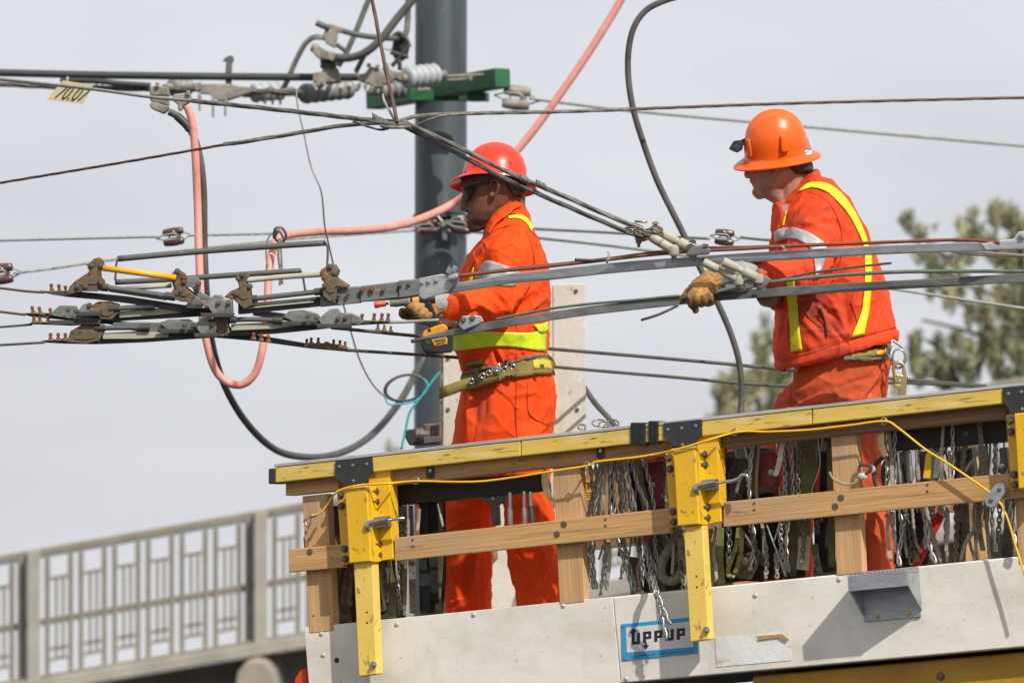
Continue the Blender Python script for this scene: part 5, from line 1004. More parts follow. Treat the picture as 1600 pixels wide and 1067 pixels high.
b = MB().bolt(P(1082, 380, 13.31), cu_ + cx_ * .3, .010, .012); b.bolt(P(1102, 386, 13.31), cu_, .011, .010); b.bolt(P(1082, 400, 13.3), -cu_, .009, .012); b.build('bolt', 'bolt_steel', ca)
cb2 = thing('bar_clamp', 'bolted grey clamp where the links meet the lower bar', 'clamp')
b = MB(); b.plate([(1160, 440), (1182, 432), (1196, 430), (1206, 438), (1196, 448), (1165, 452)], 13.22, .05); b.build('body', 'grey_steel', cb2, bevel=.004)
b = MB().bolt(P(1187, 426, 13.23), cu_, .011, .012); b.bolt(P(1189, 448, 13.2), -cu_, .010, .012); b.bolt(P(1161, 448, 13.2), -cu_, .010, .010); b.build('bolt', 'beige_clamp', cb2)
T = thing('wire_tie', 'small pale wire tie on the upper galvanised bar left of the clamps', 'tie')
b = MB().tube([P(x, y, 13.36) for x, y in ((950, 393), (953, 403), (948, 412), (951, 399))], .0035, 6); b.build('twist', 'pale_strand', T, smooth=True)
T = thing('wire_tie', 'small pale wire tie in front of the red jacket sleeve', 'tie')
b = MB().tube([P(x, y, 13.2) for x, y in ((1220, 384), (1226, 388), (1222, 392), (1229, 391))], .004, 6); b.build('twist', 'pale_strand', T, smooth=True)
def surf(bvhs, x, y, off):
    dr = (P(x, y, 1) - CAM).normalized(); best = None
    for bv in bvhs:
        h = bv.ray_cast(CAM, dr)
        if h[0] is not None and (best is None or h[3] < best[3]): best = h
    return best[0] - dr * off
# ================================================================ MAN IN SUNGLASSES
D1 = 14.25
def hat(parent, c, fore, roll, Lh, H, m, crest=.004, flare=.10, lip=.012, ridges=True):
    """Full brim hard hat: c world centre of the brim plane, fore direction, up tilt."""
    fore = fore.normalized(); up0 = roll.normalized(); side = fore.cross(up0).normalized(); up = side.cross(fore).normalized()
    a = Lh / 2 / 1.27; bw = a * .90; n = 72; prof = []
    for i in range(15):
        ph = math.pi / 2 * i / 14; prof.append((math.sin(ph) ** .93 if i else 0.001, H * (math.cos(ph) ** .88 if i < 14 else 0), 0))
    prof += [(1.015, -.006, 0), (1.09, -.011, 1), (1.20, -.016, 1), (1.27, -.022, 1), (1.275, -.026, 1), (1.262, -.027, 1), (1.19, -.021, 1), (1.06, -.015, 1), (.985, -.012, 0), (.965, .0, 0), (.90, H * .5, 0), (.6, H * .8, 0), (.001, H * .95, 0)]
    vs = []
    for (r, h, br) in prof:
        for j in range(n):
            q = 2 * math.pi * j / n; co, si = math.cos(q), math.sin(q); ra, rb = r * a, r * bw
            if br: ex = (r - 1) / .27; ra += .012 * ex * abs(co) * (1 if co > 0 else .6); h2 = h - .010 * ex * co * co * (1 if co > 0 else .6)
            else: h2 = h
            if r < 1.0 and h > 0:
                y_ = rb * si; h2 += crest * math.exp(-(y_ / .016) ** 2) * (1 if r < .9 else 0) + crest * .7 * (math.exp(-((abs(y_) - .045) / .009) ** 2)) * (1 if r < .85 else 0)
            vs.append(c + fore * (ra * co) + side * (rb * si) + up * h2)
    k = len(prof); fs = [(i * n + j, i * n + (j + 1) % n, (i + 1) * n + (j + 1) % n, (i + 1) * n + j) for i in range(k - 1) for j in range(n)]
    b = MB(); b.add(vs, fs); o = b.build('hard_hat', m, parent, smooth='auto')
    return o, BVHTree.FromPolygons([v.copy() for v in vs], fs), (fore, side, up, a, bw)
man1 = thing('person', 'man in bright orange coveralls, red hard hat and dark sunglasses holding a drill', 'person')
fp = lambda x, d: None
def floor_y(x, d):                                        # pixel row where the platform floor lies at depth d
    lo_, hi_ = 700, 1400
    for _ in range(30):
        m0 = (lo_ + hi_) / 2; q = P(x, m0, d) - (PO + PW * (TB + .05))
        if q.dot(PW) > 0: lo_ = m0
        else: hi_ = m0
    return lo_
fy1 = floor_y(745, D1); 
B1 = Body()
B1.loft([(750, 229, 797, 231, D1, .045), (742, 240, 804, 242, D1, .06), (734, 254, 812, 257, D1, .070), (724, 270, 818, 274, D1, .076), (720.5, 281, 820, 285, D1, .078), (722, 293, 818, 297, D1, .077), (726, 305, 812, 310, D1, .074), (729.5, 318, 800, 322, D1, .071), (731, 330, 790, 333, D1, .067), (732.5, 343, 778, 345, D1, .059), (737, 353, 770, 353, D1, .046), (744, 359.5, 764, 358, D1, .028)], e=2.15)
B1.limb([(727, 290, D1, .017), (735, 288, D1 - .038, .016), (745, 287, D1 - .060, .014)])        # brow
B1.limb([(727, 303, D1, .0095), (725.2, 314, D1, .0125), (725.5, 324, D1, .0155)])               # nose
B1.limb([(729, 329, D1 - .014, .0075), (732, 328, D1 - .02, .006)]); B1.limb([(729, 329, D1 + .014, .0075), (732, 328, D1 + .02, .006)])
B1.limb([(731.5, 338.5, D1 - .014, .0075), (730, 338, D1, .0085), (731.5, 338.5, D1 + .014, .0075)]); B1.limb([(733, 345.5, D1 - .012, .008), (731.5, 345.5, D1, .0095), (733, 345.5, D1 + .012, .008)])
B1.limb([(740, 354, D1, .022), (738, 352, D1, .02)])
B1.limb([(745, 355, D1 - .022, .017), (758, 350, D1 - .030, .018)])     # jaw
                              # cheek
B1.limb([(798, 300, D1, .052), (797, 332, D1, .054), (800, 368, D1, .062), (800, 400, D1, .07)])  # neck
B1.limb([(765, 294, D1 - .082, .0045), (768, 284, D1 - .090, .0055), (775, 282, D1 - .097, .0058), (779, 290, D1 - .098, .0056), (776, 301, D1 - .093, .0052), (770, 307, D1 - .087, .0065), (766.5, 304, D1 - .082, .005)], 10)   # ear rim
B1.limb([(771, 290, D1 - .076, .004), (773, 297, D1 - .078, .004), (769, 302, D1 - .076, .004)], 8)
B1.limb([(771, 289, D1 - .072, .010), (770, 302, D1 - .072, .010)], 8)
B1.loft([(760, 385, 838, 375, D1, .17), (745, 420, 846, 412, D1, .16), (726, 480, 848, 472, D1, .14), (722, 560, 845, 552, D1, .13), (728, 600, 858, 596, D1, .14), (724, 660, 846, 655, D1, .14)])
B1.limb([(795, 385, D1 - .17, .05), (785, 440, D1 - .24, .042), (775, 473, D1 - .27, .038), (730, 478, D1 - .32, .034), (695, 480, D1 - .36, .028)])
B1.limb([(790, 390, D1 + .17, .05), (752, 440, D1 + .2, .042), (755, 492, D1 + .15, .036), (715, 506, D1 - .03, .028)])
B1.limb([(810, 660, D1 - .09, .08), (830, 800, D1 - .1, .065), (840, 900, D1 - .1, .055), (845, fy1 - 30, D1 - .1, .045)])
B1.limb([(760, 660, D1 + .09, .08), (738, 800, D1 + .1, .065), (735, 900, D1 + .1, .055), (738, fy1 - 34, D1 + .1, .045)])
beard_ear_shade = blob([(752, 347, 16, 11, .9), (740, 352, 10, 8, .95), (763, 336, 12, 9, .6), (732, 333, 6, 4, 1), (775, 315, 6, 10, .25), (803, 290, 14, 14, .5), (770.5, 294, 3, 5, .75)])  # stubble, plus shade painted into the ear hollow
B1.build('body', 'skin_brown', man1, .003, 3, masks={'mask': beard_ear_shade, 'mask2': blob([(728, 342, 4.5, 4.5, .7), (770, 296, 4, 8, .25)])}, fac=.45)
bv1 = B1.bvh
# coverall
C1 = Body()
C1.loft([(772, 330, 818, 318, D1, .080), (762, 350, 826, 338, D1, .135), (752, 372, 834, 358, D1, .195), (742, 392, 843, 376, D1, .215), (734, 412, 851, 398, D1, .215), (724, 440, 858, 428, D1, .20), (714, 478, 861, 470, D1, .19), (707, 512, 857, 504, D1, .185), (708, 538, 856, 530, D1, .18), (716, 562, 855, 556, D1, .175), (722, 582, 862, 578, D1, .175), (722, 605, 868, 600, D1, .185), (716, 640, 869, 634, D1, .195), (708, 672, 864, 665, D1, .195), (703, 705, 858, 700, D1, .19), (705, 735, 856, 732, D1, .175)])
C1.loft([(757, 368, 772, 378, D1, .08), (764, 345, 812, 345, D1, .1), (772, 333, 814, 325, D1, .088), (784, 325, 813, 314, D1, .072)])
C1.limb([(806, 380, D1 - .15, .075), (800, 400, D1 - .18, .082), (792, 430, D1 - .21, .076), (786, 455, D1 - .25, .070), (778, 470, D1 - .27, .068), (755, 474, D1 - .29, .060), (725, 476, D1 - .33, .052), (702, 478, D1 - .35, .046)])
C1.limb([(790, 385, D1 + .16, .085), (752, 430, D1 + .2, .07), (750, 480, D1 + .15, .062), (722, 500, D1 + .02, .05)])
C1.limb([(812, 680, D1 - .1, .098), (820, 740, D1 - .11, .092), (826, 800, D1 - .11, .088), (832, 860, D1 - .11, .090), (840, 920, D1 - .11, .080), (845, 990, D1 - .11, .078), (846, fy1 - 40, D1 - .11, .080)])
C1.limb([(762, 680, D1 + .09, .105), (742, 740, D1 + .1, .102), (734, 800, D1 + .1, .100), (731, 860, D1 + .1, .092), (731, 920, D1 + .1, .086), (735, 990, D1 + .1, .080), (738, fy1 - 42, D1 + .1, .082)])
F1 = [(757, 372, 728, 425, 5, .006), (768, 352, 736, 405, 3, -.006), (790, 366, 760, 410, 5, .006), (800, 366, 772, 386, 4, -.005), (760, 395, 800, 380, 4, .004), (815, 420, 800, 470, 5, -.011), (828, 430, 806, 476, 5, .010), (846, 440, 812, 480, 5, .009), (838, 450, 806, 488, 3.5, -.010), (852, 465, 815, 492, 4, .008),
      (730, 462, 700, 470, 4, .005), (740, 470, 775, 490, 4, .008), (720, 488, 760, 486, 3, -.007), (765, 450, 790, 480, 4, -.008), (750, 455, 712, 458, 3, -.004), (800, 470, 790, 494, 4, .008),
      (770, 545, 782, 575, 3.5, -.008), (776, 542, 790, 572, 3, .007), (812, 548, 822, 566, 3, -.005), (722, 545, 730, 585, 3, .005), (800, 560, 850, 556, 3, .004), (735, 555, 765, 560, 3, -.003),
      (727, 610, 722, 700, 3, -.011), (735, 615, 730, 700, 4, .008), (745, 600, 742, 690, 4, -.004), (760, 600, 756, 660, 4, -.005), (782, 612, 808, 640, 2.5, -.006), (790, 620, 840, 612, 4, .004), (845, 690, 858, 668, 4, -.010), (806, 690, 845, 678, 4, .006), (790, 680, 776, 730, 5, -.006), (800, 700, 806, 740, 4, .004),
      (695, 790, 760, 800, 6, .005), (700, 860, 720, 950, 6, .008), (745, 850, 735, 940, 5, .007), (724, 870, 726, 940, 4, -.007), (760, 830, 775, 870, 4, -.006), (790, 850, 850, 930, 5, .008), (800, 840, 830, 920, 4, -.007), (850, 810, 815, 850, 5, .005), (860, 880, 830, 936, 4, .005), (785, 795, 850, 800, 4, -.004), (700, 810, 745, 840, 5, -.004)]
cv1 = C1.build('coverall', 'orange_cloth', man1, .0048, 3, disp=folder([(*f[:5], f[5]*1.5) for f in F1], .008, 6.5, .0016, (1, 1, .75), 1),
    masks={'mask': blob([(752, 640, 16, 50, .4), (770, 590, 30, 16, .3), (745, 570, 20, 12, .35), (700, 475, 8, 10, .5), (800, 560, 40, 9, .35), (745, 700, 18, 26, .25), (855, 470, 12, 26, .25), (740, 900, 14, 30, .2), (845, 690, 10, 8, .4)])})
bc1 = C1.bvh; CB = [bc1]
# collar, closures, tapes
cw = [(757, 366), (768, 343), (783, 328), (803, 314)]
drape(CB, [(766, 366), (775, 352), (790, 340), (806, 327), (815, 325)], [(757, 364), (766, 345), (783, 327), (803, 313), (811, 317)], 'collar_flap', 'orange_cloth', man1, .010, 24, 6, .004)
drape(CB, [(795, 342), (810, 341.5), (822, 349), (830, 362)], [(793, 337), (811, 336), (824, 342), (833, 356)], 'shoulder_stripe', 'yellow_stripe', man1, .004, 26, 4)
drape(CB, [(779, 346), (788, 340), (797, 337), (806, 336)], [(779, 344), (788, 337.5), (797, 335), (806, 334)], 'seam_piping', 'web_black', man1, .005, 12, 2)
drape(CB, [(748, 427), (752, 415), (762, 407), (780, 412), (798, 419), (812, 426)], [(742, 432), (750, 440), (765, 446), (780, 447), (796, 447), (807, 446)], 'reflective_band', 'silver_tape', man1, .004, 26, 9)
drape(CB, [(708, 519), (740, 517), (790, 519), (835, 519), (845, 508), (853, 503)], [(709, 549), (740, 545), (770, 541.5), (800, 542), (835, 547), (853, 549)], 'waist_band', 'yellow_tape', man1, .004, 44, 9)
drape(CB, [(726, 504), (741, 504), (741, 518)], [(725, 519), (733, 520), (741, 519)], 'waist_tab', 'yellow_tape', man1, .006, 8, 5)
drape(CB, [(738, 440), (740, 428), (741, 418)], [(733, 441), (736, 430), (740, 418)], 'chest_stripe', 'yellow_tape', man1, .004, 8, 3)
drape(CB, [(833, 506), (845, 506), (855, 502)], [(842, 520), (850, 520), (856, 518)], 'waist_tab', 'yellow_tape', man1, .006, 8, 4)
drape(CB, [(729, 568), (754, 562.5)], [(729.5, 574.5), (755, 569)], 'cloth_label', 'label_green', man1, .004, 10, 3)
_lp = surf([bc1], 742, 568, .010); _ld = px(_lp)[2]
text('NORSTAG', 'lettering', P(731, 573.3, _ld), (P(753, 567.8, _ld) - P(731, 573.3, _ld)).normalized(), cu_, m_(4, D1), 'ink', man1, w=m_(21, D1))
for A_ in ([(776, 358), (800, 352), (822, 356), (842, 374)], [(822, 360), (832, 390), (834, 420), (826, 450)], [(806, 500), (808, 530), (806, 560)], [(762, 372), (745, 400), (732, 428)]):
    drape(CB, A_, [(x + 1.1, y + .4) for x, y in A_], 'seam', 'rust_trousers', man1, .002, 26, 2)
# belt
blt = drape(CB, [(722, 585), (750, 577), (785, 567), (820, 561), (850, 557), (864, 565)], [(724, 611), (750, 606), (785, 592), (820, 588), (850, 584), (867, 587)], 'belt', 'belt_olive', man1, .010, 44, 6, .005)
drape(CB, [(722, 583), (745, 576), (768, 570)], [(723, 588), (745, 581), (768, 575)], 'belt_pad', 'web_grey', man1, .014, 14, 3, .004)
drape(CB, [(795, 566), (820, 558), (850, 554), (863, 559), (868, 570)], [(797, 570), (820, 561), (850, 557.5), (862, 563), (867, 574)], 'belt_pad', 'web_grey', man1, .013, 20, 3, .004)
b = MB(); tl = [(686, 605, 624), (700, 601, 619), (722, 593, 611), (745, 587, 604), (768, 580, 598), (784, 574, 594)]
vs = []; dds = [D1 - .20, D1 - .205, D1 - .205, D1 - .21, D1 - .215, D1 - .215]
b.add([P(x, y, d) for (x, y0, y1), d in zip(tl, dds) for y in (y0, y1)], [(2 * i, 2 * i + 1, 2 * i + 3, 2 * i + 2) for i in range(5)]); b.build('belt_tail', 'belt_olive', man1, smooth=True, solid=.004)
for x, y in ((737, 595.5), (754, 587), (763, 582.5), (776, 579), (788.5, 576.5), (801.5, 573)):
    b = MB(); e = P(x, y, D1 - .222); b.tube([e + cx_ * (.0075 * math.cos(a)) + cu_ * (.0082 * math.sin(a)) for a in [k * math.pi / 8 for k in range(17)]], .0022, 6, cap=False); b.build('eyelet', 'chrome', man1, smooth=True)
    b = MB().lathe([(.006, 0), (.006, .001)], e, -cf_, 12); b.build('eyelet_hole', 'ink', man1)
b = MB().tube([P(x, y, D1 - .228) for x, y in ((770, 572), (780, 568), (782, 587), (774, 590))], .0032, 8); b.tube([P(768, 580, D1 - .23), P(781, 579, D1 - .23)], .0028, 8); b.build('buckle', 'chrome', man1, smooth=True)
b = MB().plate([(741, 581), (746, 579), (749.5, 599), (744.5, 601)], D1 - .226, .006); b.build('keeper', 'black_plastic', man1, bevel=.001)
b = MB().ball(P(791, 564, D1 - .2), .007).ball(P(800, 588, D1 - .2), .007); b.build('stud', 'black_plastic', man1, smooth=True)
drape(CB, [(831, 564), (845, 562), (858, 565)], [(833, 577), (847, 576), (861, 578)], 'belt_patch', 'warning_yellow', man1, .014, 12, 4)
b = MB().plate([(843, 569), (850, 568.5), (850.5, 575), (844, 576)], D1 - .197, .002); b.build('belt_logo', 'ink_grey', man1)
# gloves
G1 = Body()
G1.limb([(692, 478, D1 - .36, .034), (676, 479, D1 - .37, .037), (664, 480, D1 - .37, .036)])
G1.limb([(666, 470, D1 - .385, .016), (654, 471, D1 - .40, .0145), (643, 479, D1 - .41, .0125), (638, 482, D1 - .40, .0115)])
G1.limb([(662, 478, D1 - .395, .0165), (650, 484, D1 - .42, .0145), (648, 494, D1 - .41, .0125), (654, 498, D1 - .385, .0115)])
G1.limb([(668, 484, D1 - .395, .0165), (658, 490, D1 - .42, .014), (656, 500, D1 - .405, .0125), (663, 502, D1 - .385, .0115)])
G1.limb([(676, 488, D1 - .395, .016), (668, 496, D1 - .415, .013), (668, 504, D1 - .40, .0115), (674, 504, D1 - .385, .011)])
G1.limb([(664, 486, D1 - .35, .018), (646, 492, D1 - .34, .0165), (632, 492, D1 - .36, .0155), (630, 487, D1 - .37, .014)])
G1.build('glove', 'glove_tan', man1, .0026, 2, disp=folder([], .003, 22, .001, seed=4), masks={'mask': blob([(636, 492, 13, 10, 1), (650, 500, 12, 6, .8), (680, 500, 12, 8, .9), (655, 484, 5, 5, .5)])}, fac=.4)
K1 = Body(); K1.limb([(700, 474, D1 - .35, .043), (690, 475, D1 - .355, .045), (677, 475, D1 - .36, .043)]); K1.limb([(690, 488, D1 - .355, .028), (684, 486, D1 - .36, .028)])
K1.build('glove_cuff', 'grey_knit', man1, .0032, 2, disp=folder([], .002, 18, .001, seed=5))
G2 = Body(); G2.limb([(726, 499, D1 + .03, .042), (708, 503, D1 - .05, .040), (694, 500, D1 - .12, .036), (684, 498, D1 - .16, .03)])
for k, (x, y) in enumerate(((676, 494), (676, 500), (678, 506), (682, 511))): G2.limb([(692, 496 + k * 4, D1 - .15, .0145), (682, y, D1 - .2, .0125), (x, y + 3, D1 - .19, .011), (x + 4, y + 6, D1 - .16, .0105)])
G2.limb([(690, 492, D1 - .12, .015), (678, 490, D1 - .15, .0125), (668, 494, D1 - .16, .011)])
G2.build('glove', 'glove_shaded', man1, .0032, 2, disp=folder([], .003, 20, .001, seed=6), label='shaded far glove')
# trouser pocket seam, leg creases
drape(CB, [(772, 604), (790, 618), (808, 640)], [(773, 603), (791, 617), (809.5, 639)], 'pocket_seam', 'rust_trousers', man1, .003, 16, 2)
drape(CB, [(824, 598), (825, 640), (836, 655), (857, 664)], [(825.2, 598), (826.2, 639), (837, 654), (857.5, 663)], 'pocket_seam', 'rust_trousers', man1, .0025, 18, 2)
drape(CB, [(807, 596), (806, 650), (808, 685)], [(808.2, 596), (807.2, 650), (809.2, 685)], 'side_seam', 'rust_trousers', man1, .0025, 14, 2)
# hat
fo = (P(706, 279, D1) - P(838, 290, D1)); rl = cu_ + cf_ * .05
hc = P(773, 279, D1)
hobj, hb1, hf1 = hat(man1, hc, fo, (cu_ + cf_ * .30), m_(133, D1) - .012, m_(57, D1), 'helmet_red', .003)
for l in ([(720, 276), (735, 267), (757, 264)],):
    drape([bv1], [(727, 269), (740, 264), (757, 261), (775, 263)], [(727, 278), (740, 275), (757, 272), (775, 272)], 'headband', 'blue_band', man1, .004, 16, 4, .003)
drape([bv1], [(775, 262), (790, 266), (806, 276), (818, 284)], [(778, 273), (790, 285), (800, 300), (806, 307)], 'hat_suspension', 'black_plastic', man1, .010, 16, 6, .005)
b = MB().lathe([(.020, -.02), (.024, -.014), (.024, .014), (.02, .02)], P(812, 296, D1 - .045), (P(812, 296, D1) - P(800, 290, D1)), 16); b.lathe([(.009, .01), (.012, .03), (.01, .036)], P(812, 297, D1 - .06), -cf_ + cx_, 12); b.build('ratchet_knob', 'black_plastic', man1, smooth='auto')
b = MB().ball(P(806, 283, D1 - .04), .032, (1, .8, 1.1), 16); b.ball(P(812, 292, D1 - .03), .026, (1, .8, 1), 14); b.build('hair', 'hair', man1, smooth=True)
for (x, y) in ((741, 256), (796, 252)): drape([hb1], [(x, y - 3), (x + 1, y + 4)], [(x + 2.5, y - 3), (x + 3, y + 4)], 'hat_slot', 'helmet_red', man1, .003, 4, 3, .003)
# sunglasses
sgp = thing  # glasses are worn: child of the person
drape([bv1], [(721.5, 296), (726, 291.5), (738, 287), (750, 283)], [(722, 300), (727, 312), (731, 315), (741, 300)], 'sunglasses_lens', 'lens', man1, .006, 14, 8, .003)
drape([bv1], [(722, 294), (732, 287.5), (748, 282), (769, 281)], [(724, 299), (735, 293), (748, 288), (769, 284)], 'sunglasses_frame', 'black_plastic', man1, .009, 18, 4, .004)
b = MB().tube([P(x, y, D1 - .083) for x, y in ((760, 282), (768, 281.5), (775, 283), (781, 284.5))], m_(1.1, D1), 6); b.build('sunglasses_arm', 'black_plastic', man1, smooth=True)
# boots
def boots(parent, lst, m='boot'):
    for (x, d, y) in lst:
        q = Body(); q.limb([(x, y - 50, d, .055), (x, y - 25, d, .052), (x, y - 14, d, .048)]); q.limb([(x + 8, y - 11, d, .042), (x - 18, y - 12, d, .044), (x - 48, y - 9, d, .036)]); q.build('boot', m, parent, .006, 3)
boots(man1, [(848, D1 - .11, floor_y(848, D1 - .11)), (740, D1 + .1, floor_y(740, D1 + .1))])
# drill held in the glove
dr = thing('cordless_drill', 'yellow and black cordless drill with a red socket in the gloved hands', 'drill'); DD = D1 - .40
ax = (P(585, 477, DD) - P(700, 464, DD)).normalized()
def al(x, y, d=DD): return P(x, y, d)
def px2(v): return m_(v, DD)
b = MB().lathe([(px2(3.5), 0), (px2(4.5), .003), (px2(4.5), .022), (px2(5.4), .026), (px2(5.4), .038), (px2(4.0), .040)], al(603, 474.5), ax, 20); b.build('red_socket', 'red_paint', dr, smooth='auto')
b = MB().lathe([(px2(2.4), 0), (px2(2.4), .014)], al(607, 474), ax, 10); b.build('shank', 'black_plastic', dr)
b = MB().lathe([(px2(7.6), 0), (px2(7.8), .02), (px2(6.6), .024), (px2(6.8), .05), (px2(6.2), .053), (px2(5.6), .066), (px2(3.5), .068)], al(640, 470.5), ax, 20); b.build('chuck', 'rope_grey', dr, smooth='auto')
b = MB().lathe([(px2(6.5), 0), (px2(7.2), .03), (px2(7.2), .07), (px2(6.2), .085)], al(680, 467), ax, 20); MB().lathe([(px2(7.6), 0), (px2(7.6), .022)], al(655, 469.5), ax, 20).build('yellow_collar', 'drill_yellow', dr, smooth='auto'); b.build('motor_housing', 'black_plastic', dr, smooth='auto')
b = MB(); b.bar(al(664, 474), al(686, 522), .016, .020, ax); b.build('handle', 'black_plastic', dr, bevel=.006)
b = MB().plate([(659, 524), (662, 517), (676, 511), (690, 506), (697, 508), (700, 515), (690, 522), (664, 530)], DD - .045, .08); b.build('battery_shoulder', 'drill_yellow', dr, bevel=.005)
b = MB().plate([(657, 528), (662, 526), (702, 519), (708, 524), (708, 548), (704, 551), (668, 554), (662, 550), (657, 538)], DD - .055, .09); b.build('battery', 'black_plastic', dr, bevel=.006)
b = MB().plate([(674, 530), (696, 526.5), (699, 528), (699, 537), (680, 541)], DD - .0565, .002); b.build('battery_label', 'drill_yellow', dr)
b = MB().plate([(678, 531), (696, 528.5), (696, 532), (680, 534.5)], DD - .058, .001); b.build('label_stripe', 'ink_grey', dr)
text('DEWALT', 'lettering', P(681, 539.5, DD - .0585), (P(697, 536, DD) - P(681, 539.5, DD)).normalized(), cu_, m_(3.6, DD), 'ink', dr, w=m_(16, DD), bold=.02)
b = MB().plate([(664, 532), (671, 530.5), (673, 537), (666, 538.5)], DD - .057, .004); b.build('release_button', 'hoist_dark', dr, bevel=.001)
b = MB().bolt(al(671, 516, DD - .046), -cf_, .004, .002); b.build('screw', 'ink', dr)
# ================================================================ MAN IN THE JACKET
D2 = 13.75
man2 = thing('person', 'man in red orange work jacket and orange hard hat with headlamp, leaning left', 'person')
B2 = Body(); fy2 = floor_y(1350, D2)
B2.loft([(1178, 195, 1245, 200, D2, .055), (1167, 212, 1262, 215, D2, .073), (1164, 232, 1268, 232, D2, .079), (1166, 248, 1266, 244, D2, .079), (1167.5, 258, 1264, 254, D2, .078), (1168.5, 266, 1262, 262, D2, .076), (1171, 274, 1258, 270, D2, .074), (1175, 282, 1250, 278, D2, .072), (1178, 290, 1240, 287, D2, .067), (1182, 299, 1228, 296, D2, .056), (1188, 306, 1232, 303, D2, .050), (1200, 313, 1240, 312, D2, .046), (1216, 322, 1250, 322, D2, .05)], e=2.15)
B2.limb([(1171, 259, D2 - .035, .013), (1169, 259, D2, .014)])
B2.limb([(1170, 263, D2, .008), (1168.5, 268, D2, .0115), (1169, 273, D2, .0145)]); B2.limb([(1172, 275, D2 - .012, .0075), (1175, 275, D2 - .02, .006)]); B2.limb([(1172, 275, D2 + .012, .0075), (1175, 275, D2 + .02, .006)])
B2.limb([(1178, 283.5, D2 - .014, .008), (1175.5, 283, D2, .0095), (1178, 283.5, D2 + .014, .008)]); B2.limb([(1180, 289.5, D2 - .012, .007), (1178.5, 289.5, D2, .008)])
B2.limb([(1184, 300, D2, .020), (1187, 303, D2, .02)]); B2.limb([(1191, 303, D2 - .022, .017), (1204, 301, D2 - .03, .018)])

B2.limb([(1242, 262, D2, .056), (1240, 290, D2, .057), (1242, 325, D2, .064), (1250, 360, D2, .08)])
B2.limb([(1202, 268, D2 - .080, .0045), (1204, 259, D2 - .088, .0055), (1210, 255, D2 - .094, .0055), (1214, 262, D2 - .095, .0055), (1211, 271, D2 - .090, .005), (1206, 279, D2 - .082, .0055)], 10); B2.limb([(1208, 262, D2 - .07, .008), (1207, 273, D2 - .07, .007)], 8)
B2.loft([(1240, 330, 1300, 300, D2, .14), (1228, 365, 1330, 350, D2, .16), (1228, 430, 1350, 410, D2, .14), (1228, 500, 1365, 490, D2, .13), (1240, 570, 1380, 560, D2, .14), (1250, 630, 1370, 625, D2, .14)])
B2.limb([(1275, 345, D2 - .17, .05), (1262, 400, D2 - .23, .042), (1262, 426, D2 - .27, .038), (1215, 432, D2 - .35, .034), (1160, 430, D2 - .42, .028), (1135, 433, D2 - .44, .024)])
B2.limb([(1260, 340, D2 + .17, .05), (1235, 400, D2 + .15, .042), (1228, 450, D2 + .1, .036), (1202, 468, D2 - .05, .028)])
B2.limb([(1335, 630, D2 - .09, .08), (1338, 750, D2 - .09, .065), (1352, 850, D2 - .09, .055), (1360, fy2 - 34, D2 - .09, .045)])
B2.limb([(1270, 630, D2 + .09, .08), (1235, 750, D2 + .09, .065), (1228, 850, D2 + .09, .055), (1238, floor_y(1238, D2 + .09) - 34, D2 + .09, .045)])
B2.build('body', 'skin_tan', man2, .003, 3, masks={'mask': blob([(1195, 299, 18, 9, .5), (1176, 279.5, 6, 3, 1), (1215, 300, 12, 8, .35)]), 'mask2': blob([(1208, 268, 6, 12, .6), (1177, 285, 3, 3, .5), (1240, 300, 16, 14, .3)])}, fac=.45)
bv2 = B2.bvh
H2 = Body(); H2.loft([(1216, 252, 1262, 244, D2, .05), (1215, 259, 1268, 252, D2, .083), (1219, 264, 1270, 259, D2, .080), (1228, 270, 1271, 266, D2, .074), (1236, 276, 1262, 272, D2, .060)])
H2.build('hair', 'hair', man2, .004, 2, disp=folder([], .004, 30, .002, (1, 1, .4), 9))
J2 = Body()
J2.loft([(1232, 312, 1282, 276, D2, .085), (1228, 322, 1300, 284, D2, .14), (1220, 338, 1322, 308, D2, .19), (1214, 356, 1338, 332, D2, .215), (1211, 380, 1352, 358, D2, .215), (1211, 412, 1366, 390, D2, .205), (1211, 445, 1377, 422, D2, .20), (1211, 480, 1386, 455, D2, .195), (1210, 512, 1393, 485, D2, .195), (1209, 545, 1399, 506, D2, .20), (1211, 574, 1403, 524, D2, .205), (1216, 579, 1400, 531, D2, .20)])
J2.loft([(1208, 318, 1226, 322, D2, .085), (1206, 335, 1240, 335, D2, .11), (1207, 355, 1250, 350, D2, .13), (1207, 380, 1250, 370, D2, .15)])
J2.loft([(1226, 318, 1266, 300, D2, .10), (1236, 300, 1282, 282, D2, .092), (1250, 287, 1281, 270, D2, .080), (1262, 275, 1277, 264, D2, .06)])
J2.limb([(1288, 340, D2 - .14, .085), (1276, 365, D2 - .17, .092), (1266, 395, D2 - .21, .084), (1262, 418, D2 - .25, .078), (1245, 428, D2 - .29, .068), (1215, 429, D2 - .34, .056), (1180, 429, D2 - .39, .046), (1164, 428, D2 - .41, .040)])
J2.limb([(1255, 340, D2 + .16, .085), (1235, 390, D2 + .15, .075), (1226, 440, D2 + .08, .064), (1212, 462, D2 - .02, .05)])
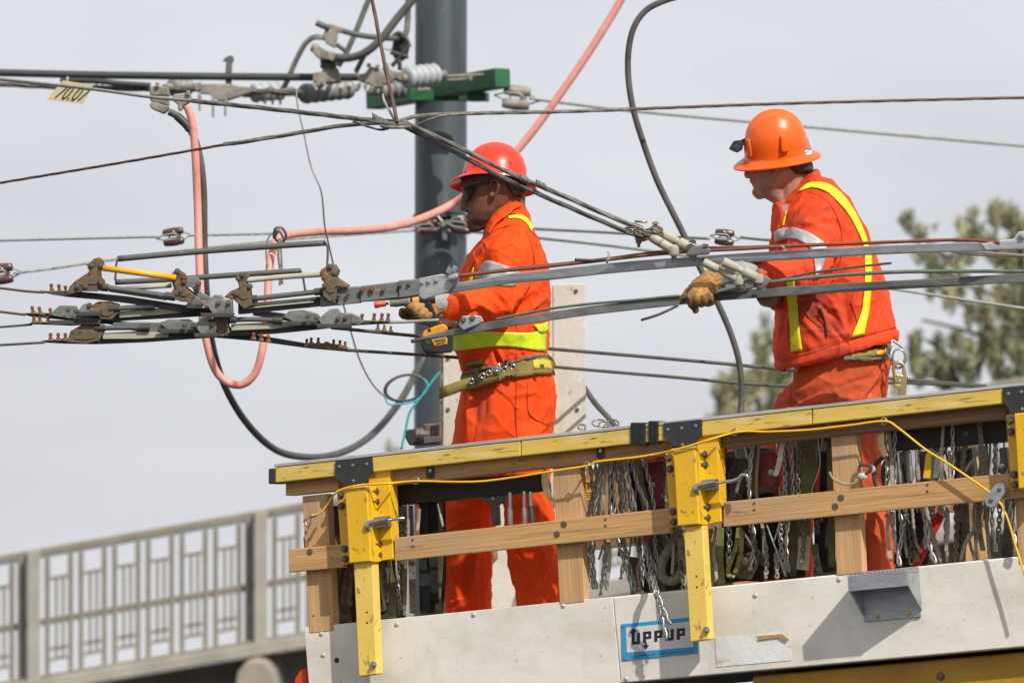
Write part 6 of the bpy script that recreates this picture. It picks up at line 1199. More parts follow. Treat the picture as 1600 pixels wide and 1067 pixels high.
F2 = [(1248, 312, 1225, 350, 4, .006), (1300, 330, 1322, 372, 4, -.005), (1262, 335, 1300, 322, 6, .006), (1275, 350, 1310, 350, 5, -.005), (1240, 345, 1290, 352, 6, .007), (1290, 400, 1330, 385, 5, .006), (1300, 420, 1285, 440, 4, -.009), (1290, 410, 1270, 440, 5, .009), (1255, 412, 1262, 445, 4, -.009), (1240, 414, 1250, 448, 4, .007), (1205, 416, 1180, 440, 4, .005), (1220, 446, 1160, 440, 3, -.004), (1300, 380, 1280, 440, 4, -.005),
      (1260, 460, 1310, 500, 4, -.007), (1268, 455, 1300, 520, 4, .006), (1300, 470, 1330, 530, 4, .006), (1320, 460, 1325, 530, 5, -.005), (1345, 440, 1330, 510, 5, .005), (1250, 490, 1290, 540, 5, .006), (1225, 480, 1222, 540, 4, -.005), (1236, 470, 1232, 560, 4, .004), (1280, 525, 1340, 520, 5, .004), (1290, 500, 1330, 545, 3, -.006), (1370, 440, 1385, 500, 4, .005), (1355, 400, 1372, 470, 4, -.004), (1212, 563, 1400, 512, 3, -.004), (1215, 570, 1230, 578, 3, .006)]
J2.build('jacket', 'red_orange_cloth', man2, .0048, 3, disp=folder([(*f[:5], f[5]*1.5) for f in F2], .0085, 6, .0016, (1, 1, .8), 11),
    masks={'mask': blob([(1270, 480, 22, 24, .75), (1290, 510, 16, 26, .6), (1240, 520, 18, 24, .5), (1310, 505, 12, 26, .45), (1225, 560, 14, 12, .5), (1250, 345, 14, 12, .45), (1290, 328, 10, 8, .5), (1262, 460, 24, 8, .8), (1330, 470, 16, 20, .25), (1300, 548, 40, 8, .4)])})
JB = [J2.bvh]
drape(JB, [(1250, 299), (1268, 294), (1290, 299), (1310, 317), (1327, 338), (1342, 366), (1350, 388)], [(1246, 301), (1264, 286), (1294, 288), (1318, 306), (1336, 332), (1351, 364), (1358, 388)], 'back_stripe', 'yellow_stripe', man2, .004, 44, 4)
drape(JB, [(1350, 386), (1351, 420), (1350, 450), (1346, 485), (1337, 510), (1330, 527)], [(1361, 386), (1362, 420), (1361, 450), (1358, 485), (1354, 505), (1351, 522)], 'back_stripe', 'yellow_stripe', man2, .004, 30, 5)
drape(JB, [(1228, 440), (1231, 470), (1234, 510), (1236, 550)], [(1240, 438), (1246, 470), (1249, 510), (1254, 547)], 'front_stripe', 'yellow_stripe', man2, .004, 26, 5)
drape(JB, [(1222, 353), (1225, 342), (1229, 330)], [(1224.5, 354), (1227.5, 342), (1230, 330)], 'front_piping', 'yellow_tape', man2, .004, 8, 2)
drape(JB, [(1210, 363), (1225, 356), (1250, 358), (1275, 370), (1290, 382), (1290, 400), (1284, 420)], [(1212, 380), (1225, 374), (1240, 374), (1256, 380), (1268, 392), (1272, 410), (1274, 436)], 'reflective_band', 'silver_tape', man2, .004, 36, 7)
drape(JB, [(1211, 562), (1260, 552), (1320, 532), (1400, 510)], [(1211, 563.4), (1260, 553.4), (1320, 533.4), (1400, 511.4)], 'hem_seam', 'rust_trousers', man2, .002, 50, 2)
drape(JB, [(1244, 470), (1262, 492), (1285, 512)], [(1246, 469), (1264, 491), (1286, 511)], 'pocket_flap', 'rust_trousers', man2, .004, 16, 2)
drape(JB, [(1280, 482), (1287, 502), (1291, 526)], [(1282.5, 481.5), (1289.5, 502), (1293.5, 525)], 'zip', 'web_black', man2, .003, 12, 2)
for A_ in ([(1262, 300), (1290, 312), (1308, 340), (1316, 375), (1312, 410), (1300, 440)], [(1256, 316), (1246, 330), (1238, 350)], [(1330, 470), (1338, 500), (1340, 525)]):
    drape(JB, A_, [(x + 1.1, y + .4) for x, y in A_], 'seam', 'rust_trousers', man2, .002, 30, 2)
b = MB().ball(P(1264, 281, D2 - .09), .004).ball(P(1291, 522, D2 - .2), .003); b.build('snap_stud', 'bolt_steel', man2, smooth=True)
b = MB().plate([(1222, 322), (1232, 318), (1228, 336), (1222, 340)], D2 - .108, .004); b.build('undershirt', 'grey_knit', man2)
T2_ = Body()
T2_.loft([(1246, 560, 1388, 545, D2, .165), (1240, 580, 1391, 566, D2, .17), (1236, 600, 1389, 592, D2, .18), (1224, 625, 1386, 618, D2, .185), (1214, 650, 1382, 648, D2, .185), (1214, 680, 1376, 680, D2, .17)])
T2_.limb([(1325, 640, D2 - .09, .11), (1333, 700, D2 - .09, .098), (1340, 760, D2 - .09, .088), (1352, 830, D2 - .09, .092), (1358, 880, D2 - .09, .084), (1360, fy2 - 42, D2 - .09, .082)])
T2_.limb([(1262, 640, D2 + .09, .11), (1240, 700, D2 + .09, .1), (1230, 760, D2 + .09, .09), (1228, 830, D2 + .09, .09), (1236, floor_y(1238, D2 + .09) - 42, D2 + .09, .082)])
F3 = [(1225, 625, 1290, 590, 4, .007), (1218, 640, 1300, 600, 4, -.007), (1230, 650, 1310, 612, 4, .006), (1320, 600, 1370, 588, 4, -.005), (1330, 640, 1375, 580, 5, .008), (1345, 640, 1382, 590, 4, -.008), (1300, 600, 1315, 640, 4, .004), (1350, 700, 1370, 740, 4, .005), (1345, 820, 1385, 850, 4, .005)]
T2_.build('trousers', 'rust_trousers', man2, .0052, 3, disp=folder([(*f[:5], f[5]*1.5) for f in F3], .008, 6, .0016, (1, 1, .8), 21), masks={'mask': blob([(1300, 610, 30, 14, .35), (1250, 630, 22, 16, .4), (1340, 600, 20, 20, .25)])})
TBV = [T2_.bvh]
drape(TBV, [(1318, 556), (1345, 545), (1370, 538), (1386, 533)], [(1318, 562), (1345, 558), (1370, 557), (1388, 556)], 'belt', 'belt_olive', man2, .013, 26, 5, .005)
drape(TBV, [(1318, 558), (1345, 557), (1365, 558), (1386, 556)], [(1318, 563), (1345, 562.5), (1365, 562.5), (1384, 560)], 'belt_pad', 'web_grey', man2, .015, 22, 3, .004)
drape(TBV, [(1366, 542), (1384, 538)], [(1366, 554), (1384, 555)], 'belt_patch', 'yellow_rod', man2, .017, 8, 4, .001)
drape(TBV, [(1344, 560), (1364, 561)], [(1344, 563.5), (1362, 564)], 'belt_loop', 'yellow_tape', man2, .012, 8, 3, .001)
boots(man2, [(1362, D2 - .09, fy2), (1240, D2 + .09, floor_y(1240, D2 + .09))])
# D ring and snap hook on the belt
T = thing('snap_hook', 'brass snap hook hanging from a steel ring at the jacketed man\'s belt', 'hook'); DQ = D2 - .16
b = MB().tube([P(x, y, DQ) for x, y in cr_([(1394, 531), (1404, 538), (1413, 548), (1415, 560), (1411, 571), (1403, 575), (1396, 571), (1391, 560), (1386, 550), (1394, 531)], 4)], .0045, 8)
b.tube([P(1395 + 0, 533, DQ), P(1388, 554, DQ)], .004, 6); b.build('ring', 'steel', T, smooth=True)
b = MB().tube([P(1404.5 + 9.8 * math.cos(a), 557 + 11.5 * math.sin(a), DQ - .006) for a in [k * math.pi / 12 for k in range(25)]], .0035, 8, cap=False); b.build('round_ring', 'chrome', T, smooth=True)
b = MB().tube([P(x, y, DQ - .01) for x, y in cr_([(1400, 598), (1398, 586), (1396, 576), (1400, 568), (1406, 566), (1411, 570)], 5)], .006, 8); b.build('hook_nose', 'gold_metal', T, smooth=True)
b = MB().plate([(1410, 570), (1414, 569), (1417, 585), (1416, 616), (1404, 618), (1405, 604), (1399, 598), (1400, 584), (1410, 586)], DQ - .016, .014); b.build('body', 'gold_metal', T, bevel=.003)
b = MB().plate([(1398, 600), (1406, 601), (1408, 606), (1402, 609), (1397, 604)], DQ - .019, .006); b.build('latch_lever', 'gold_metal', T, bevel=.002)
b = MB().bolt(P(1405, 596, DQ - .016), -cf_, .004, .005); b.ball(P(1419, 590, DQ - .01), .005); b.build('pin', 'chrome', T, smooth=True)
# gloves of the jacketed man
DG = D2 - .44
Q = Body()
Q.limb([(1128, 428, DG, .030), (1117, 434, DG, .036), (1106, 444, DG, .040), (1095, 452, DG + .005, .040), (1088, 456, DG + .01, .034)])
Q.limb([(1090, 446, DG - .01, .017), (1080, 451, DG - .015, .0145), (1072, 460, DG - .015, .0125), (1065, 469, DG - .01, .011)])
Q.limb([(1094, 452, DG - .03, .0175), (1083, 458, DG - .045, .0155), (1078, 468, DG - .045, .014), (1083, 478, DG - .035, .0125), (1087.5, 485, DG - .03, .011)])
Q.limb([(1100, 452, DG - .035, .018), (1091, 460, DG - .055, .0155), (1089, 469, DG - .05, .014), (1096, 474, DG - .02, .013)])
Q.limb([(1106, 450, DG - .035, .0175), (1100, 461, DG - .055, .015), (1100, 470, DG - .045, .0135), (1107, 474, DG - .01, .012)])
Q.limb([(1111, 449, DG - .03, .016), (1108, 461, DG - .045, .014), (1109, 470, DG - .035, .0125), (1112, 472, DG - .005, .012)])
Q.limb([(1110, 438, DG + .04, .018), (1098, 446, DG + .065, .015), (1088, 456, DG + .07, .013), (1078, 462, DG + .06, .012)])
Q.build('glove', 'glove_tan', man2, .0026, 2, disp=folder([(1120, 428, 1100, 455, 2.5, .003), (1112, 428, 1092, 452, 2.5, -.003), (1118, 438, 1106, 458, 2.5, .003)], .003, 22, .001, seed=14), masks={'mask': blob([(1086, 483, 8, 8, 1), (1068, 468, 8, 10, 1), (1078, 456, 8, 8, .5), (1112, 472, 6, 5, .8), (1095, 476, 10, 4, .6)])}, fac=.4)
K2 = Body(); K2.limb([(1122, 433, DG, .032), (1140, 428, DG + .01, .038), (1156, 427, DG + .02, .042), (1168, 427, DG + .03, .043)]); K2.limb([(1135, 444, DG + .01, .022), (1165, 442, DG + .03, .03)])
K2.build('glove_cuff', 'grey_knit', man2, .0032, 2, disp=folder([], .003, 18, .001, seed=15))
Q2 = Body(); Q2.limb([(1212, 462, D2 - .04, .034), (1202, 464, D2 - .16, .034), (1196, 462, D2 - .28, .032)])
for k, (x, y) in enumerate(((1188, 468), (1193, 471), (1200, 470), (1206, 468))): Q2.limb([(1190 + k * 5, 456, D2 - .32, .0145), (1188 + k * 5, 464, D2 - .36, .0125), (x + 2, y, D2 - .34, .0115), (x + 3, y + 5 - k, D2 - .31, .0105)])
Q2.limb([(1192, 452, D2 - .3, .015), (1184, 456, D2 - .31, .012), (1180, 460, D2 - .31, .011)])
Q2.build('glove', 'glove_shaded', man2, .0034, 2, label='shaded far glove')
# hat with headlamp
fo = (P(1150, 250, D2) - P(1283, 231, D2)) ; up2 = cu_ + cx_ * 0 - cf_ * .26
hc = P(1214, 238, D2)
ho, hb2, hf2 = hat(man2, hc, fo, up2, m_(134, D2) - .010, m_(66, D2), 'helmet_orange', .007)
for (A_, B_) in (([(1168.5, 217), (1167.5, 232), (1169, 246)], [(1172, 218), (1174, 232), (1175.5, 246)]), ([(1220, 212), (1220, 228), (1221, 239)], [(1226, 211), (1230, 226), (1232, 237)])):
    drape([hb2], A_, B_, 'hat_slot', 'helmet_orange', man2, .005, 10, 5, .006)
drape([hb2], [(1257, 236.5), (1262, 234.5), (1268, 235)], [(1258, 242), (1263, 243), (1269, 240.5)], 'sticker', 'sign_white', man2, .0015, 8, 4, .001)
drape([hb2], [(1258, 238), (1264, 236)], [(1258, 240), (1264, 238)], 'sticker_mark', 'sign_blue', man2, .003, 4, 3, .001)
b = MB().plate([(1140, 231), (1147, 220), (1157, 219), (1162, 225), (1160, 234), (1153, 238), (1141, 233)], D2 - .03, .06); b.build('headlamp', 'black_plastic', man2, bevel=.006)
b = MB().bar(P(1158, 224, D2), P(1168, 219, D2), .012, .010); b.build('headlamp_mount', 'black_plastic', man2, bevel=.003)
b = MB().plate([(1146, 228), (1151, 225), (1154, 230), (1149, 232)], D2 - .032, .003); b.build('headlamp_badge', 'hoist_dark', man2)
drape([bv2], [(1168, 259), (1176, 257.5), (1190, 257)], [(1169, 266), (1174, 266), (1179, 261)], 'sunglasses_lens', 'lens', man2, .005, 8, 5, .003)
drape([bv2], [(1185, 257), (1204, 257)], [(1185, 259), (1204, 259)], 'sunglasses_arm', 'black_plastic', man2, .004, 8, 3, .003)
# ================================================================ GEAR HANGING INSIDE THE RAIL
def yrail(x): return ylp(x) + 46                          # lower edge of the upper board
def gtop(x): return ylp(x) + 30
lbox(.2, SE, ST(1000, gtop(1000) + 8, -.12)[1], ST(1000, gtop(1000), -.12)[1], -.16, -.13).build('gear_rod', 'black_beam', plat, PF)
def gearbeam(poly, label):
    o = MB().pplate(poly, -.13, -.07).build('beam', 'black_beam', None, PF, bevel=.004); tag(o, label, 'beam')
gearbeam([(612, 756), (846, 738), (846, 767), (612, 790)], 'black steel beam hung behind the boards in front of the sunglasses man\'s legs')
gearbeam([(1387, 674), (1572, 655), (1573, 690), (1389, 705)], 'black steel beam behind the boards at the right of the platform')
def strap(label, pts, wpx, m, n, cat='strap', group=None, th=.003, turn=0):
    q = cr_(pts, 6); w3 = [PP(x, y, n + .012 * math.sin(i * .35 + x)) for i, (x, y) in enumerate(q)]
    hw = m_(wpx / 2, 13.6); wv = [(PU * math.cos(turn * i / len(q)) + PN * math.sin(turn * i / len(q))) * hw for i in range(len(q))]
    b = MB(); k = len(w3); vs = []
    for i, p in enumerate(w3):
        t = (w3[min(i + 1, k - 1)] - w3[max(i - 1, 0)]).normalized(); sd_ = (wv[i] - t * wv[i].dot(t)).normalized() * hw if abs(t.dot(PU)) < .8 else PW * hw
        nn = t.cross(sd_).normalized() * th / 2; vs += [p - sd_ - nn, p + sd_ - nn, p + sd_ + nn, p - sd_ + nn]
    b.add(vs, [(i * 4 + j, i * 4 + (j + 1) % 4, i * 4 + 4 + (j + 1) % 4, i * 4 + 4 + j) for i in range(k - 1) for j in range(4)] + [(3, 2, 1, 0), tuple(4 * k - 4 + j for j in range(4))])
    return tag(b.build('hanging_strap', m, None, PF, bevel=.0008), label, cat, group)
def rope(label, pts, rpx, m, n, cat='rope', name='rope', lobes=3, pitch=.03, group=None):
    q = cr_(pts, 6); w3 = [PP(x, y, n) for x, y in q]
    out = [w3[0]]
    for a, c in zip(w3, w3[1:]):
        kk = max(1, int((c - a).length / (pitch / 5))); out += [a.lerp(c, i / kk) for i in range(1, kk + 1)]
    return tag(MB().tube(out, m_(rpx, 13.6), 12 if lobes else 8, lobes=lobes, pitch=pitch).build(name, m, smooth=True), label, cat, group)
def twist(label, pts, rpx, n, m='twist_wire', pitch=.085, amp=2.3, spill=False):
    nf = lambda x, y: n if not spill else (-.05 if y < 880 else (.075 if y > 922 else -.05 + .125 * (y - 880) / 42))
    q = [PP(x, y, nf(x, y)) for x, y in cr_(pts, 8)]; out = [q[0]]
    for a, c in zip(q, q[1:]):
        kk = max(1, int((c - a).length / .006)); out += [a.lerp(c, i / kk) for i in range(1, kk + 1)]
    T = thing('wire_grip', label, 'wire', None); 
    for ph in (0, math.pi):
        l = 0; w3 = []
        for i, p in enumerate(out):
            if i: l += (p - out[i - 1]).length
            a = l / pitch * 2 * math.pi + ph; w3.append(p + (PU * math.cos(a) + PN * math.sin(a)) * m_(amp, 13.6))
        MB().tube(w3, m_(rpx, 13.6), 7).build('strand', m, T, smooth=True)
    return T
def chainp(label, pts, n, m='bolt_steel', L_=.03, r=.0035):
    return tag(MB().chain([PP(x, y, n) for x, y in cr_(pts, 5)], L_, r).build('chain', m, smooth=True), label, 'chain')
def gplate(label, name, cat, polys, n, th, m, bolts=(), bm='steel'):
    T = thing(name, label, cat)
    for i, p in enumerate(polys): MB().pplate(p, n - th, n + i * .004).build('body' if i == 0 else 'side_plate', m if not isinstance(m, (list, tuple)) else m[min(i, len(m) - 1)], T, bevel=.004)
    for (x, y, r) in bolts: MB().lathe([(m_(r, 13.6), 0), (m_(r, 13.6), .004), (m_(r * .45, 13.6), .005), (m_(r * .4, 13.6), .010)], PP(x, y, n + len(polys) * .004 - .004), PN, 14).build('axle_bolt', bm, T, smooth='auto')
    return T
# left bay (x 515 to 690)
gplate('dark steel hook block behind the leftmost yellow bracket, next to the corner post', 'block_hook', 'hook', [[(520, 880), (540, 878), (536, 925), (528, 962), (514, 955), (516, 910)]], -.10, .03, 'hoist_dark', [(520, 945, 5)])
for i, (x0, y0, x1, y1, l) in enumerate(((531, 880, 520, 940, 'leftmost dark flat bar of the tools by the corner post'), (544, 878, 536, 935, 'second dark flat tool bar beside the corner post'), (551, 876, 545, 938, 'third dark flat tool bar, just left of the yellow leg'))):
    b = MB(); b.bar(PP(x0, y0, -.07), PP(x1, y1, -.07), m_(3.2, 13.7), .004, PN); b.ball(PP(x1, y1 + 3, -.07), .014); tag(b.build('flat_bar', 'brown_metal', smooth='auto'), l, 'tool')
strap('dark green sling between the corner post and the first yellow leg', [(536, 880), (534, 920), (541, 972)], 20, 'web_olive', -.16)
rope('black cable loop hanging by the first yellow leg', [(590, 760), (586, 870), (590, 910), (600, 935), (606, 905), (600, 870)], 3.4, 'black_rubber', -.09, lobes=0)
gplate('brown shackle hanging just right of the first yellow leg', 'shackle', 'shackle', [[(592, 882), (604, 880), (611, 905), (608, 935), (598, 945), (594, 925), (600, 910), (596, 895)]], -.10, .03, 'brown_metal', [(600, 928, 4)], 'chrome')
chainp('short chain beside the brown shackle and first yellow leg', [(598, 878), (601, 908), (603, 930)], -.05, L_=.024, r=.003)
rope('speckled knotted rope bundle low beside the first yellow leg', [(588, 940), (600, 952), (612, 945), (606, 960), (594, 966)], 5, 'rope_grey', -.12, pitch=.02)
strap('dark olive sling right of the brown shackle', [(616, 790), (617, 850), (613, 965)], 13, 'web_olive', -.09)
strap('olive green strap end between the dark and pale slings', [(628, 860), (626, 920), (622, 962)], 9, 'web_green', -.12)
strap('narrow pale braided strap left of the widest pale one', [(632, 790), (634, 870), (632, 962)], 6, 'web_grey', -.07)
strap('wide pale braided strap hanging left of the orange legs', [(640, 790), (643, 870), (646, 958)], 12, 'web_grey', -.08)
for i, (x, w, l, m_s) in enumerate(((660, 18, 'broad black strap right of the pale braided strap', 'web_black'), (675, 16, 'second broad black strap next to the orange legs', 'web_black'), (687, 9, 'narrow dark strap touching the orange trouser leg', 'web_olive'))):
    strap(l, [(x, 780), (x + 2, 860), (x + (4 if i < 2 else -4), 956)], w, m_s, -.10 - .012 * i)
strap('dark red-labelled webbing behind the pale straps', [(651, 788), (654, 800), (652, 835)], 6, 'orange_cord', -.05); strap('pale label strip hanging behind the mid board', [(655, 795), (654, 815), (650, 838)], 5, 'web_pale', -.045)
def handle(label, x0, y0, x1, y1, r, m, n, name='hand_tool'):
    T = thing(name, label, 'tool'); A, B = PP(x0, y0, n), PP(x1, y1, n); e = B - A
    MB().lathe([(m_(r * .7, 13.6), 0), (m_(r * .7, 13.6), e.length * .45)], A, e, 10).build('shaft', 'chrome', T, smooth='auto')
    MB().lathe([(m_(r, 13.6), e.length * .451), (m_(r * 1.15, 13.6), e.length * .7), (m_(r * .9, 13.6), e.length)], A, e, 10).build('grip', m, T, smooth='auto')
handle('thin chrome rod tool left of the orange legs', 617, 790, 618, 842, 2.3, 'steel', -.06); handle('second chrome tool hanging left of the legs', 637, 788, 638, 840, 2.8, 'rope_grey', -.05)
handle('short slanted chrome tool by the dark strap', 684, 787, 692, 822, 2.4, 'steel', -.05)
handle('left grey handled tool in front of the orange legs', 797, 769, 797, 822, 4.0, 'steel', -.06); handle('middle grey handled tool in front of the orange legs', 819, 767, 820, 820, 3.8, 'steel', -.06)
handle('dark handled tool in front of the orange legs, rightmost', 829, 768, 832, 818, 4.2, 'hoist_dark', -.06)
gplate('dark clamp hanging under the black beam between the orange legs', 'hanging_clamp', 'clamp', [[(752, 772), (790, 770), (788, 784), (776, 788), (778, 820), (768, 822), (766, 790), (754, 782)]], -.08, .03, 'hoist_dark', [(771, 779, 3)])
gplate('curved yellow and black hook left of the middle wooden post', 'curved_hook', 'hook', [[(846, 735), (853, 734), (854, 760), (862, 778), (866, 782), (857, 782), (848, 768), (845, 752)]], -.02, .02, ['gold_metal'], ())
gplate('curved yellow hook right of the tall right wooden post', 'curved_hook', 'hook', [[(1372, 671), (1381, 670), (1382, 695), (1388, 712), (1380, 716), (1373, 704), (1370, 688)]], -.02, .02, ['gold_metal'], ())
handle('small chrome tool right of the orange leg, by the middle post', 850, 728, 860, 770, 3, 'steel', -.10)
# middle bay (x 912 to 1050)
ws = thing('warning_board', 'plywood board with yellow warning sticker lettered STING inside the rail', 'sign')
MB().pplate([(908, 742), (1000, 732), (1003, 800), (911, 812)], -.62, -.60).build('board', 'ply_yellow', ws, PF)
MB().pplate([(906, 752), (938, 748), (939, 778), (907, 783)], -.599, -.598).build('sticker', 'warning_yellow', ws, PF)
text('STING', 'lettering', PP(909, 765.5, -.597), PU, PW, m_(12, 13.9), 'ink', ws, w=m_(26, 13.9), bold=.02)
for k in range(3): MB().pplate([(911, 770 + k * 3.4), (935, 767.5 + k * 3.4), (935, 768.6 + k * 3.4), (911, 771.1 + k * 3.4)], -.598, -.5972).build('small_print', 'ink_grey', ws, PF)
tag(MB().pplate([(907, 715), (926, 713), (926, 733), (907, 736)], -.55, -.5).build('white_box', 'white_panel', None, PF, bevel=.004), 'small white box above the plywood warning board', 'box')
tw_ = [((909, 715), (909, 760), (911, 800), (913, 850), (914, 930), 'leftmost long pale twisted wire grip beside the middle post'), ((938, 715), (936, 755), (930, 800), (923, 860), (917, 935), 'second long twisted wire grip right of the middle post'),
       ((942, 718), (938, 760), (936, 810), (946, 850), (938, 930), 'third twisted wire grip over the STING board'), ((950, 712), (953, 760), (955, 800), (970, 860), (990, 925), 'twisted wire grip slanting right from the STING board'),
       ((955, 712), (966, 750), (972, 800), (976, 850), (996, 925), 'pair of wire grip strands crossing the dark gap, upper'), ((962, 712), (974, 760), (990, 800), (992, 840), (1020, 925), 'wire grip slanting down to the panel edge'),
       ((975, 712), (985, 760), (1002, 830), (1018, 900), (1042, 1000), 'longest wire grip, its tip hanging over the maker\'s plate'), ((965, 715), (980, 770), (990, 805), (1012, 850), (1030, 930), 'thick wire grip behind the longest one'),
       ((985, 712), (996, 755), (1012, 795), (1006, 840), (1030, 900), 'wire grip in front of the speckled rope tube'), ((944, 712), (930, 760), (920, 800), (916, 850), (911, 925), 'thin wire grip curving left in front of the post side')]
for i, t_ in enumerate(tw_): twist(t_[5], t_[:5], 1.55 if i != 6 else 1.8, [-.05, -.05, -.08, -.06, -.10, -.07, .065, -.11, -.06, -.12][i], amp=2.0, spill=(i == 6))
twist('short wire grip tip hanging beside the longest one over the panel', [(1004, 840), (1018, 890), (1032, 940), (1047, 975)], 1.5, -.05, spill=True)
rope('speckled grey rope sleeve hanging left of the red hoist', [(998, 714), (1001, 750), (1010, 790), (1020, 830), (1012, 860)], 8, 'rope_grey', -.14, pitch=.02, lobes=5)
rope('fat speckled rope eye looped left of the middle yellow leg', [(1062, 826), (1048, 852), (1034, 880), (1036, 902), (1054, 906), (1066, 890), (1066, 860), (1060, 838)], 8, 'rope_grey', -.07, pitch=.02, lobes=5)
rope('speckled rope rising behind the fat rope eye', [(1030, 822), (1042, 850), (1058, 870), (1068, 880)], 7, 'rope_grey', -.16, pitch=.02, lobes=5)
rope('thin tan leather cord between the twisted wire grips', [(998, 830), (1001, 870), (996, 890), (1001, 925)], 2.4, 'leather_cord', -.08, lobes=0, name='leather_cord')
gplate('dark red lever hoist left of the middle yellow bracket', 'lever_hoist', 'hoist', [[(1008, 716), (1036, 712), (1044, 740), (1044, 795), (1028, 806), (1018, 790), (1012, 750)], [(1012, 745), (1032, 738), (1040, 765), (1036, 790), (1024, 796), (1016, 775)]], -.13, .06, 'hoist_red', [(1020, 758, 5), (1036, 775, 3)])
chainp('dark chain below the red hoist, left one', [(1014, 830), (1018, 870), (1022, 920)], -.10, L_=.026); chainp('dark chain below the red hoist, beside the fat rope eye', [(1026, 830), (1030, 870), (1036, 918)], -.12, L_=.026)
chainp('roller chain just left of the middle yellow leg', [(1064, 880), (1066, 900), (1068, 918)], -.05, L_=.022); rope('red tipped cord end below the mid board', [(1008, 836), (1011, 846)], 2.4, 'red_paint', -.05, lobes=0, name='red_cord')
strap('dark grey sling behind the twisted wires', [(990, 870), (992, 900), (996, 925)], 22, 'web_olive', -.2)
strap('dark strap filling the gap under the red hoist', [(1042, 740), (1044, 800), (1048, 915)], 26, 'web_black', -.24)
strap('dark strap behind the wire grips at the rail', [(992, 720), (996, 780), (1000, 830)], 22, 'web_black', -.22)
# bay right of the middle bracket (x 1105 to 1300)
strap('red webbing strip just right of the middle bracket', [(1134, 700), (1131, 725), (1128, 760)], 5, 'red_web', -.10)
gplate('dark grey chain block right of the middle latch', 'chain_block', 'hoist', [[(1148, 700), (1164, 698), (1168, 722), (1174, 750), (1160, 772), (1140, 770), (1136, 742), (1146, 722)], [(1152, 728), (1166, 728), (1170, 748), (1158, 758), (1146, 750)]], -.14, .06, 'hoist_dark', [(1167, 739, 5.5)])
rope('thick bent steel hook in front of the chain block', [(1150, 770), (1158, 745), (1166, 742), (1172, 750), (1168, 760)], 3, 'steel', -.06, lobes=0, name='steel_hook', cat='hook')
chainp('chain loop under the dark chain block', [(1134, 770), (1140, 776), (1150, 772), (1158, 778)], -.10, L_=.024)
gplate('dark maroon snatch block with a grey axle near the right man\'s far leg', 'snatch_block', 'pulley', [[(1192, 706), (1208, 704), (1216, 716), (1220, 752), (1212, 768), (1196, 768), (1184, 758), (1186, 738)], [(1190, 712), (1206, 708), (1213, 730), (1216, 755), (1204, 764), (1188, 754)]], -.12, .05, 'hoist_red', [(1205, 738, 5)])
strap('white paper tag with ink marks beside the snatch block', [(1222, 688), (1219, 715), (1212, 743)], 8, 'paper', -.045, cat='tag')
strap('red strap end tucked behind the white tag', [(1224, 726), (1222, 745), (1222, 765)], 8, 'red_web', -.09)
strap('dark olive strap left of the second snatch block', [(1178, 700), (1178, 740), (1175, 775)], 8, 'web_olive', -.10)
gplate('second smaller brown snatch block behind the straps', 'snatch_block', 'pulley', [[(1230, 700), (1242, 700), (1246, 730), (1238, 742), (1228, 735)]], -.16, .04, 'hoist_red', [(1240, 730, 4.5)])
strap('dark green strap falling beside the second snatch block', [(1246, 690), (1245, 740), (1238, 900)], 12, 'web_olive', -.14)
strap('wide grey olive sling right of the second snatch block', [(1262, 684), (1264, 730), (1258, 790), (1255, 850)], 22, 'web_olive', -.10)
strap('ribbed pale sling end hanging in the lower gap', [(1257, 838), (1256, 865), (1254, 890)], 20, 'web_pale', -.08)
strap('black strap between the olive sling and the tall right post', [(1286, 680), (1288, 760), (1290, 890)], 16, 'web_black', -.14)
strap('dark narrow strap touching the tall right post', [(1296, 682), (1297, 760), (1300, 885)], 9, 'web_olive', -.09)
strap('small red strap glimpsed between dark straps', [(1279, 730), (1278, 750), (1277, 768)], 6, 'red_web', -.08)
strap('pale buff strap end beside the ribbed sling', [(1273, 850), (1276, 875), (1282, 900)], 10, 'web_grey', -.09)
rope('speckled rope standing right of the middle yellow leg', [(1112, 826), (1114, 870), (1108, 915)], 7, 'rope_grey', -.08, pitch=.02, lobes=5)
strap('yellow green strap right of the speckled rope', [(1126, 824), (1125, 870), (1128, 912)], 11, 'web_green', -.09)
chainp('bright chain between the two green slings', [(1138, 822), (1140, 850), (1137, 880)], -.12, m='steel', L_=.026)
strap('light green sling folded into a teardrop loop', [(1154, 824), (1150, 855), (1138, 888), (1142, 902), (1150, 890), (1158, 860), (1158, 826)], 7, 'web_green', -.06, turn=0)
rope('dark slanting tube crossing the lower right gap', [(1160, 834), (1178, 858), (1196, 880)], 5, 'black_rubber', -.10, lobes=0, name='tube')
gplate('brown plate with round bolt behind the green loop', 'hoist', 'hoist', [[(1150, 870), (1176, 860), (1182, 880), (1170, 905), (1150, 902)]], -.14, .03, 'brown_metal', [(1165, 876, 6)])
chainp('chain hanging by the dark slanting tube', [(1172, 820), (1178, 845), (1184, 870)], -.06, L_=.026); chainp('bicycle-like roller chain, left of two', [(1196, 850), (1198, 880), (1196, 905)], -.06, m='rope_grey', L_=.018, r=.004); chainp('bicycle-like roller chain, right of two', [(1212, 868), (1214, 885), (1214, 903)], -.06, m='rope_grey', L_=.018, r=.004)
handle('slim chrome rod slanting in the dark lower gap', 1198, 820, 1228, 900, 2.2, 'steel', -.08)
strap('dark red cloth strip in the lower gap', [(1226, 826), (1228, 860), (1228, 895)], 16, 'hoist_red', -.2)
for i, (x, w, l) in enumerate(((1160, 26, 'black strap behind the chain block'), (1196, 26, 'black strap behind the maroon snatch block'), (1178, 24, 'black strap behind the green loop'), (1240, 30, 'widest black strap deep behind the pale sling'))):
    strap(l, [(x, 700), (x + 2, 790), (x + (10 if i == 2 else 4), 905)], w, 'web_black', -.26 - .01 * i)
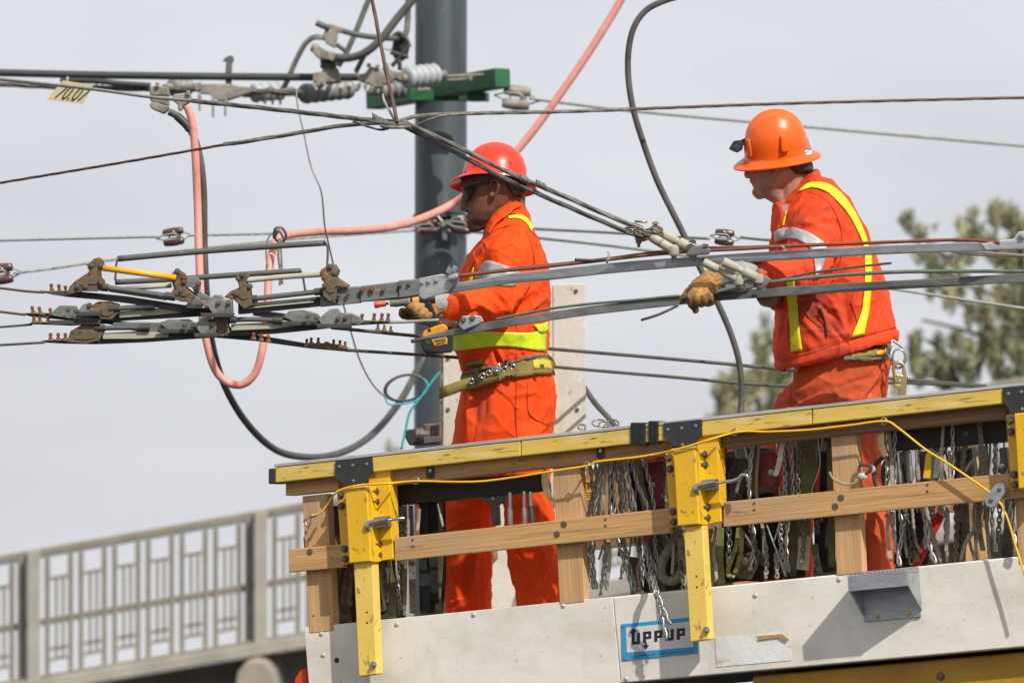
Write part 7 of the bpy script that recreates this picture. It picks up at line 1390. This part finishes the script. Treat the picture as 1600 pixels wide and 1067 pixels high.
strap('folded dark tarp strip low behind the chains', [(1150, 850), (1175, 880), (1180, 908)], 28, 'web_black', -.3)
lk = thing('safety_lanyard', 'pale cord lanyard with clear hook looped round the tall right post', 'lanyard')
b = MB().tube([PP(x, y, .02) for x, y in cr_([(1296, 737), (1302, 748), (1320, 756), (1336, 755), (1350, 745)], 6)], m_(2, 13.3), 8); b.build('cord', 'cord_pale', lk, smooth=True)
b = MB().tube([PP(x, y, .02) for x, y in cr_([(1345, 746), (1356, 738), (1362, 730), (1356, 727), (1344, 727), (1342, 738)], 5)], m_(2.4, 13.3), 8); b.build('hook', 'hoist_dark', lk, smooth=True)
b = MB().ball(PP(1348, 744, .02), .016, (1.1, .6, .8)).ball(PP(1362, 733, .0), .014); b.build('clear_sleeve', 'white_insulator', lk, smooth=True)
# right bay (x 1345 to 1600)
for i, (x0, x1, l) in enumerate(((1392, 1368, 'leftmost black rubber loop at the right bay'), (1398, 1382, 'second black rubber loop at the right bay'), (1404, 1396, 'third black rubber loop at the right bay'))):
    rope(l, [(x0, 706), (x1, 725), (x1 - 2, 745), (x1 + 2, 762)], 3.6, 'black_rubber', -.06 - .01 * i, lobes=0, name='rubber_loop')
handle('polished tool shaft left of the pair under the right black beam', 1403, 706, 1407, 755, 3.2, 'steel', -.06); handle('left of two chrome tools under the right black beam', 1422, 707, 1424, 752, 3.2, 'steel', -.05); handle('right of two chrome tools under the right black beam', 1431, 703, 1435, 750, 3.6, 'rope_grey', -.05)
chainp('bright steel chain tangle under the right beam', [(1386, 720), (1388, 740), (1384, 758)], -.05, m='steel', L_=.024)
gplate('flat yellow tool hanging under the right black beam', 'flat_tool', 'tool', [[(1446, 707), (1455, 707), (1455, 748), (1441, 748)]], -.06, .012, 'yellow_bracket')
gplate('slim grey box-end wrench right of the yellow tool', 'wrench', 'wrench', [[(1461, 706), (1470, 705), (1468, 747), (1457, 748)]], -.05, .010, 'steel')
cordl = [((1483, 704), (1484, 750), (1480, 820), (1480, 878), 3.0, 'leftmost of the pale cords hanging in the right bay'), ((1520, 698), (1526, 740), (1530, 800), (1522, 876), 2.6, 'pale cord hanging down the middle of the right bay'), ((1530, 697), (1532, 745), (1522, 800), (1527, 875), 2.8, 'pale cord close right of the middle cord'),
         ((1540, 696), (1541, 740), (1541, 800), (1546, 873), 3.2, 'thicker pale cord under the small pulley'), ((1536, 790), (1520, 830), (1508, 850), (1500, 876), 3.6, 'flat pale cord slanting left below the mid board'), ((1446, 790), (1452, 820), (1462, 850), (1470, 880), 4.2, 'worn buff strap slanting in front of the red tool'),
         ((1425, 794), (1428, 830), (1432, 850), (1440, 862), 3.0, 'thick pale cord curving beside the twisted wires'), ((1510, 790), (1513, 820), (1516, 850), (1522, 870), 2.6, 'grey cord left of the middle cord, lower gap')]
for i, c in enumerate(cordl): rope(c[5], c[:4], c[4], 'cord_pale', -.06 - .012 * (i % 4), lobes=2, pitch=.02, name='cord', cat='cord')
twist('pale twisted wire hanging right of the orange leg', [(1394, 797), (1396, 830), (1402, 860), (1406, 884)], 2.0, -.05); twist('pale twisted wire slanting across the red tool', [(1440, 793), (1448, 820), (1452, 850), (1462, 880)], 2.0, -.04)
twist('pale twisted wire at the right, below the small pulley', [(1578, 782), (1580, 805), (1584, 835), (1588, 868)], 2.0, .02)
chainp('rusty roller chain hanging in the right bay', [(1494, 788), (1495, 830), (1493, 876)], -.05, m='brown_metal', L_=.02, r=.0045); chainp('dark chain behind the rusty roller chain', [(1505, 786), (1506, 830), (1502, 874)], -.08, L_=.022); chainp('black chain hanging right of the orange leg', [(1412, 796), (1424, 840), (1424, 882)], -.07, L_=.026, m='hoist_dark')
rl = thing('lever_bar', 'long red lettered bar slanting behind the cords on the right', 'tool')
MB().pplate([(1468, 790), (1480, 796), (1436, 884), (1421, 882)], -.13, -.115).build('bar', 'red_web', rl, PF, bevel=.002)
MB().bolt(PP(1473, 796, -.10), PN, .012, .010).build('pivot_bolt', 'steel', rl)
gplate('grey tool head left of the latch in the right bay', 'ratchet_tool', 'tool', [[(1490, 706), (1520, 700), (1524, 710), (1516, 720), (1500, 742), (1492, 742), (1496, 720)]], -.12, .04, 'hoist_dark', [(1508, 712, 4)])
gplate('dark gear puller beside the right yellow bracket', 'gear_puller', 'tool', [[(1560, 700), (1572, 698), (1575, 730), (1568, 742), (1558, 738), (1562, 718)]], -.05, .03, 'hoist_dark', [(1566, 728, 4)])
for i, (x, w, l) in enumerate(((1412, 24, 'black strap low at the left of the right bay'), (1440, 22, 'black strap behind the red bar'), (1502, 20, 'black strap behind the rusty chain'), (1576, 16, 'black strap beside the right corner post'))):
    strap(l, [(x, 705), (x + 2, 790), (x - 4, 882)], w, 'web_black', -.28 - .01 * i)
strap('dull maroon cloth strip behind the tools', [(1414, 704), (1416, 730), (1414, 755)], 12, 'cord_pale', -.16); strap('olive sling edge right of the orange leg', [(1432, 860), (1434, 880)], 8, 'web_green', -.12)
# wire rings on the rail
for i, (x, y, rx, ry, l) in enumerate(((936, 661, 11, 5.5, 'left wire ring standing on the rail at the cable end'), (944, 663, 9, 4.5, 'front wire ring on the rail at the cable end'), (958, 662, 9, 6, 'right wire ring on the rail at the cable end'), (909, 667, 6, 4, 'small lone wire ring on the rail beside the cabinet'))):
    b = MB().tube([PP(x + rx * math.cos(a), y + ry * math.sin(a), -.02 - .03 * (i % 2) + .04 * math.sin(a)) for a in [k * math.pi / 8 for k in range(17)]], m_(1.4, 13.6), 6, cap=False)
    tag(b.build('wire_ring', 'steel', smooth=True), l, 'ring', 'wire rings on the rail')

def filler(label, poly, n):  # black sheets added to fill the dark gaps behind the gear
    b = MB(); b.pplate(poly, n - .03, n); tag(b.build('dark_filler', 'web_black', None, PF, bevel=.008), label, 'filler')
filler('added dark bag hanging beside the left orange trouser leg', [(652, 778), (692, 774), (693, 900), (688, 962), (656, 966)], -.22)
filler('added dark bag behind the brown shackle at the left end', [(586, 795), (628, 790), (630, 970), (580, 975), (584, 880)], -.3)
filler('added dark bag in shade by the corner post', [(512, 790), (552, 788), (553, 975), (516, 980)], -.3)
filler('added dark bag behind the red lever hoist', [(1000, 722), (1056, 716), (1066, 920), (1004, 926), (1006, 850)], -.32)
filler('added dark bag behind the grey chain block', [(1132, 706), (1182, 702), (1186, 905), (1120, 912), (1128, 800)], -.32)
filler('added dark bag behind the two roller chains', [(1186, 780), (1248, 770), (1250, 900), (1190, 905)], -.3)
filler('long added dark bag beside the tall right post', [(1268, 690), (1300, 686), (1302, 892), (1272, 896)], -.3)
filler('added dark bag low behind the red lettered bar', [(1398, 790), (1456, 786), (1460, 830), (1448, 884), (1400, 888)], -.3)
filler('small added dark bag under the right black beam', [(1486, 700), (1524, 698), (1520, 748), (1490, 750)], -.3)

rq = random.Random(11); seen_ = {}
marks_ = [(552, 'the first yellow leg'), (643, 'the wide pale braided strap'), (962, 'the warning board'), (1028, 'the dark red lever hoist'), (1082, 'the middle yellow leg'), (1155, 'the dark chain block'), (1205, 'the maroon snatch block'), (1262, 'the wide olive sling'), (1322, 'the tall wooden post'), (1405, 'the chrome tools'), (1450, 'the flat yellow tool'), (1495, 'the rusty roller chain'), (1541, 'the small pulley')]
ords_ = ['first', 'second', 'third', 'fourth', 'fifth', 'sixth', 'seventh']
for kind, m_s, l, g_, rp_ in (('pale', 'cord_pale', 'thin pale frayed cord', 'pale cords tangled behind the boards', 1.6), ('dark', 'black_rubber', 'thin black cord', 'black cords tangled behind the boards', 1.8), ('wire', 'twist_wire', 'thin bright wire', 'bright wires tangled behind the boards', 1.1)):
    xs_ = sorted(rq.uniform(*rq.choice([(596, 650), (940, 1035), (1110, 1290), (1385, 1570), (1385, 1570), (1110, 1290)])) for _ in range(15))
    for x in xs_:
        lm = min(marks_, key=lambda q: abs(q[0] - x)); ky = (kind, lm[1], x > lm[0]); seen_[ky] = seen_.get(ky, 0) + 1
        lb_ = ords_[seen_[ky] - 1] + ' ' + l + (' hanging just right of ' if x > lm[0] else ' hanging just left of ') + lm[1]
        y0 = ylp(x) + 44; y1 = 1000 - .0985 * (x - 200) * .98 - rq.uniform(30, 100) - 18; n = -rq.uniform(.07, .2)
        rope(lb_, [(x, y0), (x + rq.uniform(-7, 7), y0 + (y1 - y0) * .35), (x + rq.uniform(-10, 10), y0 + (y1 - y0) * .7), (x + rq.uniform(-14, 14), y1)], rp_ * rq.uniform(.8, 1.4), m_s, n, lobes=2 if kind == 'pale' else 0, pitch=.02, name='cord', cat='cord', group=g_)

# more of the tangle: narrow slings, chains and twisted wires between the larger pieces
fills = [('pale', 1388, 1392), ('twist', 1399, 1405), ('strap', 1416, 1418), ('twist', 1437, 1445), ('chain', 1460, 1456), ('strap', 1474, 1478), ('twist', 1488, 1480), ('strap', 1512, 1505), ('twist', 1550, 1556), ('chain', 1560, 1556), ('strap', 1530, 1536),
         ('strap', 1046, 1050), ('twist', 1005, 1040), ('chain', 1040, 1052), ('twist', 930, 932), ('strap', 948, 950), ('twist', 958, 948), ('twist', 970, 1004), ('twist', 922, 928), ('twist', 978, 970), ('strap', 1118, 1120), ('twist', 1176, 1172), ('chain', 1222, 1226), ('strap', 1186, 1192), ('twist', 1234, 1232), ('chain', 1250, 1252), ('strap', 598, 602), ('strap', 610, 606), ('chain', 622, 626)]
for i, (kd, xa, xb) in enumerate(fills):
    n = -.045 - .018 * (i % 5); ya = ylp(xa) + 44; yb_ = 978 - (xb - 475) * .0995 - (14, 34, 22, 50)[i % 4] * .4 - 4; mid = ((xa * 2 + xb) / 3 + (5, -4, 3, -6)[i % 4], ya + (yb_ - ya) * .4); md2 = ((xa + 2 * xb) / 3 + (-4, 5, -5, 3)[i % 4], ya + (yb_ - ya) * .75)
    lm = min(marks_, key=lambda q: abs(q[0] - xa)); ky = ('f' + kd, lm[1], xa > lm[0]); seen_[ky] = seen_.get(ky, 0) + 1
    w_ = ords_[seen_[ky] - 1]; where = (' close on the right of ' if xa > lm[0] else ' close on the left of ') + lm[1]; pts = [(xa, ya), mid, md2, (xb, yb_)]
    if kd == 'twist': twist(w_ + ' bright twisted wire' + where, pts, 1.6, n, amp=2.1)
    elif kd == 'chain': chainp(w_ + ' small steel chain' + where, pts, n, m=('steel', 'bolt_steel')[i % 2], L_=.022, r=.003)
    else: strap(w_ + ' narrow tan webbing strip' + where, pts, (6, 8, 5)[i % 3], ('web_pale', 'web_grey', 'cord_pale')[i % 3], n)
